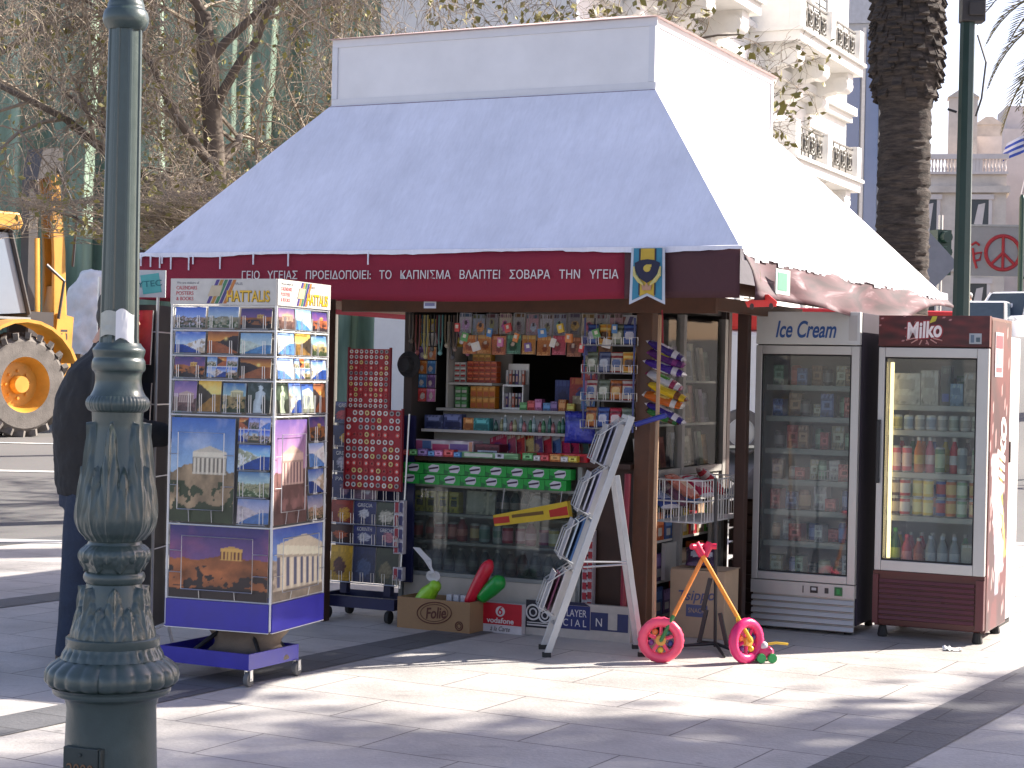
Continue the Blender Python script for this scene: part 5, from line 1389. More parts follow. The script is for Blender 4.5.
w = MB(); w.tube([(-.04, 0, -.02), (.02, 0, .05), (.07, -.01, .10)], [.05, .058, .04], 12, S(150, 206, 50)); w.ball((.075, -.01, .105), .042, 10, 8, S(150, 206, 50)); w.ball((-.045, 0, -.022), .05, 10, 8, S(150, 206, 50)); w.build('body', M['plastic'], hd, 60)
w = MB()
for k in range(5): w.tube([(.06, -.01, .12), (.07 + .012 * math.sin(k), -.03, .19), (.0 + .012 * k, -.02, .27), (-.09 + .01 * k, 0, .34)], .004, 5); w.torus((.05 + .008 * k, -.02, .17), .03, .004, 14, 5, axis='Y')
w.build('string', M['letter_white'], hd)
for k in range(3):
    good(pack_mesh('tubecap', .035, .035, .07, (220, 220, 226), [(.1, .9, .1, .5, (180, 180, 190))]), 'white_tube', 'white capped tube standing in the open brown carton', 'tube', -1.16 + k * .05, -.22, .15, 0, 'white tubes in the carton')
# red phone sign and navy cigarette sign
vs = kthing('phone_sign', 'red and white phone top up sign board at the kiosk foot', 'sign', -.82, -.19, 0, R(-2))
w = MB(); w.box(-.15, .15, .0, .05, 0, .185, S(226, 220, 222)); w.box(-.15, .15, -.0025, -.0005, .052, .185, S(206, 24, 46)); w.build('panel', M['print'], vs)
red = mat('crimson ink', S(196, 20, 44), .5); navy_i = mat('navy ink', S(30, 40, 92), .5)
w = MB(); w.lathe([(.004, 0), (.032, 0), (.032, -.002), (.004, -.002)], 24, c=(0, -.003, .135), axis='Y'); w.build('logo_disc', M['letter_white'], vs)
w = MB(); w.torus((0, -.0062, .13), .013, .0045, 18, 5); w.tube([(-.008, -.0062, .142), (.002, -.0062, .156), (.014, -.0062, .161)], .004, 5); w.build('logo_mark', red, vs)
lettering('vodafone', .19, .034, M['letter_white'], vs, (0, -.0035, .078), bold=.02); lettering('à la Carte', .14, .03, mat('dark ink', (.06, .05, .05), .6), vs, (0, -.0015, .027), shear=.3)
cs = kthing('tobacco_sign', 'navy and cream tobacco sign with scroll emblem behind the display stand', 'sign', -.32, -.13, 0, R(1))
w = MB(); w.box(-.35, .345, 0, .04, 0, .215, S(206, 198, 190)); w.box(-.35, -.13, -.0025, -.0005, .045, .215, S(40, 40, 50)); w.box(-.125, .08, -.0025, -.0005, .055, .20, S(44, 54, 120)); w.prism([(-.125, .202), (.08, .202), (.04, .222), (-.085, .222)], -.0025, -.0005, S(30, 34, 70)); w.box(.085, .33, -.0025, -.0005, .06, .17, S(52, 60, 110)); w.box(.2, .26, -.004, -.0027, .07, .17, S(206, 198, 190)); w.build('panel', M['print'], cs)
w = MB()
for (x, z, q) in ((-.30, .14, .045), (-.22, .125, .04), (-.17, .15, .03)): w.torus((x, -.005, z), q, .006, 22, 5); w.torus((x, -.005, z), q * .5, .005, 16, 5)
w.box(-.34, -.14, -.0055, -.003, .058, .066); w.box(-.34, -.14, -.0055, -.003, .074, .079)
w.build('emblem', M['letter_white'], cs)
lettering('PLAYER', .155, .043, M['letter_white'], cs, (-.02, -.0035, .155)); lettering('C I A L', .155, .043, M['letter_white'], cs, (-.02, -.0035, .095)); lettering('N', .04, .05, M['letter_white'], cs, (.14, -.0035, .11))

# ------------------------------------------------------------------ slanted display stand (a folding ladder frame with pockets)
ld = thing('display_stand', 'white aluminium folding display stand with newspaper pockets leaning in front of the counter', 'display stand', (.234, 10.27, 0), R(3))
top = Vector((.456, 0, 1.376)); dR = top.normalized(); nR = Vector((-dR.z, 0, dR.x))
WD = .30
w = MB()
Mx = Matrix(((dR.x, 0, nR.x), (0, 1, 0), (dR.z, 0, nR.z))).to_3x3()
Lr = top.length
for y in (0, WD):
    Mr = Matrix((dR, Vector((0, 1, 0)), nR)).transposed()
    w.cbox(tuple(dR * Lr / 2 + Vector((0, y, .01))), (Lr, .022, .040), Mr)
for s in (.12, .34, .56, .78, .97):
    w.tube([tuple(dR * Lr * s), tuple(dR * Lr * s + Vector((0, WD, 0)))], .012, 6)
w.build('front_frame', M['stand_alu'], ld, bevel=.004)
w = MB(); pt = dR * Lr * .76; ft = Vector((.555, .1, .01))
for y in (-.02, WD - .03):
    w = MB(); q0 = pt + Vector((.03, y, 0)); q1 = Vector((.555, y + .09, .01)); d = (q1 - q0); Mr = Matrix((d.normalized(), Vector((0, 1, 0)), d.normalized().cross(Vector((0, 1, 0))))).transposed()
    w.cbox(tuple((q0 + q1) / 2), (d.length, .016, .030), Mr); w.build('rear_leg', M['stand_alu'], ld, bevel=.003)
w = MB()
for dz in (0, .03): w.tube([tuple(dR * Lr * .385 + Vector((.02, -.022, dz - .01))), (.462, .03, .535 + dz * .4)], .006, 6)
w.build('brace', M['stand_alu'], ld)
for q, dd_ in (((-.003, 0, .012), (.05, .034, .03)), ((-.003, WD, .012), (.05, .034, .03)), ((.555, .07, .012), (.05, .03, .024)), ((.555, WD + .06, .012), (.05, .03, .024))): w = MB(); w.cbox(q, dd_); w.build('foot_cap', M['rubber'], ld)
for k, s in enumerate((.20, .42, .62, .82)):
    w = MB(); base = dR * Lr * s
    o1, o2 = nR * .135 + dR * -.02, nR * .035
    for y in (.02, WD * .5, WD - .02):
        Y = Vector((0, y, 0)); w.tube([tuple(base + o2 + Y + dR * .24), tuple(base + o1 + Y + dR * .13), tuple(base + o1 + Y - dR * .02), tuple(base + o2 + Y - dR * .06)], .0042, 5)
    for off in (base + o1 + dR * .13, base + o1 - dR * .02, base + o2 + dR * .24, base + o2 - dR * .06): w.tube([tuple(off + Vector((0, .02, 0))), tuple(off + Vector((0, WD - .02, 0)))], .0042, 5)
    w.build('pocket', M['stand_alu'], ld)
for k, (s, c, c2, nm) in enumerate(((.20, (206, 200, 200), (120, 60, 90), 'white and purple newspaper in the lowest pocket of the display stand'), (.42, (70, 110, 160), (190, 206, 220), 'blue magazine in the second pocket of the display stand'), (.62, (186, 184, 206), (206, 206, 216), 'pale lilac newspaper in the third pocket of the display stand'), (.82, (196, 196, 204), (150, 154, 180), 'grey newspaper in the top pocket of the display stand'))):
    t = thing('newspaper', nm, 'newspaper', ld.location, R(3), 'newspapers in the display stand')
    w = MB(); Mr = Matrix((dR, Vector((0, 1, 0)), nR)).transposed()
    for q, (th, ln, cc) in enumerate(((.02, .26, c), (.014, .22, c2), (.012, .24, (206, 204, 204)))):
        w.cbox(tuple(dR * Lr * s + nR * (.055 + q * .028) + Vector((0, WD / 2, 0)) + dR * (.08 - q * .01)), (ln, WD - .06, th * .6), Mr, S(*cc))
    w.build('sheets', M['print_matt'], t)

# ------------------------------------------------------------------ push along toys, poles
def push_toy(lab, cx, cy, rot, wheel_c, rod_a, rod_b, top_w, spin, tilt):
    t = thing('push_toy', lab, 'toy', (cx, cy, 0), rot)
    RR = .128
    g = MB(); g.torus((0, 0, RR), RR - .027, .028, 48, 10, S(*wheel_c), fn=lambda a, u: 1 + .16 * max(0, math.cos(22 * a)) * max(0, math.cos(u)))
    to = g.build('wheel', M['plastic'], t, 60)
    sp = MB()
    for k in range(5):
        a = 2 * PI * k / 5 + spin; sp.tube([(.02 * math.cos(a), 0, RR + .02 * math.sin(a)), (.07 * math.cos(a), 0, RR + .078 * math.sin(a))], .011, 6, S(*wheel_c))
    sp.build('spoke', M['plastic'], to)
    hb_ = MB(); hb_.lathe([(.026, -.03), (.03, -.026), (.03, .026), (.026, .03)], 16, S(226, 160, 70), c=(0, 0, RR), axis='Y'); hb_.build('hub', M['plastic'], to, 40)
    bl_ = [(40, 120, 110), (230, 120, 60), (120, 60, 130), (220, 190, 60), (40, 60, 120)]
    for k in range(5):
        a = 2 * PI * (k + .5) / 5 + spin; b = MB(); b.ball((.056 * math.cos(a), .005 * (-1) ** k, RR + .056 * math.sin(a)), .018, 10, 8, S(*bl_[k])); b.build('ball', M['plastic'], to, 60)
    tv = Vector(top_w); st = Vector((0, -.042, RR)); d = tv - st
    rd = MB(); rd.tube([tuple(st), tuple(st + d * .30)], .011, 8, S(*rod_b)); rd.tube([tuple(st + d * .28), tuple(tv)], .0125, 10, S(*rod_a))
    rd.tube([(0, -.042, RR), (0, .042, RR)], .008, 8, S(*rod_b)); rd.tube([(0, .042, RR), tuple(st + d * .25 + Vector((0, .012, 0)))], .008, 8, S(*rod_b))
    rd.build('rod', M['plastic'], t, 60)
    hn = MB(); e = d.normalized(); hn.tube([tuple(tv - e * .03), tuple(tv + e * .05)], .024, 10, S(226, 40, 80)); hn.tube([tuple(tv + e * .03 + Vector((-.045, 0, 0))), tuple(tv + e * .03 + Vector((.045, 0, 0)))], .017, 10, S(226, 40, 80)); hn.build('handle', M['plastic'], t, 60)
    return t
push_toy('bright pink push toy wheel with an orange rod leaning on the black pole', .872, 10.16, R(-6), (250, 84, 116), (236, 140, 60), (60, 120, 60), (.245, .10, .63), .3, 0)
push_toy('magenta push toy wheel with a yellow forked rod beside the pale carton', 1.36, 10.20, R(38), (216, 40, 110), (240, 150, 50), (230, 180, 40), (-.205, .18, .63), .9, 0)
bs = thing('toy_car', 'small pink and green toy lying right of the magenta toy wheel', 'toy', (1.475, 10.26, 0), R(10))
w = MB(); w.ball((0, 0, .055), (.055, .04, .04), 12, 8, S(220, 60, 110)); w.ball((-.01, 0, .09), .03, 10, 8, S(200, 190, 200)); w.build('body', M['plastic'], bs, 60)
for x, y in ((.03, -.045), (.03, .045), (-.035, -.045), (-.035, .045)): w = MB(); w.lathe([(.026, -.01), (.028, 0), (.026, .01)], 14, S(40, 150, 80), c=(x, y, .028), axis='Y'); w.build('wheel', M['plastic'], bs, 40)
w = MB(); w.tube([(0, .0, .1), (.06, -.02, .112), (.13, -.02, .105)], .008, 6, S(220, 180, 60)); w.build('wing', M['plastic'], bs, 60)
bp = kthing('pole_stand', 'thin black pole stand on splayed feet holding the push toys', 'stand', .555, -.09, 0)
w = MB(); w.tube([(0, 0, 0.02), (-.01, 0, .6), (-.02, 0, 1.02)], .011, 8); w.build('pole', M['black'], bp, 60)
for a in (-60, -30, 130, 200):
    w = MB(); w.tube([(0, 0, .04), (.14 * math.cos(R(a)), .14 * math.sin(R(a)), .025), (.30 * math.cos(R(a)), .30 * math.sin(R(a)), .008)], [.011, .010, .008], 6); w.build('leg', M['black'], bp, 60)
for z, x in ((.33, -.05), (.14, -.07), (.13, .06)):
    w = MB(); w.cbox((x, -.03, z), (.022, .02, .2), Matrix.Rotation(R(12 if x < 0 else -14), 3, 'Y')); w.build('clip', M['black'], bp)
tp = kthing('wooden_pole', 'thin pale wooden pole standing against the right of the corner post', 'pole', .26, -.36, 0)
w = MB(); w.tube([(.01, 0, 0), (0, 0, .8), (-.02, .06, 1.98)], [.014, .013, .012], 8); w.build('pole', mat('pale wood', S(168, 138, 110), .7, var=.2), tp, 60)
rb_ = kthing('rolled_banner', 'blue rolled strip sticking out beside the wooden pole', 'strip', .255, -.36, 1.36)
w = MB(); w.tube([(-.13, 0, -.03), (.06, 0, .03)], .016, 8, S(50, 60, 150)); w.build('roll', M['plastic'], rb_, 60)
bt = kthing('red_tube', 'dark red tube standing behind the display stand by the corner post', 'tube', -.05, -.06, 0)
w = MB(); w.tube([(0, 0, 0), (0, 0, .5), (.01, 0, 1.02)], .022, 8, S(130, 24, 50)); w.build('tube', M['plastic'], bt, 60)
lt = thing('litter', 'crumpled scrap of white paper on the sunlit paving before the brown fridge', 'litter', tuple(K(1.78, .72, 0)))
w = MB(); w.grid(lambda u, v: ((u - .5) * .11, (v - .5) * .08, .004 + .035 * abs(noise.noise(Vector((u * 4, v * 4, 3))))), 8, 8); w.build('paper', M['paper'], lt, 30)

# ------------------------------------------------------------------ fridges
def fridge(label, a, b, W_, D_, H_, zb, zd0, zd1, body, frame, grille_m, inner, shelves, left_fr, right_fr, bot_fr, top_fr, handle, shelf_m):
    f = kthing('fridge', label, 'fridge', a, b, 0)
    g = MB(); t = .035
    g.box(0, t, .05, D_, zb, H_); g.box(W_ - t, W_, .05, D_, zb, H_); g.box(t + .001, W_ - t - .001, D_ - t, D_, zb, H_)
    g.box(t + .001, W_ - t - .001, .05, D_ - t - .001, H_ - .2, H_); g.box(t + .001, W_ - t - .001, .05, D_ - t - .001, zb + .002, zd0 + .01)
    g.build('cabinet', body, f, bevel=.004)
    g = MB(); g.box(t + .001, t + .012, .052, D_ - t - .002, zd0 + .011, H_ - .201); g.box(W_ - t - .012, W_ - t - .001, .052, D_ - t - .002, zd0 + .011, H_ - .201); g.box(t + .013, W_ - t - .013, D_ - t - .012, D_ - t - .002, zd0 + .011, H_ - .201)
    g.build('liner', inner, f)
    for z in shelves:
        s = MB(); s.box(t + .014, W_ - t - .014, .10, .105, z - .03, z + .004)
        for k in range(14): s.tube([(t + .02 + k * (W_ - 2 * t - .04) / 13, .106, z), (t + .02 + k * (W_ - 2 * t - .04) / 13, D_ - t - .02, z)], .003, 4)
        for y in (.2, .35, .5): s.tube([(t + .014, y, z - .004), (W_ - t - .014, y, z - .004)], .004, 4)
        s.build('shelf', shelf_m, f)
    g = MB()
    g.box(.004, left_fr, .0, .046, zd0, zd1); g.box(W_ - right_fr, W_ - .004, .0, .046, zd0, zd1)
    g.box(left_fr + .0005, W_ - right_fr - .0005, .0, .046, zd0, zd0 + bot_fr); g.box(left_fr + .0005, W_ - right_fr - .0005, .0, .046, zd1 - top_fr, zd1)
    d = g.build('door', frame, f, bevel=.003)
    g = MB(); x0, x1, z0, z1 = left_fr + .001, W_ - right_fr - .001, zd0 + bot_fr + .001, zd1 - top_fr - .001
    for (p, q, u, v) in ((x0, x0 + .008, z0, z1), (x1 - .008, x1, z0, z1), (x0 + .009, x1 - .009, z0, z0 + .008), (x0 + .009, x1 - .009, z1 - .008, z1)): g.box(p, q, .008, .04, u, v)
    g.build('gasket', M['rubber'], d)
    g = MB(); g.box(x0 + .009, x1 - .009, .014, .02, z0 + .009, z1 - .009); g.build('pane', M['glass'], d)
    if handle:
        g = MB(); g.box(.006, .028, -.03, -.012, zd0 + .55, zd0 + .95); g.box(.006, .028, -.0118, -.0005, zd0 + .55, zd0 + .58); g.box(.006, .028, -.0118, -.0005, zd0 + .92, zd0 + .95); g.build('handle', M['black'], d, bevel=.004)
    return f
M['liner_grey'] = mat('grey fridge liner', (0.16, 0.165, 0.165), .5)
M['liner_white'] = mat('white fridge liner', (0.52, 0.52, 0.50), .5, var=.04)
# ice cream fridge
IA, IB, IW = .42, .95, .69
shI = (.565, .767, .963, 1.165, 1.375, 1.577)
fi = fridge('silver glass door ice cream fridge with a cream white lit header', IA, IB, IW, .66, 2.05, .06, .325, 1.835, M['fridge_side'], M['silver'], M['silver'], M['liner_grey'], shI, .045, .055, .05, .055, False, M['grey_shelf'])
g = MB(); g.box(.003, IW - .003, -.004, .048, 1.842, 2.052); hdI = g.build('header', mat('cream white light box', (0.62, 0.63, 0.60), .4, var=.05), fi, bevel=.006)
lettering('Ice Cream', .40, .11, mat('blue lettering', S(40, 84, 150), .4), hdI, (IW * .5 - .01, -.0055, 1.94), shear=.28, bold=.02)
g = MB(); g.box(IW - .075, IW - .02, -.0055, -.0045, 1.87, 2.03); g.build('clip', M['silver'], hdI)
g = MB(); g.box(.003, IW - .003, .0, .048, .235, .32); pI = g.build('control_panel', M['silver'], fi)
g = MB(); g.box(.56, .61, -.008, -.0005, .25, .305, S(20, 110, 60)); g.box(.575, .595, -.012, -.0085, .262, .293, S(30, 160, 80)); g.box(.40, .45, -.004, -.0005, .258, .30, S(30, 30, 34)); g.box(.41, .44, -.006, -.0045, .275, .292, S(200, 200, 200)); g.box(.495, .52, -.004, -.0005, .26, .295, S(50, 56, 60)); g.box(.35, .356, -.003, -.0005, .255, .3, S(40, 40, 44)); g.build('switch', M['plastic'], pI)
g = MB(); g.box(.01, IW - .01, .03, .045, .05, .233); 
for k in range(5):
    z = .205 - k * .042; g.cbox((IW / 2, .012, z), (IW - .012, .014, .03), Matrix.Rotation(R(-24), 3, 'X'))
g.build('grille', M['silver'], fi, bevel=.002)
for x in (.06, IW - .06):
    for y in (.08, .58): g = MB(); g.lathe([(.025, 0), (.028, .01), (.02, .058)], 10, c=(x, y, 0.001)); g.build('foot', M['rubber'], fi)
# what is inside
r = random.Random(5)
ic = [((190, 60, 60), 'red'), ((210, 200, 170), 'cream'), ((70, 100, 170), 'blue'), ((150, 100, 60), 'brown'), ((110, 150, 120), 'grey green'), ((210, 206, 214), 'pale'), ((60, 60, 66), 'dark')]
lv = ['bottom floor', 'lowest shelf', 'second shelf', 'third shelf', 'fourth shelf', 'fifth shelf', 'top shelf']
for j, z in enumerate((.3365,) + shI):
    x = .05; k = 0
    while x < IW - .14:
        c, nm = ic[(j * 3 + k * 2 + r.randint(0, 1)) % 7]
        w_ = r.choice((.06, .075, .09)); h_ = r.choice((.08, .11, .13, .15))
        x += w_ / 2 + .004
        if (j + k) % 3 == 1: me = can_mesh('tub%s%d' % (nm, w_ * 100), c, tuple(min(255, v + 60) for v in c), tuple(max(0, v - 20) for v in c), w_ / 2 - .003, min(h_, .13)); lab = '%s tub' % nm; n2 = 'ice_cream_tub'
        else: me = pack_mesh('ice%s%d%d' % (nm, w_ * 100, h_ * 100), w_ - .006, .1, h_, c, [(.1, .9, .3, .7, tuple(min(255, v + 60) for v in c)), (.3, .7, .4, .6, tuple(max(0, v - 50) for v in c))]); lab = '%s frozen pack' % nm; n2 = 'ice_cream_box'
        good(me, n2, lab + ' on the %s of the ice cream fridge' % lv[j], 'ice cream', IA + x + .02, IB + .2 + .08 * (k % 2), z + .0045, R(r.uniform(-8, 8)), 'ice cream on the %s' % lv[j])
        x += w_ / 2; k += 1
bsk = kthing('wire_basket', 'small white wire basket on a shelf inside the ice cream fridge', 'basket', IA + .5, IB + .22, .969)
w = MB()
for z in (0.003, .06): w.tube([(-.11, -.06, z), (.11, -.06, z), (.11, .06, z), (-.11, .06, z), (-.11, -.06, z)], .003, 4)
for k in range(12): w.tube([(-.11 + k * .02, -.06, .06), (-.11 + k * .02, -.06, .003), (-.11 + k * .02, .06, .003)], .002, 4)
w.build('wire', M['alu'], bsk)

# brown drinks fridge
MA, MBb, MW = 1.207, 1.02, .695
shM = (.765, 1.04, 1.308, 1.468)
fm = fridge('dark red brown drinks fridge with a cream script logo and wide glass door', MA, MBb, MW, .70, 2.03, .07, .425, 1.832, M['brown_gloss'], M['silver'], M['brown_gloss'], M['liner_white'], shM, .045, .075, .065, .06, True, M['white_shelf'])
def brown_art(W, H, seed):
    q = np.random.RandomState(seed); im = np.zeros((H, W, 3)); im[:] = S(104, 30, 30)
    for y in range(H):
        for x in range(W):
            n = max(-1, min(1, noise.noise(Vector((x * .07, y * .2, seed))) * 1.4))
            im[y, x] = S(92 + int(40 * n), 27 + int(16 * n), 29 + int(14 * n))
    for _ in range(W * H // 160):
        y, x = q.randint(0, H - 1), q.randint(0, W - 2); im[y, x:x + 2] = S(226, 160, 160)
    return im
g = MB(); g.box(.002, MW - .002, -.004, .048, 1.842, 2.034, S(104, 30, 30)); g.photo(MW - .008, .184, brown_art(88, 26, 3), y=-.0055, x0=.004, z0=1.846); hdM = g.build('header', M['print'], fm)
wl_ = mat('cream logo', S(240, 224, 220), .4)
lettering('Milko', .235, .12, mat('logo red outline', S(150, 30, 40), .4), hdM, (.29, -.0075, 1.945), (R(90), R(-4), 0), shear=.15, bold=.07)
lettering('Milko', .22, .105, wl_, hdM, (.29, -.0105, 1.945), (R(90), R(-4), 0), shear=.15, bold=.03)
g = MB(); g.prism([(.32, 1.985), (.36, 2.0), (.37, 2.03), (.34, 2.03)], -.009, -.007, S(214, 206, 60)); g.build('logo_leaf', M['print'], hdM); g = MB()
for k in range(6):
    a = R(200 + k * 28); g.tube([(.29 + .06 * math.cos(a), -.0075, 1.90 + .02 * math.sin(a)), (.29 + .12 * math.cos(a), -.0075, 1.895 + .045 * math.sin(a))], .004, 5, S(230, 170, 160))
g.build('logo_ray', M['print'], hdM); g = MB(); g.box(.57, .645, -.0085, -.0065, 1.86, 1.925, S(190, 196, 200)); g.box(.578, .60, -.0098, -.0087, 1.868, 1.916, S(110, 130, 150)); g.box(.612, .636, -.0098, -.0087, 1.872, 1.90, S(90, 110, 120))
g.build('energy_label', M['print'], hdM)
g = MB(); g.box(.002, MW - .002, .01, .048, .09, .423); g.box(.0, MW, .0, .009, .40, .423); g.build('base_panel', M['brown_gloss'], fm)
g = MB()
for k in range(8): g.cbox((MW / 2 - .01, .0, .36 - k * .033), (MW - .10, .012, .020), Matrix.Rotation(R(-20), 3, 'X'))
g.box(.0, .035, -.008, .008, .09, .399); g.box(MW - .05, MW - .002, -.008, .008, .09, .399)
g.build('grille', mat('dark maroon grille', S(92, 40, 44), .4), fm)
for x in (.05, MW - .05):
    for y in (.07, .62): g = MB(); g.lathe([(.03, 0), (.034, .012), (.024, .068)], 10, c=(x, y, 0.001)); g.build('foot', M['rubber'], fm)
# printed side of the fridge
def side_art():
    H, W = 90, 30; im = np.zeros((H, W, 3)); q = np.random.RandomState(4)
    for y in range(H):
        for x in range(W):
            n = noise.noise(Vector((x * .1, y * .05, 2))); im[y, x] = S(*((112, 40, 40) if n > .1 else ((88, 28, 30) if n > -.15 else (70, 22, 26))))
            s = math.sin(y * .09 + 1.0) * 5 + 14
            if 38 < y < 74 and abs(x - s) < 5.5 + 2.5 * noise.noise(Vector((x * .4, y * .3, 1))): im[y, x] = S(244, 226, 230)
            if 36 < y < 70 and abs(x - s - 9) < 1.6: im[y, x] = S(224, 206, 80)
            if 60 < y < 80 and abs(x - s + 4) < 2.4: im[y, x] = S(220, 224, 246)
    for _ in range(34):
        y, x = q.randint(2, H - 4), q.randint(1, W - 2); im[y:y + 3, x:x + 1] = S(238, 190, 186)
    return im
g = MB(); g.photo(.60, 1.93, side_art(), y=0, x0=0, z0=0); sd_ = g.build('side_print', M['print'], fm); sd_.location = (MW + .002, .06, .08); sd_.rotation_euler = (0, 0, R(90))
lettering('Milko', .62, .26, wl_, sd_, (.36, -.002, 1.02), (R(90), R(-84), 0), shear=.15, bold=.03)
g = MB(); g.box(.09, .34, -.004, -.0015, 1.58, 1.86, S(226, 206, 210)); g.box(.11, .32, -.006, -.0045, 1.76, 1.84, S(200, 60, 80)); g.box(.13, .30, -.006, -.0045, 1.66, 1.73, S(140, 206, 206)); g.box(.13, .30, -.006, -.0045, 1.61, 1.64, S(200, 90, 100)); g.build('sticker', M['print'], sd_)
# tube lamp inside by the left edge
tubm = bpy.data.materials.new('lit tube'); tubm.use_nodes = True; pn_ = tubm.node_tree.nodes['Principled BSDF']; pn_.inputs['Base Color'].default_value = (.9, .85, .7, 1); pn_.inputs['Emission Color'].default_value = (1, .72, .34, 1); pn_.inputs['Emission Strength'].default_value = 1.1
g = MB(); g.tube([(.075, .075, .50), (.075, .075, 1.74)], .012, 10); g.build('lamp_tube', tubm, fm, 60)
# drinks
dr = [((200, 40, 44), (230, 220, 220), 'red'), ((230, 200, 40), (240, 230, 150), 'yellow'), ((220, 120, 40), (240, 200, 120), 'orange'), ((40, 120, 60), (190, 210, 170), 'green'), ((190, 194, 196), (130, 140, 150), 'silver'), ((226, 110, 130), (250, 220, 220), 'pink'), ((60, 90, 170), (210, 60, 60), 'blue and red'), ((150, 190, 150), (230, 240, 220), 'mint'), ((70, 40, 34), (200, 180, 150), 'dark brown')]
for j in range(2):
    for k, q in enumerate((8, 0, 1, 1, 6, 2, 7, 2)):
        c, c2, nm = dr[q]
        good(can_mesh('mc' + nm, c, c2, (200, 200, 198), .033, .118), 'drink_can', '%s can in the %s layer on the lowest shelf of the brown fridge' % (nm, 'upper' if j else 'lower'), 'can', MA + .09 + k * .0715 + .004 * math.sin(k * 5), MBb + .15 + .02 * math.sin(k * 3.7), .7695 + j * .1185, 0, 'cans stacked two high in the brown fridge')
for k, q in enumerate((5, 5, 2, 5, 3, 0, 4, 7)):
    c, c2, nm = dr[q]
    if k in (2, 3, 5): me = bottle_mesh('mb' + nm, c, c2, (230, 226, 226), .03, .225); n2 = 'bottle'
    else: me = can_mesh('tall' + nm, c, c2, (200, 200, 198), .031, .165); n2 = 'can'
    good(me, 'drink_' + n2, '%s drink %s on the second shelf of the brown fridge' % (nm, n2), n2, MA + .09 + k * .0715 + .005 * math.sin(k * 4), MBb + .16 + .03 * math.sin(k * 2.9), 1.0445, 0, 'drinks on the second shelf of the brown fridge')
for k, q in enumerate((0, 3, 2, 6, 1, 4, 8, 5)):
    c, c2, nm = dr[q]
    for z_, lv_ in ((.7695, 'lowest'), (1.0445, 'second')):
        good(bottle_mesh('back' + nm, c, c2, (210, 206, 206), .03, .215), 'drink_bottle', '%s bottle in the back row on the %s shelf of the brown fridge' % (nm, lv_), 'bottle', MA + .085 + k * .07, MBb + .33, z_, 0, 'bottles in the back rows of the brown fridge')
for k in range(7):
    c, c2, nm = dr[(k * 4 + 1) % 9]
    good(bottle_mesh('back' + nm, c, c2, (210, 206, 206), .03, .215), 'drink_bottle', '%s bottle in the back row on the floor of the brown fridge' % nm, 'bottle', MA + .085 + k * .07, MBb + .33, .4365, 0, 'bottles on the fridge floor back row')
    good(pack_mesh('top' + nm, .062, .08, .15 + .02 * (k % 3), c2, [(.1, .9, .3, .8, c)]), 'drink_carton', '%s carton in the back row on the top shelf of the brown fridge' % nm, 'carton', MA + .085 + k * .075, MBb + .36, 1.4725, 0, 'cartons in the top back row')
yc = [((226, 216, 150), 'cream yellow'), ((206, 214, 200), 'pale green'), ((190, 206, 226), 'pale blue'), ((230, 206, 90), 'yellow'), ((226, 222, 214), 'white')]
for k in range(8):
    c, nm = yc[(k * 2 + k // 3) % 5]
    good(can_mesh('yog' + nm, c, tuple(max(0, v - 50) for v in c), (226, 226, 222), .032, .095), 'yogurt_pot', '%s yogurt pot on the third shelf of the brown fridge' % nm, 'yogurt', MA + .09 + k * .0715, MBb + .18, 1.3125, 0, 'yogurt pots in the brown fridge')
for k, (c, nm, w_, h_) in enumerate((((226, 222, 218), 'white', .17, .20), ((220, 214, 206), 'ivory', .11, .22), ((30, 60, 50), 'dark green', .06, .25), ((150, 180, 214), 'light blue', .08, .14), ((206, 190, 176), 'beige', .11, .21))):
    good(pack_mesh('mtop%d' % k, w_, .12, h_, c, [(.2, .8, .5, .8, tuple(max(0, v - 30) for v in c)), (.15, .85, .1, .3, (60, 90, 180) if k == 2 else tuple(max(0, v - 15) for v in c))]), 'drink_carton', '%s carton on the top shelf of the brown fridge' % nm, 'carton', MA + (.15, .30, .395, .47, .565)[k], MBb + .2, 1.4725, R(3 * (-1) ** k), 'cartons on the top shelf of the brown fridge')
for k, (c, c2, cap, nm, h_) in enumerate((((40, 90, 50), (170, 190, 60), (60, 160, 60), 'green', .25), ((190, 60, 80), (240, 160, 170), (220, 80, 110), 'red', .21), ((176, 90, 80), (220, 130, 110), (200, 200, 200), 'brick', .19), ((150, 158, 166), (200, 206, 214), (190, 200, 220), 'clear', .21), ((150, 158, 166), (200, 206, 214), (190, 200, 220), 'clear', .21), ((150, 158, 166), (200, 206, 214), (190, 200, 220), 'clear', .21))):
    good(bottle_mesh('mbot' + nm, c, c2, cap, .034, h_), 'drink_bottle', '%s bottle on the floor of the brown fridge' % nm, 'bottle', MA + .095 + k * .075, MBb + .17, .4365, 0, 'bottles on the floor of the brown fridge')
good(pack_mesh('mbeige', .07, .1, .17, (206, 200, 184), [(.1, .9, .1, .9, (196, 190, 172))]), 'drink_carton', 'tall plain cream carton at the right end of the brown fridge floor', 'carton', MA + .56, MBb + .16, .4365)
# white cabinet behind the brown fridge
wf = kthing('cabinet', 'tall white steel cabinet standing behind the brown fridge', 'cabinet', 1.72, 1.82, 0)
g = MB(); g.box(0, .13, 0, .5, .05, 1.93); g.build('body', M['white_door'], wf, bevel=.006)
g = MB(); g.box(.03, .10, .02, .48, 0, .049); g.build('plinth', M['rubber'], wf)
g = MB(); g.box(.132, .136, .03, .47, .1, 1.9); dd = g.build('door', M['white_door'], wf, bevel=.002); g = MB(); g.box(.1365, .16, .06, .09, 1.1, 1.24); g.build('handle', M['black'], dd)
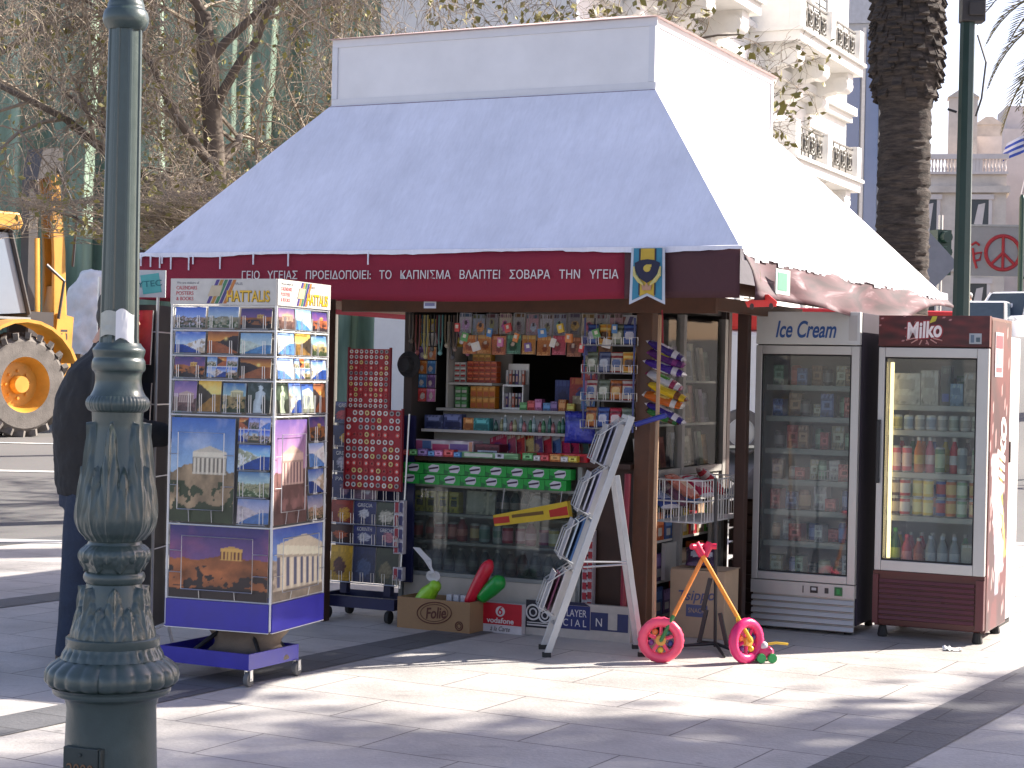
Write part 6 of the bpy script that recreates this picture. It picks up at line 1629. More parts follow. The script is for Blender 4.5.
# ------------------------------------------------------------------ postcards
def fbm(q, H, W, f, octaves=4, gain=.55):
    out = np.zeros((H, W)); amp = 1; tot = 0
    for o in range(octaves):
        n = max(2, int(f * 2 ** o)) + 2
        gr = q.rand(n, n); y = np.linspace(0, n - 1.001, H); x = np.linspace(0, n - 1.001, W)
        y0 = y.astype(int); x0 = x.astype(int); fy = (y - y0)[:, None]; fx = (x - x0)[None, :]
        fy = fy * fy * (3 - 2 * fy); fx = fx * fx * (3 - 2 * fx)
        v = gr[np.ix_(y0, x0)] * (1 - fy) * (1 - fx) + gr[np.ix_(y0 + 1, x0)] * fy * (1 - fx) + gr[np.ix_(y0, x0 + 1)] * (1 - fy) * fx + gr[np.ix_(y0 + 1, x0 + 1)] * fy * fx
        out += v * amp; tot += amp; amp *= gain
    return out / tot
def view(kind, seed, W=44, H=30):
    """an invented holiday photograph of the given kind"""
    q = np.random.RandomState(seed); L = lambda *c: np.array(S(*c))
    u = np.linspace(0, 1, W)[None, :].repeat(H, 0); v = np.linspace(0, 1, H)[:, None].repeat(W, 1)
    skies = {'sea': ((40, 90, 190), (170, 204, 236)), 'temple': ((50, 104, 190), (160, 196, 228)), 'sunset': ((120, 50, 44), (250, 160, 70)), 'village': ((60, 110, 200), (170, 200, 235)), 'dusk': ((46, 44, 120), (130, 90, 150)), 'yellow': ((220, 176, 60), (244, 216, 140)), 'mauve': ((100, 80, 150), (196, 150, 184)), 'statue': ((34, 50, 42), (64, 76, 60)), 'pale': ((130, 170, 226), (226, 232, 244)), 'columns': ((50, 80, 170), (130, 164, 220)), 'collage': ((60, 110, 200), (190, 214, 240)), 'ruins': ((76, 116, 180), (190, 200, 210))}
    a, b = L(*skies[kind][0]), L(*skies[kind][1])
    hz = q.uniform(.42, .6) if kind not in ('temple', 'dusk') else q.uniform(.42, .5)
    t = np.clip(v / hz, 0, 1)[..., None]
    im = a + (b - a) * t
    cl = np.clip(fbm(q, H, W, 3) * 2.4 - 1.25, 0, 1)[..., None] * (.55 if kind not in ('statue', 'columns') else .15)
    im = im * (1 - cl) + cl * {'sunset': L(255, 170, 110), 'dusk': L(206, 110, 140), 'mauve': L(226, 170, 190), 'yellow': L(255, 236, 170)}.get(kind, L(240, 242, 246))
    n1 = fbm(q, H, W, 5)[..., None]; n2 = fbm(q, H, W, 9, 3)[..., None]
    ridge = hz + (fbm(q, 2, W, 3)[0] - .5) * .16
    if kind in ('sea', 'pale', 'yellow', 'sunset'):
        w = {'sea': L(20, 60, 140), 'pale': L(90, 140, 200), 'yellow': L(150, 110, 50), 'sunset': L(170, 90, 50)}[kind] * (.6 + .9 * n2)
        m = (v > hz)[..., None]; im = np.where(m, w, im)
        uu = u if q.rand() < .5 else 1 - u
        top = hz - .30 * np.clip(1 - uu * 1.7, 0, 1) ** .8 * (.7 + .6 * fbm(q, 2, W, 4)[0][None, :]); bot = hz + .5 * np.clip(1 - uu * 1.25, 0, 1) ** 1.3
        ld = {'sea': L(190, 176, 150), 'pale': L(230, 228, 226), 'yellow': L(64, 50, 36), 'sunset': L(50, 30, 30)}[kind] * (.35 + 1.2 * n1)
        m = ((v > top) & (v < bot))[..., None]; im = np.where(m, ld, im)
        if kind in ('sea', 'pale'):
            wh = m & (n2 > .53); im = np.where(wh, L(236, 234, 228), im)
        if kind == 'sunset':
            d = ((u - .6) / .05) ** 2 + ((v - hz * .75) / .07) ** 2; im = im + np.exp(-d)[..., None] * L(255, 220, 140)
    else:
        base = {'temple': L(176, 150, 116), 'village': L(160, 136, 104), 'dusk': L(190, 110, 60), 'mauve': L(140, 100, 96), 'statue': L(40, 48, 38), 'columns': L(200, 184, 164), 'collage': L(160, 130, 90), 'ruins': L(170, 152, 120)}[kind]
        gnd = base * (.25 + 1.5 * n1 ** 1.3)
        veg = {'temple': L(44, 58, 34), 'dusk': L(44, 30, 34), 'village': L(60, 76, 44), 'ruins': L(70, 84, 50)}.get(kind, base * .45)
        gnd = np.where((n2 > .55) & (v > hz + .12)[..., None] | (v > .85 + .2 * (n1[..., 0] - .5))[..., None], veg * (.6 + .9 * n2), gnd)
        im = np.where((v > ridge[None, :])[..., None], gnd, im)
    def temple(x0, x1, y0, y1, n, st, dk, ped=True, persp=0.0):
        nonlocal im
        x = (u - x0) / (x1 - x0); s = 1 - persp * x; top = y0 + (y1 - y0) * persp * .45 * x
        y = (v - top) / ((y1 - top) + 1e-6); ins = (x >= 0) & (x <= 1) & (y >= 0) & (y <= 1)
        c = np.abs(((x ** (1 + persp * .6)) * n) % 1 - .5) * 2
        col = np.where(((c < .62) | (y < .24) | (y > .93))[..., None], st * (1.08 - .45 * c[..., None] * (y > .24)[..., None]), dk)
        col = np.where((np.abs(y - .24) < .03)[..., None], st * .6, col)
        im = np.where(ins[..., None], col, im)
        if ped:
            pd = (x >= 0) & (x <= 1) & (y < 0) & (v > top - .28 * (y1 - y0) * (1 - np.abs(2 * x - 1))); im = np.where(pd[..., None], st * .82, im)
    if kind == 'temple': temple(.34, .88, hz - .16, hz + .05, 8, L(232, 220, 196), L(120, 112, 100))
    if kind == 'dusk': temple(.52, .74, hz - .13, hz + .02, 6, L(250, 190, 100), L(120, 64, 40))
    if kind == 'mauve': temple(.22, .9, hz - .14, hz + .16, 7, L(214, 180, 166), L(110, 80, 90))
    if kind == 'columns': temple(.08, 1.2, .22, .86, 9, L(236, 222, 196), L(100, 104, 130), True, .55)
    if kind in ('village', 'ruins'):
        for _ in range(70):
            y = q.uniform(hz, 1); x = q.rand(); h = q.uniform(.03, .08); w = q.uniform(.02, .07)
            m = (np.abs(u - x) < w / 2) & (np.abs(v - y) < h / 2)
            c = L(232, 226, 214) if kind == 'village' else L(206, 192, 166); c = c * q.uniform(.6, 1.05)
            im = np.where(m[..., None], np.where((u > x + w * .15)[..., None], c * .7, c), im)
    if kind == 'statue':
        x = np.abs(u - .5 - .06 * np.sin(v * 6)); wd = np.interp(v[:, 0], [0, .08, .12, .2, .26, .34, .5, .62, .8, 1], [0, 0, .09, .1, .06, .22, .16, .19, .15, .2])[:, None]
        im = np.where((x < wd)[..., None], L(216, 214, 204) * (.45 + .7 * n1 + .3 * (1 - x / (wd + 1e-3))[..., None]), im)
    if kind == 'collage':
        for j in range(2):
            for i in range(3):
                k2 = ('sea', 'temple', 'village', 'sunset', 'ruins', 'pale')[(j * 3 + i + seed) % 6]
                ys = slice(j * H // 2, (j + 1) * H // 2 - 1); xs_ = slice(i * W // 3, (i + 1) * W // 3 - 1)
                sm = view(k2, seed * 7 + j * 3 + i, xs_.stop - xs_.start, ys.stop - ys.start); im[ys, xs_] = sm
        im[H // 2 - 1] = L(236, 236, 236)
    im = im * (q.uniform(.82, 1.15, (1, 1, 3)) if W < 60 else 1) * q.uniform(.85, 1.12)
    return np.clip(im * (1 + q.uniform(-.06, .06, (H, W, 1))), .004, .9)
words = {'sea': 'blue sea', 'temple': 'temple on rock', 'sunset': 'red sunset', 'village': 'hillside village', 'dusk': 'temple at dusk', 'yellow': 'yellow bay', 'mauve': 'mauve ruins', 'statue': 'white statue', 'pale': 'pale seaside', 'columns': 'tall columns', 'collage': 'six views', 'ruins': 'stone ruins'}
def card_mesh(kind, seed, w, h, W=46, H=30, t=.004):
    g = MB(); g.box(-w / 2, w / 2, .0006, t, 0, h, S(226, 222, 214)); g.photo(w, h, view(kind, seed, W, H)); return g.mesh('postcard', M['print'])
RX = (-1.379, 9.485); RZ = R(-20); HS = .30
rk = thing('postcard_rack', 'four sided wire postcard rack on a blue wheeled trolley in front of the kiosk', 'rack', (RX[0], RX[1], 0), RZ)
w = MB()
for x in (-HS, HS):
    for y in (-HS, HS): w.tube([(x, y, .28), (x, y, 2.06)], .007, 6)
for z in (.28, .42, .80, 1.365, 1.545, 1.67, 1.80, 1.925, 2.06): w.tube([(-HS, -HS, z), (HS, -HS, z), (HS, HS, z), (-HS, HS, z), (-HS, -HS, z)], .004, 5)
w.build('frame', M['alu'], rk)
g = MB(); g.box(-HS + .045, HS - .045, -HS + .045, HS - .045, .44, 1.92); g.build('core', mat('grey card core', (0.30, 0.29, 0.28), .8), rk)
for k in range(4):
    g = MB(); g.box(-HS + .004, HS - .004, -.012, -.002, .272, .415); o = g.build('skirt', M['blue_enamel'], rk); o.location = Vector((0, 0, 0)) + Matrix.Rotation(k * PI / 2, 3, 'Z') @ Vector((0, -HS, 0)); o.rotation_euler = (0, 0, k * PI / 2)
    ed = MB(); ed.box(-HS + .004, HS - .004, -.014, -.001, .268, .2715); e_ = ed.build('edge', M['alu'], o)
gold = mat('gold lettering', S(214, 170, 40), .4); redl = mat('dull red lettering', S(170, 70, 76), .5); greyl = mat('grey lettering', S(110, 110, 116), .5); teal = mat('teal ink', S(60, 170, 166), .5); olive_l = mat('olive shadow lettering', S(96, 84, 30), .5)
for k in range(4):
    g = MB(); g.box(-HS - .004, HS + .004, -.008, 0, 1.932, 2.065, S(216, 212, 204))
    for q, c in enumerate(((80, 60, 140), (190, 140, 60), (60, 130, 90), (70, 60, 130), (200, 120, 50))):
        x = -.095 + q * .024; g.prism([(x, 1.938), (x + .018, 1.938), (x + .075, 2.06), (x + .057, 2.06)], -.0095, -.0082, S(*c))
    g.prism([(-.088, 1.975), (-.02, 1.975), (.0, 2.03), (-.065, 2.03)], -.0108, -.0097, S(206, 190, 160))
    ho = g.build('header', M['print'], rk); ho.location = Matrix.Rotation(k * PI / 2, 3, 'Z') @ Vector((0, -HS - .002, 0)); ho.rotation_euler = (0, 0, k * PI / 2)
    lettering('HATTALIS', .245, .058, olive_l, ho, (.147, -.0085, 1.974), bold=.03); lettering('HATTALIS', .245, .058, gold, ho, (.145, -.0105, 1.977), bold=.015)
    lettering('MICHALIS', .08, .014, greyl, ho, (.07, -.0085, 2.04)); lettering('We are makers of', .13, .012, greyl, ho, (-.205, -.0085, 2.044))
    for j, tx in enumerate(('CALENDARS', 'POSTERS', '& BOOKS')): lettering(tx, (.12, .1, .1)[j], .019, redl, ho, (-.212 - .01 * (j > 0), -.0085, 2.018 - j * .028), bold=.01)
def on_face(k, u, off): return Matrix.Rotation(RZ + k * PI / 2, 3, 'Z') @ Vector((u, -HS - off, 0)) + Vector((RX[0], RX[1], 0))
facen = ['shaded front face', 'sunlit right face', 'far face', 'left face']
kinds0 = [['village', 'ruins', 'dusk'], ['sea', 'sunset', 'pale'], ['dusk', 'collage', 'sunset'], ['mauve', 'yellow', 'temple', 'statue'], ['temple', 'collage', 'sea', 'ruins', 'pale'], ['dusk']]
kinds1 = [['mauve', 'pale', 'dusk'], ['pale', 'yellow', 'temple'], ['pale', 'collage', 'sea'], ['statue', 'sea', 'columns', 'sunset'], ['mauve', 'dusk', 'pale', 'sea', 'ruins'], ['columns']]
rowz = [(1.815, .098), (1.685, .102), (1.56, .098), (1.385, .145)]
rn = ['top', 'second', 'third', 'fourth']; cnm3 = ['left', 'middle', 'right']; cnm4 = ['far left', 'inner left', 'inner right', 'far right']
seed = 0
for k in range(4):
    kn = kinds0 if k % 2 == 0 else kinds1
    def pocket(wp):
        o = wp.build('wire_pocket', M['steel'], rk); o.location = Matrix.Rotation(k * PI / 2, 3, 'Z') @ Vector((0, -HS, 0)); o.rotation_euler = (0, 0, k * PI / 2)
    for j, (z, h) in enumerate(rowz):
        m = len(kn[j]); cw = .57 / m
        for i in range(m):
            u = -.285 + cw * (i + .5); seed += 1
            x0, x1 = u - cw * .40, u + cw * .40; wp = MB()
            for xx in (x0 + .012, x1 - .012):
                wp.tube([(xx, -.001, z - .004), (xx, -.024, z - .004), (xx, -.026, z + h * .62), (xx - .012 if xx == x1 - .012 else xx + .012, -.026, z + h * .62), (xx - .012 if xx == x1 - .012 else xx + .012, -.026, z - .004)], .0022, 4)
            wp.tube([(x0, -.025, z - .006), (x1, -.025, z - .006)], .0022, 4)
            if k < 2: pocket(wp)
            if k in (0, 1):
                me = card_mesh(kn[j][i], seed, cw * .93, h * (1.02 + .04 * ((seed * 7) % 3)), 46 if m == 3 else 32, 28 if m == 3 else 42)
                p = on_face(k, u, .008)
                o = link('postcard', me, None, (p.x, p.y, z), (R(-5), 0, RZ + k * PI / 2))
                tag(o, 'postcard of %s, %s in %s row, %s of the rack' % (words[kn[j][i]], (cnm3 if m == 3 else cnm4)[i], rn[j], facen[k]), 'postcard', 'postcards in the wheeled rack')
            else:
                me = MESH.setdefault('plaincard%d' % m, card_mesh('pale', 3 + m, cw * .93, h))
                p = on_face(k, u, .008); o = link('postcard', me, None, (p.x, p.y, z), (R(-5), 0, RZ + k * PI / 2)); tag(o, 'postcard of pale seaside on the %s of the rack' % facen[k], 'postcard', 'postcards on the %s' % facen[k])
    # posters and the column of cards beside them
    if k in (0, 1):
        seed += 1
        for (kd, u, z, w_, h_, nm, W, H) in ((kn[4][0], -.105, .815, .37, .535, 'tall poster', 72, 104), (kn[5][0], -.0, .425, .57, .37, 'wide poster', 104, 68)):
            g = MB(); g.box(-w_ / 2, w_ / 2, .0006, .005, 0, h_, S(210, 206, 200)); g.photo(w_, h_, view(kd, 400 + k * 7 + H, W, H)); p = on_face(k, u, .006)
            o = link('poster', g.mesh('poster', M['print']), None, (p.x, p.y, z), (R(-1), 0, RZ + k * PI / 2)); tag(o, '%s of %s on the postcard rack, %s' % (nm, words[kd], facen[k]), 'poster', 'posters in the wheeled rack')
            wx = w_ * .36; wp = MB()
            wp.tube([(u - wx, -.02, z + h_ * .12), (u + wx, -.02, z + h_ * .12), (u + wx, -.02, z + h_ * .86), (u - wx, -.02, z + h_ * .86), (u - wx, -.02, z + h_ * .12)], .0028, 4)
            for zz in (z + h_ * .35, z + h_ * .65):
                for s in (-1, 1): wp.tube([(u + s * wx, -.02, zz), (u + s * w_ * .5, -.012, zz)], .0022, 4)
            for s in (-.5, .5): wp.tube([(u + s * wx, -.02, z + h_ * .12), (u + s * wx, -.012, z)], .0022, 4)
            pocket(wp)
        for i in range(4):
            z = 1.235 - i * .138; seed += 1; kd = kn[4][1 + i]
            p = on_face(k, .193, .008); o = link('postcard', card_mesh(kd, seed, .18, .125), None, (p.x, p.y, z), (R(-5), 0, RZ + k * PI / 2))
            tag(o, 'postcard of %s, %s beside the tall poster, %s of the rack' % (words[kd], ('topmost', 'second', 'third', 'lowest')[i], facen[k]), 'postcard', 'postcards in the wheeled rack')
            wp = MB()
            for xx in (.125, .262): wp.tube([(xx, -.001, z - .004), (xx, -.024, z - .004), (xx, -.026, z + .075), (xx + (.02 if xx < .2 else -.02), -.026, z + .075), (xx + (.02 if xx < .2 else -.02), -.026, z - .004)], .0022, 4)
            wp.tube([(.11, -.025, z - .006), (.275, -.025, z - .006)], .0022, 4); pocket(wp)
# trolley
g = MB(); g.T = Matrix.Translation((-.0, -.08, 0)) @ Matrix.Rotation(R(-7), 4, 'Z')
x0, x1, y0, y1 = -.31, .25, -.25, .20
g.box(x0, x1, y0, y0 + .012, .085, .165); g.box(x0, x1, y1 - .012, y1, .085, .165); g.box(x0, x0 + .012, y0 + .0125, y1 - .0125, .085, .165); g.box(x1 - .012, x1, y0 + .0125, y1 - .0125, .085, .165); g.box(x0 + .0125, x1 - .0125, y0 + .0125, y1 - .0125, .09, .10)
tro = g.build('trolley', M['blue_enamel'], rk)
g = MB()
for s in (-1, 1):
    g.tube([(s * .22, -.22, .11), (s * .05, -.05, .28)], .012, 6); g.tube([(s * .22, .1, .11), (s * .05, .05, .28)], .012, 6)
g.tube([(0, 0, .1), (0, 0, .3)], .03, 10); g.build('strut', M['black'], tro)
TM = Matrix.Translation((-.0, -.08, 0)) @ Matrix.Rotation(R(-7), 4, 'Z')
for (x, y) in ((x0 + .05, y0 + .02), (x1 - .02, y0 + .01), (x1 - .01, y1 - .02), (x0 + .04, y1 - .02)):
    q = TM @ Vector((x, y, 0)); g = MB()
    g.lathe([(.018, -.012), (.036, -.012), (.038, 0), (.036, .012), (.018, .012)], 18, c=(q.x + .012, q.y, .038), axis='X'); wo = g.build('wheel', M['rubbergrey'], tro, 40)
    h = MB(); h.box(q.x - .005, q.x - .001, q.y - .014, q.y + .014, .03, .082); h.box(q.x + .026, q.x + .03, q.y - .014, q.y + .014, .03, .082); h.box(q.x - .005, q.x + .03, q.y - .016, q.y + .016, .0825, .0848); h.tube([(q.x - .008, q.y, .038), (q.x + .033, q.y, .038)], .006, 8); h.build('fork', M['steel'], wo)
bg_ = thing('weight_sack', 'grey brown sack weighing down the blue trolley under the postcard rack', 'sack', (RX[0] + .02, RX[1] - .03, .1015), RZ)
w = MB(); w.grid(lambda u, v: ((.24 * (1 - .25 * math.sin(PI * v) ** 2) * math.cos(2 * PI * u)), (.13 * math.sin(2 * PI * u)) * (.75 + .3 * math.sin(PI * min(1, v * 1.1))), .15 * v + .01 * noise.noise(Vector((math.cos(2 * PI * u) * 2, math.sin(2 * PI * u) * 2, v * 3)))), 30, 8)
w.add([(.24 * math.cos(2 * PI * k / 30), .10 * math.sin(2 * PI * k / 30), .15) for k in range(30)], [tuple(range(30))])
w.build('sack', mat('sackcloth', S(126, 112, 98), .9, var=.2, bump=.2), bg_, 60)

# second rack behind it, mostly hidden by the lamp post
r2 = thing('brochure_rack', 'narrow brochure rack with a teal squared header behind the lamp post', 'rack', (-2.13, 9.95, 0), R(-8))
g = MB()
for x in (-.17, .17):
    for y in (0, .3): g.tube([(x, y, .12), (x, y, 2.1)], .008, 6)
for z in (.15, .6, 1.0, 1.4, 1.8): g.tube([(-.17, 0, z), (.17, 0, z), (.17, .3, z), (-.17, .3, z), (-.17, 0, z)], .004, 5)
for x in (-.17, .17):
    for y in (0, .3): g.tube([(x, y, .12), (x * 1.2, y, .01)], .01, 6)
g.build('frame', M['steel'], r2)
g = MB(); g.box(-.11, .215, -.012, -.002, 1.99, 2.14, S(214, 216, 216)); g.prism([(.09, 2.005), (.195, 2.02), (.175, 2.125), (.07, 2.11)], -.0145, -.0125, S(90, 190, 186)); ho = g.build('header', M['print'], r2)
lettering('YTEC', .14, .034, mat('dark teal lettering', S(30, 110, 116), .5), ho, (.125, -.016, 2.065), (R(90), R(-6), 0), bold=.01)
g = MB(); g.box(-.15, .15, .02, .28, .16, 1.95); g.build('back', M['black'], r2)
for z, c, nm in ((1.62, (190, 30, 50), 'bright red'), (1.22, (40, 40, 50), 'black'), (.82, (60, 60, 90), 'dark blue')):
    o = link('brochure', mag_mesh('broch' + nm, .22, .3, .02, 5, [c, tuple(min(255, v + 30) for v in c), tuple(max(0, v - 20) for v in c)]), None, (-2.10, 9.90, z), (R(-6), 0, R(-8))); tag(o, '%s brochure in the narrow rack behind the lamp post' % nm, 'brochure', 'brochures in the narrow rack')

# book rack on its own trolley left of the kiosk
brk = kthing('book_rack', 'wire book rack on a navy wheeled trolley beside the glass cabinet', 'rack', -1.83, -.16, 0)
g = MB()
for x in (-.27, .27):
    g.tube([(x, 0, .22), (x, .08, 1.34)], .006, 6)
for z in (.24, .49, .62, .78, .955, 1.12): g.tube([(-.27, -.04, z), (.27, -.04, z)], .004, 5); g.tube([(-.27, 0, z), (-.27, -.04, z), (-.27, -.04, z + .06)], .004, 5); g.tube([(.27, 0, z), (.27, -.04, z), (.27, -.04, z + .06)], .004, 5)
for z in (.24, .49, .62, .78, .955, 1.12):
    for k in range(7): 
        x = -.24 + k * .08; g.tube([(x, -.042, z), (x, -.044, z + .07), (x + .02, -.044, z + .07), (x + .02, -.042, z)], .002, 4)
g.build('frame', M['steel'], brk)
g = MB(); g.box(-.29, .29, .12, .14, .25, 1.33); g.build('back_panel', M['navy'], brk)
g = MB(); g.box(-.29, .30, -.12, -.10, .09, .16); g.box(-.29, .30, .22, .24, .09, .16); g.box(-.29, -.27, -.099, .219, .09, .16); g.box(.28, .30, -.099, .219, .09, .16); g.box(.14, .19, .02, .07, .161, .26); g.box(-.19, -.14, .02, .07, .161, .26); g.box(-.269, .279, .02, .07, .10, .14)
tb_ = g.build('trolley', M['navy'], brk)
for x, y in ((-.22, -.08), (.24, -.08), (-.22, .2), (.24, .2)):
    g = MB(); g.lathe([(.02, -.014), (.04, -.014), (.042, 0), (.04, .014), (.02, .014)], 16, c=(x, y, .043), axis='X'); g.box(x - .004, x + .004, y - .012, y + .012, .05, .089); g.build('wheel', M['rubber'], tb_, 40)
bks = [(.245, .23, [((206, 160, 40), (90, 40, 30), 'yellow', ''), ((34, 44, 84), (60, 80, 120), 'dark blue', ''), ((54, 60, 46), (120, 110, 80), 'dark green', '')]),
       (.495, .115, [((60, 30, 30), (190, 90, 50), 'dark brown', ''), ((36, 46, 110), (190, 190, 200), 'navy', 'KORINTH'), ((44, 50, 100), (190, 120, 130), 'blue and pink', 'GRIECHEN')]),
       (.625, .145, [((150, 50, 36), (220, 160, 50), 'red', ''), ((30, 40, 100), (206, 206, 210), 'royal blue', 'GRECIA'), ((60, 70, 56), (196, 190, 170), 'grey green', '')]),
       (.785, .15, [((34, 40, 96), (140, 110, 130), 'blue', 'PAUL'), ((120, 90, 110), (190, 190, 200), 'mauve', 'CUISINE')]),
       (.96, .14, [((36, 44, 84), (180, 176, 190), 'slate blue', 'GRECIA'), ((40, 50, 46), (190, 190, 160), 'black green', '')]),
       (1.125, .13, [((40, 44, 84), (206, 160, 50), 'blue and yellow', '')]), (1.125, .13, [])]
rown = ['bottom', 'second', 'third', 'fourth', 'fifth', 'top']
for j, (z, h, row) in enumerate(bks):
    for k, (c, c2, nm, tx) in enumerate(row):
        me = mag_mesh('book%d%d' % (j, k), .165, h, .02, j * 5 + k, [c, tuple(min(255, int(v * 1.15)) for v in c), c2])
        o = good(me, 'guide_book', '%s guide book in the %s row of the book rack' % (nm, rown[j]), 'book', -1.99 + k * .172, -.185, z, 0, 'guide books in the book rack', rx=R(-4))
        if tx: lettering(tx, .11, .024, M['letter_white'], o, (0, -.002, h * .82))
o = good(mag_mesh('gtop', .165, .14, .02, 77, [(40, 44, 84), (90, 100, 140), (180, 50, 60)]), 'guide_book', 'blue and red guide book at the very top left of the book rack', 'book', -1.99, -.165, 1.27, 0, 'guide books in the book rack', rx=R(-4)); lettering('GREECE', .11, .024, M['letter_white'], o, (0, -.002, .115))
# small red and white packs at the right edge of the book rack
for k in range(5):
    good(pack_mesh('stripr', .07, .04, .085, (200, 190, 196), [(.1, .45, .1, .9, (170, 40, 60)), (.55, .9, .15, .85, (60, 60, 110))]), 'cigarette_pack', 'red and white pack in the short column left of the glass cabinet', 'cigarette pack', -1.56, -.17, .36 + k * .0855 if k else .2745, 0, 'short column of red and white packs')
# ------------------------------------------------------------------ cast iron lamp post
LX, LY = -1.312, 6.0
lp = thing('street_lamp', 'ornate dark green cast iron lamp post with leaf ornament and a pasted bill', 'street lamp', (LX, LY, 0), R(0))
def zz(y): return 1.6 - (y - 367.4) / 300.0
def rr(p): return p / 300.0
def gadroon(n, amp): return lambda q, z, a: q * (1 - amp * (1 - abs(math.cos(n * a / 2)) ** .6))
def lathe_part(name, pts, n=96, fn=None, parent=None, sub=0, ang=50):
    prof = [(rr(p), zz(y)) for y, p in pts]
    prof.sort(key=lambda t: t[1])
    if sub:
        out = []
        for (r0, z0), (r1, z1) in zip(prof, prof[1:]):
            for k in range(sub): out.append((r0 + (r1 - r0) * k / sub, z0 + (z1 - z0) * k / sub))
        out.append(prof[-1]); prof = out
    g = MB(); g.lathe(prof, n, fn=fn); return g.build(name, M['lamp'], parent or lp, ang)
def catmull(pts, m=5):
    pts = sorted(pts); out = []
    P = [pts[0]] + pts + [pts[-1]]
    for i in range(1, len(P) - 2):
        p0, p1, p2, p3 = P[i - 1], P[i], P[i + 1], P[i + 2]
        for k in range(m):
            t = k / m
            f = lambda a, b, c, d: .5 * (2 * b + (c - a) * t + (2 * a - 5 * b + 4 * c - d) * t * t + (3 * b - a - 3 * c + d) * t ** 3)
            out.append((f(p0[0], p1[0], p2[0], p3[0]), f(p0[1], p1[1], p2[1], p3[1])))
    out.append(pts[-1]); return out
# plinth
lathe_part('base', [(848, 54), (836, 54), (832, 50), (800, 47), (768, 46), (740, 45), (706, 44), (699, 46)], fn=None)
lathe_part('base_moulding', catmull([(699, 46), (696, 48), (693, 56), (690, 58), (687, 58.5), (684, 62)]))
lathe_part('gadroon_ring', catmull([(684, 61), (680, 65.5), (674, 66.5), (667, 64.5), (661, 58), (657, 51)], 6), 192, gadroon(22, .05))
def tongues(q, z, a):
    t = (z - zz(657)) / (zz(645) - zz(657)); return q * (1 - .045 * (1 - abs(math.cos(14 * a)) ** .5) * math.sin(PI * min(1, max(0, t))))
lathe_part('leaf_collar', [(657, 51), (652, 49.5), (648, 47), (645, 45.7)], 192, tongues, sub=4)
lathe_part('band', [(645, 45.8), (644, 46.2), (637, 46.2), (636, 45)])
def leaves(y0, y1, n, up, amp, ph=0):
    z0, z1 = zz(y0), zz(y1)
    def fn(q, z, a):
        t = (z - z0) / (z1 - z0)
        if not 0 <= t <= 1: return q
        best = 0
        for lay in (0, 1):
            u = ((a / (2 * PI) * n + ph + .5 * lay) % 1) * 2 - 1
            tt = t if up else 1 - t
            ln = 1.0 if lay == 0 else .62
            if tt > ln: continue
            s = tt / ln
            wd = (.85 if lay == 0 else .6) * (1 - s ** 2.2) ** .5 * (.78 + .22 * abs(math.sin(s * 13)))
            if abs(u) < wd:
                e = (1 - (u / wd) ** 4)
                vein = .35 * abs(math.cos((abs(u) * 7 - s * 9)))
                mid = .5 * math.exp(-(u / .07) ** 2)
                h = e * (.55 + vein * .5 + mid) * (1 if lay == 0 else .6) * (.6 + .8 * s)
                best = max(best, h)
        return q + amp * best
    return fn
lathe_part('lower_bell', catmull([(636, 40), (628, 38), (620, 35), (610, 32), (600, 30), (590, 28.5), (583, 27)], 9), 260, leaves(636, 586, 7, True, .017), ang=80)
lathe_part('bead', catmull([(583, 27), (581, 29), (577, 30.5), (573, 29.5), (571, 27)], 4))
lathe_part('lower_knop', catmull([(571, 26.5), (567, 27.5), (562, 31), (556, 33.5), (550, 33), (545, 28), (541, 26)], 6), 200, leaves(571, 545, 8, False, .010))
lathe_part('urn', catmull([(541, 26), (537, 28), (530, 34), (520, 37), (508, 36.5), (495, 34.5), (480, 32), (460, 29), (440, 26.5), (425, 25), (412, 25.5)], 9), 280, leaves(540, 422, 7, True, .018, .25), ang=80)
lathe_part('rope_ring', catmull([(412, 25.5), (410, 29), (407, 31), (403, 31.8), (399, 30.5), (396, 28)], 5), 200, gadroon(46, .03))
lathe_part('neck', catmull([(396, 27.5), (390, 24.5), (382, 22.8), (375, 23), (372, 24)], 5))
lathe_part('ring', catmull([(372, 24), (370, 26), (366, 26.5), (361, 26), (358, 24.5), (355, 25), (350, 26), (346, 23), (343, 21)], 4))
# tapering shaft with flat panels and sharp ribs, collar, upper shaft
def ribs(q, z, a):
    k = (a / (2 * PI) * 8 + .3) % 1
    return q * (1 - .085 * ss(.10, .2, k) * (1 - ss(.8, .9, k)))
lathe_part('shaft', [(343, 20.5), (338, 20), (250, 18.8), (150, 18), (50, 17.2), (31, 17)], 288, ribs, sub=3, ang=25)
lathe_part('collar', catmull([(31, 17), (29, 19), (26, 21), (22, 22.5), (17, 22.5), (12, 21), (9, 18.6), (5, 18), (2, 16.8)], 4))
lathe_part('upper_shaft', [(2, 16.4), (-150, 15), (-420, 13.5), (-440, 17), (-455, 12)], 96)
# lantern out of view above
g = MB(); zt = zz(-455)
for k in range(6): 
    a = k * PI / 3; g.tube([(.10 * math.cos(a), .10 * math.sin(a), zt), (.2 * math.cos(a), .2 * math.sin(a), zt + .55)], .012, 6)
g.lathe([(.26, zt + .55), (.22, zt + .62), (.1, zt + .74), (.03, zt + .78), (.02, zt + .9)], 24); g.lathe([(.04, zt - .03), (.13, zt), (.1, zt + .02)], 24)
ln = g.build('lantern', M['lamp'], lp, 50); g = MB(); g.lathe([(.095, zt + .021), (.19, zt + .545)], 6); g.build('lantern_glass', M['glass'], ln)
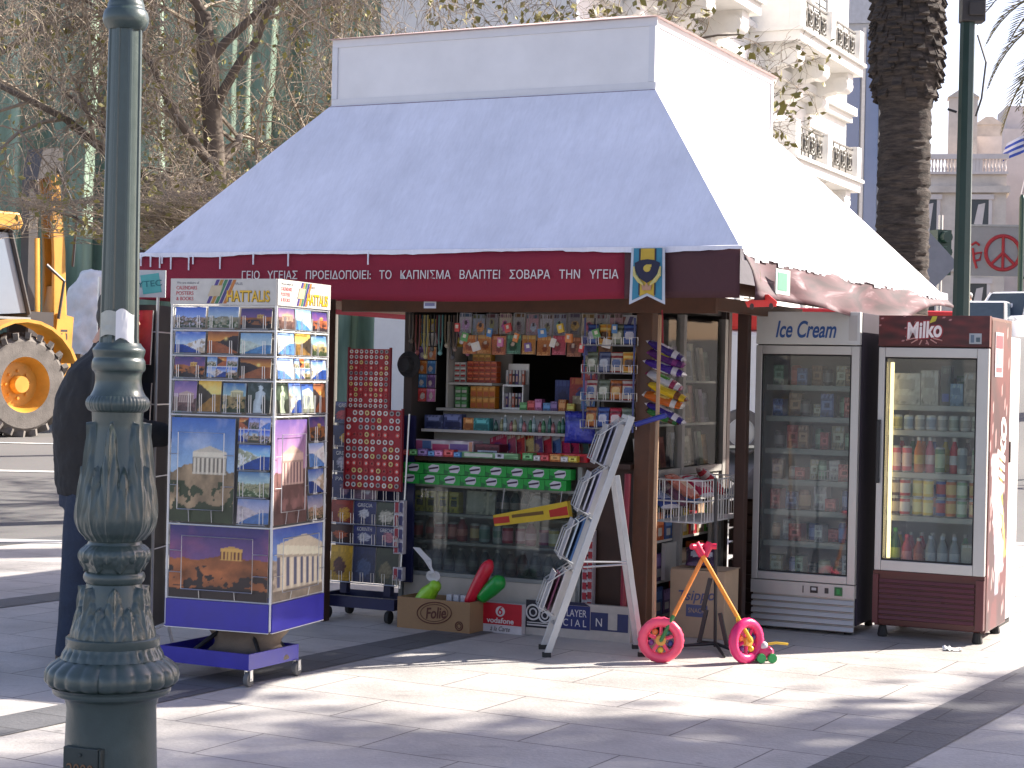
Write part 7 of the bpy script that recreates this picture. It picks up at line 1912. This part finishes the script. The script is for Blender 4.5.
# year plate on the base, bill pasted with tape on the shaft
g = MB(); g.box(-.065, .065, -.010, .02, -.10, .085); g.box(.066, .074, -.006, .02, -.1, .083); g.tube([(0, -.016, .062), (0, -.009, .062)], .006, 8); pl = g.build('plate', M['brass'], lp, bevel=.003)
pa = R(-8); pl.location = (-.062, -.143, zz(765) - .0); pl.rotation_euler = (0, 0, R(-20))
lettering('2000', .1, .042, M['bronze_letter'], pl, (0, -.0115, .012), depth=.003)
def wrap(z0, z1, a0, a1, q0, n=12, wob=0):
    g = MB(); g.grid(lambda u, v: ((q0 + wob * noise.noise(Vector((u * 6, v * 6, 1)))) * math.cos(a0 + (a1 - a0) * u), (q0 + wob * noise.noise(Vector((u * 6, v * 6, 1)))) * math.sin(a0 + (a1 - a0) * u), z0 + (z1 - z0) * v + .01 * math.sin(u * 5)), n, 5); return g
wrap(zz(338), zz(314), R(-140), R(-40), rr(20.6), 16, .002).build('tape', M['tape'], lp)
b = wrap(zz(341), zz(312), R(-88), R(-36), rr(21.0), 10, .001).build('bill', M['paper'], lp)
# ------------------------------------------------------------------ people
M['skin'] = mat('skin', S(196, 150, 124), .55, var=.05)
M['coat_black'] = mat('black jacket cloth', (0.017, 0.017, 0.018), .85, var=.3, scale=8, bump=.3, bscale=22)
M['jeans'] = mat('dark blue jeans', S(40, 50, 68), .9, var=.25, scale=14, bump=.25, bscale=60)
M['hair_dark'] = mat('dark hair', (0.02, 0.016, 0.012), .6, var=.3, scale=40, bump=.4)
M['hair_grey'] = mat('white grey hair', (0.55, 0.54, 0.52), .7, var=.2, scale=30, bump=.4)
M['leather'] = mat('dark leather', (0.02, 0.018, 0.016), .4)
M['shirt_light'] = mat('light sweater', S(190, 190, 200), .9)
def remeshed(mb, name, m, parent, vox, it=6):
    o = mb.build(name, m, parent); md = o.modifiers.new('r', 'REMESH'); md.mode = 'VOXEL'; md.voxel_size = vox
    s = o.modifiers.new('s', 'SMOOTH'); s.factor = .5; s.iterations = it
    dg = bpy.context.evaluated_depsgraph_get(); dg.update(); me = bpy.data.meshes.new_from_object(o.evaluated_get(dg))
    o.modifiers.clear(); o.data = me; me.polygons.foreach_set('use_smooth', [True] * len(me.polygons)); return o
def loft(mb, secs, n=20):
    """secs: (cx, cy, cz, rx, ry) ellipses stacked upwards"""
    vs = []; fs = []
    for (cx, cy, cz, rx, ry) in secs:
        for k in range(n): t = 2 * PI * k / n; vs.append((cx + rx * math.cos(t), cy + ry * math.sin(t), cz))
    for i in range(len(secs) - 1):
        for k in range(n): k2 = (k + 1) % n; fs.append((i * n + k, i * n + k2, (i + 1) * n + k2, (i + 1) * n + k))
    fs.append(tuple(range(n - 1, -1, -1))); fs.append(tuple((len(secs) - 1) * n + k for k in range(n))); mb.add(vs, fs)
def hand(mb, w_, d, up, s=1.0):
    """palm, four bent fingers of different length and a thumb; w_ wrist, d pointing direction, up back of hand"""
    d = Vector(d).normalized(); up = Vector(up).normalized(); side = d.cross(up).normalized(); w_ = Vector(w_)
    mb.tube([w_, w_ + d * .045 * s, w_ + d * .09 * s], [.027 * s, .036 * s, .034 * s], 10)
    for k, L in enumerate((.066, .076, .070, .054)):
        b = w_ + d * .085 * s + side * (k - 1.5) * .0185 * s
        mb.tube([b, b + d * L * .45 * s - up * .006, b + d * L * .78 * s - up * .02 * s, b + d * L * .9 * s - up * .035 * s], [.0095 * s, .009 * s, .0085 * s, .007 * s], 7)
    b = w_ + d * .03 * s - side * .028 * s; mb.tube([b, b + d * .035 * s - side * .026 * s - up * .01, b + d * .065 * s - side * .03 * s - up * .02], [.012 * s, .0105 * s, .008 * s], 7)
def head(mb, c, yaw, tilt=0, s=1.0):
    T0 = mb.T; mb.T = Matrix.Translation(c) @ Matrix.Rotation(yaw, 4, 'Z') @ Matrix.Rotation(tilt, 4, 'Y') @ Matrix.Scale(s, 4)
    mb.ball((-.012, 0, .035), (.098, .078, .098), 20, 14); mb.ball((.025, 0, -.03), (.068, .06, .085), 16, 12); mb.ball((.04, 0, -.075), (.035, .036, .035), 12, 8)
    mb.tube([(.085, 0, .02), (.108, 0, -.012), (.094, 0, -.024)], [.010, .015, .010], 8); mb.ball((.082, 0, .03), (.018, .05, .014), 12, 6)
    mb.ball((.083, 0, -.052), (.014, .026, .007), 10, 6); mb.ball((.08, 0, -.064), (.014, .022, .007), 10, 6)
    for y in (-1, 1): mb.ball((-.01, y * .079, 0), (.02, .010, .032), 10, 8)
    mb.tube([(-.02, 0, -.06), (-.04, 0, -.17)], [.054, .062], 14); mb.T = T0
def eyes(c, yaw, tilt, parent, s=1.0):
    g = MB(); g.T = Matrix.Translation(c) @ Matrix.Rotation(yaw, 4, 'Z') @ Matrix.Rotation(tilt, 4, 'Y') @ Matrix.Scale(s, 4)
    for y in (-1, 1): g.ball((.083, y * .03, .008), (.009, .013, .008), 8, 6, S(40, 30, 26)); g.box(.086, .094, y * .03 - .016, y * .03 + .016, .024, .031, S(40, 30, 24))
    g.build('eye', M['plastic'], parent)
# man in the black jacket, seen from behind his right side, bent towards the brochures (faces +x)
ps_ = thing('person', 'person in a bulky black jacket and dark jeans standing hidden behind the lamp post', 'person', (-2.20, 9.75, 0), R(16)); ps_.scale = (1, 1, 1.055)
bd = MB(); hc = (.062, .0, 1.78); head(bd, hc, R(10), R(14), 1.05)
bd.tube([(.06, 0, 1.70), (.03, 0, 1.56), (-.03, 0, 1.3), (-.02, 0, 1.0)], [.06, .1, .13, .13], 14)
for s in (-1, 1):
    bd.tube([(.0, s * .19, 1.55), (.06, s * .26, 1.27), (.30, s * .20, 1.17), (.36, s * .17, 1.17)], [.06, .05, .036, .03], 10); hand(bd, (.35, s * .17, 1.17), (1, -s * .15, .05), (0, 0, 1))
    bd.tube([(-.085, s * .1, .98), (-.11, s * .12, .5), (-.12, s * .125, .08)], [.08, .055, .04], 10)
bo = remeshed(bd, 'body', M['skin'], ps_, .0085, 3); eyes(hc, R(10), R(14), ps_, 1.05)
jk = MB(); loft(jk, [(-.08, 0, .86, .165, .215), (-.08, 0, .92, .175, .225), (-.085, 0, 1.05, .18, .235), (-.085, 0, 1.2, .195, .25), (-.07, 0, 1.36, .195, .265), (-.03, 0, 1.5, .175, .25), (.03, 0, 1.6, .12, .18), (.03, 0, 1.66, .085, .095)], 28)
for s in (-1, 1):
    jk.tube([(-.0, s * .2, 1.54), (.01, s * .285, 1.40), (.055, s * .29, 1.25), (.18, s * .25, 1.19), (.315, s * .19, 1.175)], [.095, .098, .088, .074, .060], 14)
jk.tube([(.04, 0, 1.62), (.06, 0, 1.69)], [.09, .082], 16)
jo = remeshed(jk, 'jacket', M['coat_black'], ps_, .012, 5)
tx = bpy.data.textures.new('folds', 'CLOUDS'); tx.noise_scale = .09; dm = jo.modifiers.new('folds', 'DISPLACE'); dm.texture = tx; dm.strength = .022; dm.mid_level = .5
jn = MB()
loft(jn, [(-.085, 0, .80, .15, .185), (-.085, 0, .90, .15, .19), (-.08, 0, 1.0, .14, .18)], 24)
for s in (-1, 1):
    x = -.07 if s > 0 else -.15
    jn.tube([(-.085, s * .10, .90), (-.04 + x * .5, s * .115, .70), (.01 + x, s * .12, .48), (x - .01, s * .125, .22), (x - .02, s * .125, .05)], [.115, .102, .082, .072, .076], 16)
jno = remeshed(jn, 'jeans', M['jeans'], ps_, .012, 4)
for s in (-1, 1):
    x = -.07 if s > 0 else -.15
    g = MB(); g.tube([(x - .09, s * .125, .045), (x, s * .13, .05), (x + .1, s * .135, .04), (x + .17, s * .14, .03)], [.035, .047, .043, .026], 12); so_ = remeshed(g, 'shoe', M['leather'], ps_, .009, 3)
hr = MB(); hr.T = Matrix.Translation(hc) @ Matrix.Rotation(R(10), 4, 'Z') @ Matrix.Rotation(R(14), 4, 'Y') @ Matrix.Scale(1.05, 4)
hr.ball((-.022, 0, .047), (.103, .085, .098), 18, 12); hr.ball((-.06, 0, -.01), (.055, .075, .07), 14, 10); remeshed(hr, 'hair', M['hair_dark'], ps_, .009, 2)
# small figure by the far cars
def far_person(lab, loc, rz):
    t = thing('person', lab, 'person', loc, rz)
    g = MB(); head(g, (0, 0, 1.62), 0, 0); g.tube([(0, 0, 1.5), (0, 0, 1.0)], [.1, .12], 10)
    for s in (-1, 1):
        g.tube([(0, s * .19, 1.4), (.02, s * .25, 1.1), (.12, s * .22, .9)], [.05, .042, .03], 8); hand(g, (.12, s * .22, .9), (.5, 0, -.9), (1, 0, .4)); g.tube([(0, s * .1, .95), (.02, s * .1, .5), (0, s * .1, .05)], [.08, .06, .045], 8)
    remeshed(g, 'body', M['skin'], t, .014, 3); eyes((0, 0, 1.62), 0, 0, t)
    g = MB(); loft(g, [(0, 0, .8, .15, .21), (0, 0, 1.05, .15, .21), (0, 0, 1.3, .15, .23), (0, 0, 1.43, .11, .2), (0, 0, 1.5, .07, .08)], 18)
    for s in (-1, 1): g.tube([(0, s * .19, 1.4), (.02, s * .26, 1.12), (.1, s * .23, .96)], [.075, .065, .05], 10)
    remeshed(g, 'coat', M['coat_black'], t, .018, 3)
    g = MB(); loft(g, [(0, 0, .78, .13, .17), (0, 0, .95, .13, .18)], 14)
    for s in (-1, 1): g.tube([(0, s * .1, .85), (.01, s * .1, .45), (0, s * .1, .06)], [.1, .075, .065], 10)
    remeshed(g, 'trousers', M['jeans'], t, .018, 3)
    for s in (-1, 1): g = MB(); g.tube([(-.08, s * .1, .04), (.0, s * .1, .045), (.17, s * .1, .03)], [.035, .045, .025], 10); g.build('shoe', M['leather'], t, 60)
    g = MB(); g.ball((-.02, 0, 1.665), (.105, .088, .09), 14, 10); g.ball((-.05, 0, 1.62), (.06, .08, .06), 12, 8); remeshed(g, 'hair', M['hair_grey'], t, .014, 2)
far_person('white haired person in a black coat standing by the white cars at the far right', (14.15, 56.0, ground_z(14.15, 56.0)), R(200))

# ------------------------------------------------------------------ vehicles
M['car_white'] = mat('white car paint', (0.78, 0.78, 0.78), .25, var=.02, coat=.5)
M['car_glass'] = mat('dark car window', (0.05, 0.07, 0.09), .08)
M['digger_yellow'] = mat('digger yellow paint', S(206, 150, 62), .45, var=.2, scale=3)
M['digger_dark'] = mat('dark greasy steel', (0.05, 0.045, 0.045), .5)
M['tyre'] = mat('dusty tyre', (0.15, 0.135, 0.122), .95, var=.35, scale=5, bump=.3)
def wheel(par, x, y, r, w_, rimm, s=1):
    g = MB(); g.lathe([(r * .6, -w_ / 2), (r * .92, -w_ / 2), (r, -w_ * .35), (r, w_ * .35), (r * .92, w_ / 2), (r * .6, w_ / 2)], 32, c=(x, y, r), axis='Y', cap=False); wo = g.build('wheel', M['tyre'], par, 40)
    g = MB(); g.lathe([(.02, -w_ * .42), (r * .3, -w_ * .42), (r * .58, -w_ * .36), (r * .615, -w_ * .5), (r * .615, w_ * .5), (r * .58, w_ * .36), (r * .3, w_ * .42), (.02, w_ * .42)], 24, c=(x, y, r), axis='Y'); g.build('rim', rimm, wo, 40)
def car(label, loc, rz, L=4.0, W_=1.7, H_=1.6, hood=1.0, tail=.15, mat_=None):
    t = thing('parked_car', label, 'car', loc, rz, 'white cars parked uphill')
    h1 = H_ * .56
    def sec(x):
        u = (x + L / 2) / L
        return h1 * (.86 + .14 * ss(0, .25, u) * (1 - .15 * ss(.85, 1, u)))
    g = MB(); N = 24
    xs_ = [-L / 2 + L * k / N for k in range(N + 1)]
    vs = []; fs = []
    for x in xs_:
        e = min(1, (x + L / 2) / .35, (L / 2 - x) / .3); wd = W_ / 2 * (.86 + .14 * max(0, e) ** .5); hh = sec(x)
        vs += [(x, -wd, .22), (x, -wd * 1.02, .55), (x, -wd * .97, hh), (x, -wd * .85, hh + .03), (x, wd * .85, hh + .03), (x, wd * .97, hh), (x, wd * 1.02, .55), (x, wd, .22)]
    for i in range(N):
        for k in range(8): k2 = (k + 1) % 8; fs.append((i * 8 + k, i * 8 + k2, (i + 1) * 8 + k2, (i + 1) * 8 + k))
    fs += [tuple(range(7, -1, -1)), tuple(N * 8 + k for k in range(8))]; g.add(vs, fs)
    xa, xb, xc, xd = -L / 2 + hood, -L / 2 + hood + .62, L / 2 - tail - .28, L / 2 - tail
    b0 = W_ / 2 * .86; b1 = W_ / 2 * .70; zt = H_
    body = g.build('body', mat_ or M['car_white'], t, 40)
    g = MB(); g.add([(xb, -b1, zt - .06), (xc, -b1, zt - .05), (xc, b1, zt - .05), (xb, b1, zt - .06), (xb + .15, -b1 * .9, zt), (xc - .1, -b1 * .9, zt), (xc - .1, b1 * .9, zt), (xb + .15, b1 * .9, zt)], [(4, 5, 6, 7), (0, 1, 5, 4), (1, 2, 6, 5), (2, 3, 7, 6), (3, 0, 4, 7), (3, 2, 1, 0)])
    for s in (-1, 1):
        for (p, q) in (((xa, s * b0, h1 + .02), (xb, s * b1, zt - .05)), ((xd, s * b0, h1 + .02), (xc, s * b1, zt - .04)), (((xa + xd) / 2, s * b0, h1 + .02), ((xb + xc) / 2, s * b1, zt - .05))): g.tube([p, q], .045, 6)
    g.build('roof', mat_ or M['car_white'], t, 40)
    f = .97
    for nm, q in (('windscreen', [(xa, -b0 * f, h1), (xa, b0 * f, h1), (xb, b1 * f, zt - .05), (xb, -b1 * f, zt - .05)]), ('rear_window', [(xd, b0 * f, h1), (xd, -b0 * f, h1), (xc, -b1 * f, zt - .05), (xc, b1 * f, zt - .05)]), ('window', [(xa, -b0, h1), (xb, -b1, zt - .05), (xc, -b1, zt - .05), (xd, -b0, h1)]), ('window', [(xd, b0, h1), (xc, b1, zt - .05), (xb, b1, zt - .05), (xa, b0, h1)])):
        g = MB(); g.add(q, [(0, 1, 2, 3)]); g.build(nm, M['car_glass'], t)
    for x in (-L / 2 + .75, L / 2 - .75):
        for s in (-1, 1): wheel(t, x, s * (W_ / 2 - .1), .31, .2, M['silver'])
    for s in (-1, 1):
        g = MB(); g.ball((-L / 2 + .12, s * W_ * .36, .62), (.1, .16, .09), 12, 8); g.build('headlight', M['silver'], t, 60); g = MB(); g.ball((L / 2 - .08, s * W_ * .38, .75), (.08, .12, .14), 10, 8); g.build('tail_light', M['red_board'], t, 60)
        g = MB(); g.ball((xa + .25, s * (W_ / 2 + .08), h1 + .08), (.06, .1, .07), 8, 6); g.build('mirror', mat_ or M['car_white'], t, 60)
    g = MB(); g.box(-L / 2 - .03, -L / 2 + .06, -W_ * .42, W_ * .42, .26, .45); g.build('bumper', M['rubber'], t, bevel=.02)
    return t
car('tall white car parked uphill beside the brown fridge top at the right edge', (15.3, 55.0, ground_z(15.3, 55.0)), R(50), 3.6, 1.75, 1.75, .8)
car('low white car parked uphill behind the dark green pole', (14.2, 54.0, ground_z(14.2, 54.0)), R(64), 3.9, 1.65, 1.42, 1.1)
# van seen in the gap between the kiosk and the ice cream fridge
bu = thing('van', 'white van with a red roof band seen left of the ice cream fridge', 'van', (2.5, 25.0, ground_z(4, 26) - .05), R(2))
g = MB(); g.box(0, 3.7, 0, 1.7, .3, 1.75); g.build('body', M['car_white'], bu, bevel=.08)
g = MB(); g.box(.0, 3.7, -.02, 1.72, 1.755, 2.08); g.build('roof_band', mat('red band', S(206, 50, 44), .4), bu, bevel=.05)
for k in range(2):
    g = MB(); g.box(.3 + k * 1.6, 1.6 + k * 1.6, -.014, -.002, 1.0, 1.5); g.build('window', M['car_glass'] if k else M['car_white'], bu)
for x in (.7, 3.0): wheel(bu, x, .08, .33, .22, M['silver']); wheel(bu, x, 1.6, .33, .22, M['silver'])
# street railing
def railing(lab, p, q, h=1.0):
    p = Vector(p); q = Vector(q); L = (q - p).length; t = thing('railing', lab, 'railing', p, math.atan2(q.y - p.y, q.x - p.x)); dz = (q.z - p.z) / L
    g = MB(); n = max(1, int(L / 1.2))
    for z in (.15, h): g.tube([(0, 0, z), (L, 0, z + dz * L)], .03, 6)
    g.build('rail', M['iron_green'], t)
    for k in range(n + 1):
        g = MB(); g.tube([(L * k / n, 0, -.1 + dz * L * k / n), (L * k / n, 0, h + .08 + dz * L * k / n)], .035, 6); g.build('post', M['iron_green'], t)
    for k in range(n):
        a, b = L * k / n, L * (k + 1) / n; g = MB(); g.tube([(a, 0, .15 + dz * a), (b, 0, h + dz * b)], .015, 5); g.tube([(a, 0, h + dz * a), (b, 0, .15 + dz * b)], .015, 5); g.tube([((a + b) / 2, 0, .15 + dz * a), ((a + b) / 2, 0, h + dz * b)], .015, 5); g.build('bracing', M['iron_green'], t)
M['iron_green'] = mat('dark iron railing', (0.04, 0.05, 0.05), .5)
railing('dark iron railing with crossed bars in the gap left of the ice cream fridge', (1.9, 19.5, ground_z(1.9, 19.5) - .0), (5.5, 21.0, ground_z(5.5, 21.0)), .95)
railing('dark iron railing at the right edge behind the brown fridge', (7.2, 24.5, ground_z(7.2, 24.5)), (10.5, 24.0, ground_z(10.5, 24.0)), .95)
# dark green pole behind the fridges
gp_ = thing('pole', 'tall dark green octagonal pole beside the palm trunk', 'pole', (4.97, 20.0, ground_z(4.97, 20)), 0)
g = MB(); g.lathe([(.13, 0), (.13, .9), (.105, 1.0), (.085, 4.6), (.08, 9)], 8); g.build('shaft', mat('dark green paint', S(34, 60, 56), .35, var=.1), gp_)
g = MB(); g.box(-.09, .17, -.12, .06, 5.74, 6.3); g.box(-.02, .16, -.15, -.121, 5.8, 5.95); g.build('box', M['digger_dark'], gp_, bevel=.01)
g = MB(); g.box(-.02, .05, -.112, -.104, 2.1, 2.22); g.build('sticker', M['paper'], gp_)
g = MB(); g.tube([(.1, -.05, 5.6), (.2, -.05, 5.3), (.16, -.05, 4.9), (.1, -.05, 4.7)], .012, 5); g.tube([(-.1, 0, 4.75), (-.2, 0, 4.78)], .015, 5); g.build('cable', M['black'], gp_)
gp2 = thing('pole', 'slim green pole at the right edge before the hoarding', 'pole', (16.3, 58.0, ground_z(16.3, 58)), 0)
g = MB(); g.lathe([(.09, 0), (.09, 4.9), (.05, 5.0), (.02, 5.02)], 10); g.build('shaft', bpy.data.materials['dark green plastic'], gp2)

# ------------------------------------------------------------------ yellow digger at the left edge
DX, DY = -8.82, 28.3; DZ = ground_z(DX, DY) + .02
dg_ = thing('backhoe_loader', 'yellow backhoe loader parked on the street at the left edge', 'digger', (DX, DY, DZ), R(48))
def big_wheel(x, y, r, w_):
    g = MB(); g.lathe([(r * .55, -w_ / 2), (r * .86, -w_ / 2), (r * .95, -w_ * .36), (r * .95, w_ * .36), (r * .86, w_ / 2), (r * .55, w_ / 2)], 40, c=(x, y, r), axis='Y', cap=False)
    n = 22
    for k in range(n):
        a = 2 * PI * k / n
        for s in (-1, 1):
            aa = a + (PI / n if s > 0 else 0)
            Mr = Matrix.Rotation(-aa, 3, 'Y') @ Matrix.Rotation(R(38 * s), 3, 'X')
            c = Vector((x + r * .96 * math.cos(aa), y + s * w_ * .26, r + r * .96 * math.sin(aa)))
            g.cbox(tuple(c), (r * .13, w_ * .66, r * .10), Mr)
    wo = g.build('wheel', M['tyre'], dg_, 40)
    g = MB(); g.lathe([(.03, -w_ * .2), (r * .13, -w_ * .2), (r * .17, -w_ * .14), (r * .17, -w_ * .02), (r * .44, .0), (r * .53, -w_ * .38), (r * .56, -w_ * .5), (r * .56, w_ * .3)], 32, c=(x, y, r), axis='Y')
    g.build('rim', M['digger_yellow'], wo, 40)
    g = MB(); g.lathe([(.02, -w_ * .3), (r * .16, -w_ * .3), (r * .19, -w_ * .1)], 20, c=(x, y, r), axis='Y')
    for k in range(8): a = k * PI / 4; g.lathe([(.025, -.03), (.025, .0)], 6, c=(x + r * .27 * math.cos(a), y - w_ * .03, r + r * .27 * math.sin(a)), axis='Y')
    g.build('hub', M['digger_yellow'], wo, 40)
big_wheel(.55, -1.0, .79, .48); big_wheel(.55, 1.0, .79, .48); big_wheel(-2.2, -.95, .55, .4); big_wheel(-2.2, .95, .55, .4)
# chassis, bonnet, cab
g = MB(); g.box(-3.2, 1.2, -.45, .45, .55, 1.0); g.box(-3.1, -1.2, -.5, .5, 1.0, 1.75); g.prism([(.2, .7), (1.55, .7), (1.55, 1.35), (1.2, 1.55), (.2, 1.55)], -.5, .5); g.build('chassis', M['digger_yellow'], dg_, bevel=.03)
for s in (-1, 1):
    g = MB(); y0, y1 = (-1.26, -.72) if s < 0 else (.72, 1.26)
    prev = None
    pts = [(.55 + 1.0 * math.cos(a), .81 + 1.0 * math.sin(a)) for a in [R(20 + k * 14) for k in range(10)]]
    for (p, q) in zip(pts, pts[1:]):
        v = [(p[0], y0, p[1]), (q[0], y0, q[1]), (q[0], y1, q[1]), (p[0], y1, p[1])]
        c = Vector((.55, 0, .81)); inn = [tuple(Vector((x - (x - .55) * .05, y, z - (z - .81) * .05))) for x, y, z in v]
        g.add(v + inn, [(0, 1, 2, 3), (7, 6, 5, 4), (0, 4, 5, 1), (3, 2, 6, 7)])
    g.build('fender', M['digger_yellow'], dg_, 30)
g = MB()
cabp = [(-1.15, 1.55), (-1.15, 2.85), (.62, 2.85), (1.05, 1.75)]
for y in (-.62, .62):
    for (x, z), (x2, z2) in (((-1.15, 1.0), (-1.1, 2.85)), ((-.1, 1.2), (-.1, 2.85)), ((.98, 1.7), (.62, 2.85)), ((-1.15, 1.62), (1.0, 1.62))): g.tube([(x, y, z), (x2, y, z2)], .04, 6)
for x, z in ((.98, 1.7), (.62, 2.85), (-1.15, 1.0), (-1.1, 2.85)): g.tube([(x, -.62, z), (x, .62, z)], .04, 6)
g.build('cab_frame', M['digger_dark'], dg_, 40)
g = MB(); g.prism([(-1.25, 2.88), (.74, 2.88), (.80, 2.97), (.72, 3.12), (-1.2, 3.12)], -.72, .72); g.build('cab_roof', M['digger_yellow'], dg_, bevel=.03)
M['cab_glass'] = mat('blue grey cab glass', (0.22, 0.27, 0.34), .08, var=.04)  # opaque pane in one even blue grey
for y in (-.605, .605):
    g = MB(); g.add([(-1.1, y, 1.65), (-.13, y, 1.65), (-.13, y, 2.83), (-1.06, y, 2.83)], [(0, 1, 2, 3)]); g.build('cab_window', M['cab_glass'], dg_)
    g = MB(); g.add([(-.07, y, 1.65), (.95, y, 1.72), (.6, y, 2.83), (-.07, y, 2.83)], [(0, 1, 2, 3)]); g.build('cab_window', M['cab_glass'], dg_)
g = MB(); g.add([(.955, -.58, 1.74), (.955, .58, 1.74), (.61, .58, 2.82), (.61, -.58, 2.82)], [(0, 1, 2, 3)]); g.build('cab_window', M['cab_glass'], dg_)
# rear boom, folded upright
g = MB(); g.prism([(1.15, .5), (1.62, .5), (1.62, 1.75), (1.15, 1.75)], -.35, -.28); g.prism([(1.15, .5), (1.62, .5), (1.62, 1.75), (1.15, 1.75)], .2, .27); g.box(1.2, 1.6, -.28, .2, .5, .62); g.build('slew_post', M['digger_dark'], dg_)
g = MB(); g.prism([(1.40, 1.3), (1.64, 1.25), (1.60, 2.4), (1.40, 3.68), (1.26, 3.70), (1.38, 2.3)], -.24, -.17); g.prism([(1.40, 1.3), (1.64, 1.25), (1.60, 2.4), (1.40, 3.68), (1.26, 3.70), (1.38, 2.3)], .03, .10); g.prism([(1.60, 1.4), (1.72, 1.3), (1.63, 2.4), (1.42, 3.6), (1.36, 3.6), (1.55, 2.4)], -.169, .029)
bm_ = g.build('boom', M['digger_yellow'], dg_, bevel=.01)
g = MB(); g.tube([(1.16, -.07, 1.4), (1.12, -.07, 2.55)], .085, 12); g.build('ram', M['digger_yellow'], dg_, 40)
g = MB(); g.tube([(1.12, -.07, 2.5), (1.13, -.07, 3.4)], .05, 10); g.build('ram_rod', M['steel'], dg_, 40)
g = MB(); g.box(.96, 1.12, -.14, .08, 1.6, 3.3); g.prism([(1.0, 3.3), (1.5, 3.45), (1.46, 3.75), (1.1, 3.72)], -.3, .16); g.tube([(1.2, -.3, 2.2), (1.5, -.36, 2.0), (1.42, -.34, 1.5)], .025, 6); g.tube([(1.35, -.3, 3.5), (1.75, -.32, 2.9), (1.7, -.3, 2.2)], .022, 6); g.build('hose', M['digger_dark'], dg_)
g = MB(); g.prism([(1.66, 1.5), (1.86, 1.4), (1.9, 2.0), (1.72, 2.15)], -.2, .06); g.build('dipper', M['digger_yellow'], dg_, bevel=.02)
g = MB(); g.prism([(1.62, .85), (1.98, .8), (2.04, 1.9), (1.74, 1.95)], -.3, -.22); g.build('side_plate', M['digger_yellow'], dg_)
lettering('DIECI', .62, .13, M['digger_dark'], dg_, (1.86, -.303, 1.38), (R(90), R(-90), 0), bold=.02)
g = MB(); g.box(2.0, 2.5, -.3, .3, .5, .6); g.prism([(2.1, .55), (2.75, .6), (2.6, 1.2), (2.15, 1.3)], -.35, .3); g.build('bucket', M['digger_dark'], dg_)
g = MB(); g.prism([(-4.2, .25), (-3.3, .2), (-3.2, .9), (-3.9, 1.1)], -1.1, 1.1); g.box(-3.3, -1.4, -.75, -.62, .7, .95); g.box(-3.3, -1.4, .62, .75, .7, .95); g.build('loader_bucket', M['digger_yellow'], dg_)
for ch in dg_.children:
    if ch.name.split('.')[0] in ('cab_frame', 'cab_roof', 'cab_window', 'boom', 'ram', 'ram_rod', 'hose', 'dipper', 'slew_post'): ch.scale.z = 1.12
    if ch.name.split('.')[0] in ('boom', 'ram', 'ram_rod', 'hose'): ch.scale.z = 1.24; ch.location.x = .30
# white heap of bags behind the digger
hp = thing('sheeting_heap', 'tall heap of white sheeting on the street behind the digger arm', 'sheeting', (-7.75, 33.5, ground_z(-7.75, 33.5)), 0); hp.scale = (1.1, 1.1, 1.25)
g = MB(); loft(g, [(0, 0, 0, .55, .5), (0, 0, .4, .62, .55), (0, 0, 1.3, .6, .55), (.03, 0, 1.9, .5, .45), (.05, 0, 2.3, .34, .3)], 24); o_ = remeshed(g, 'sack', mat('white woven bag', (0.8, 0.79, 0.78), .9, bump=.3), hp, .04, 3)
dm = o_.modifiers.new('folds', 'DISPLACE'); tx2 = bpy.data.textures.new('bagfolds', 'CLOUDS'); tx2.noise_scale = .4; dm.texture = tx2; dm.strength = .25
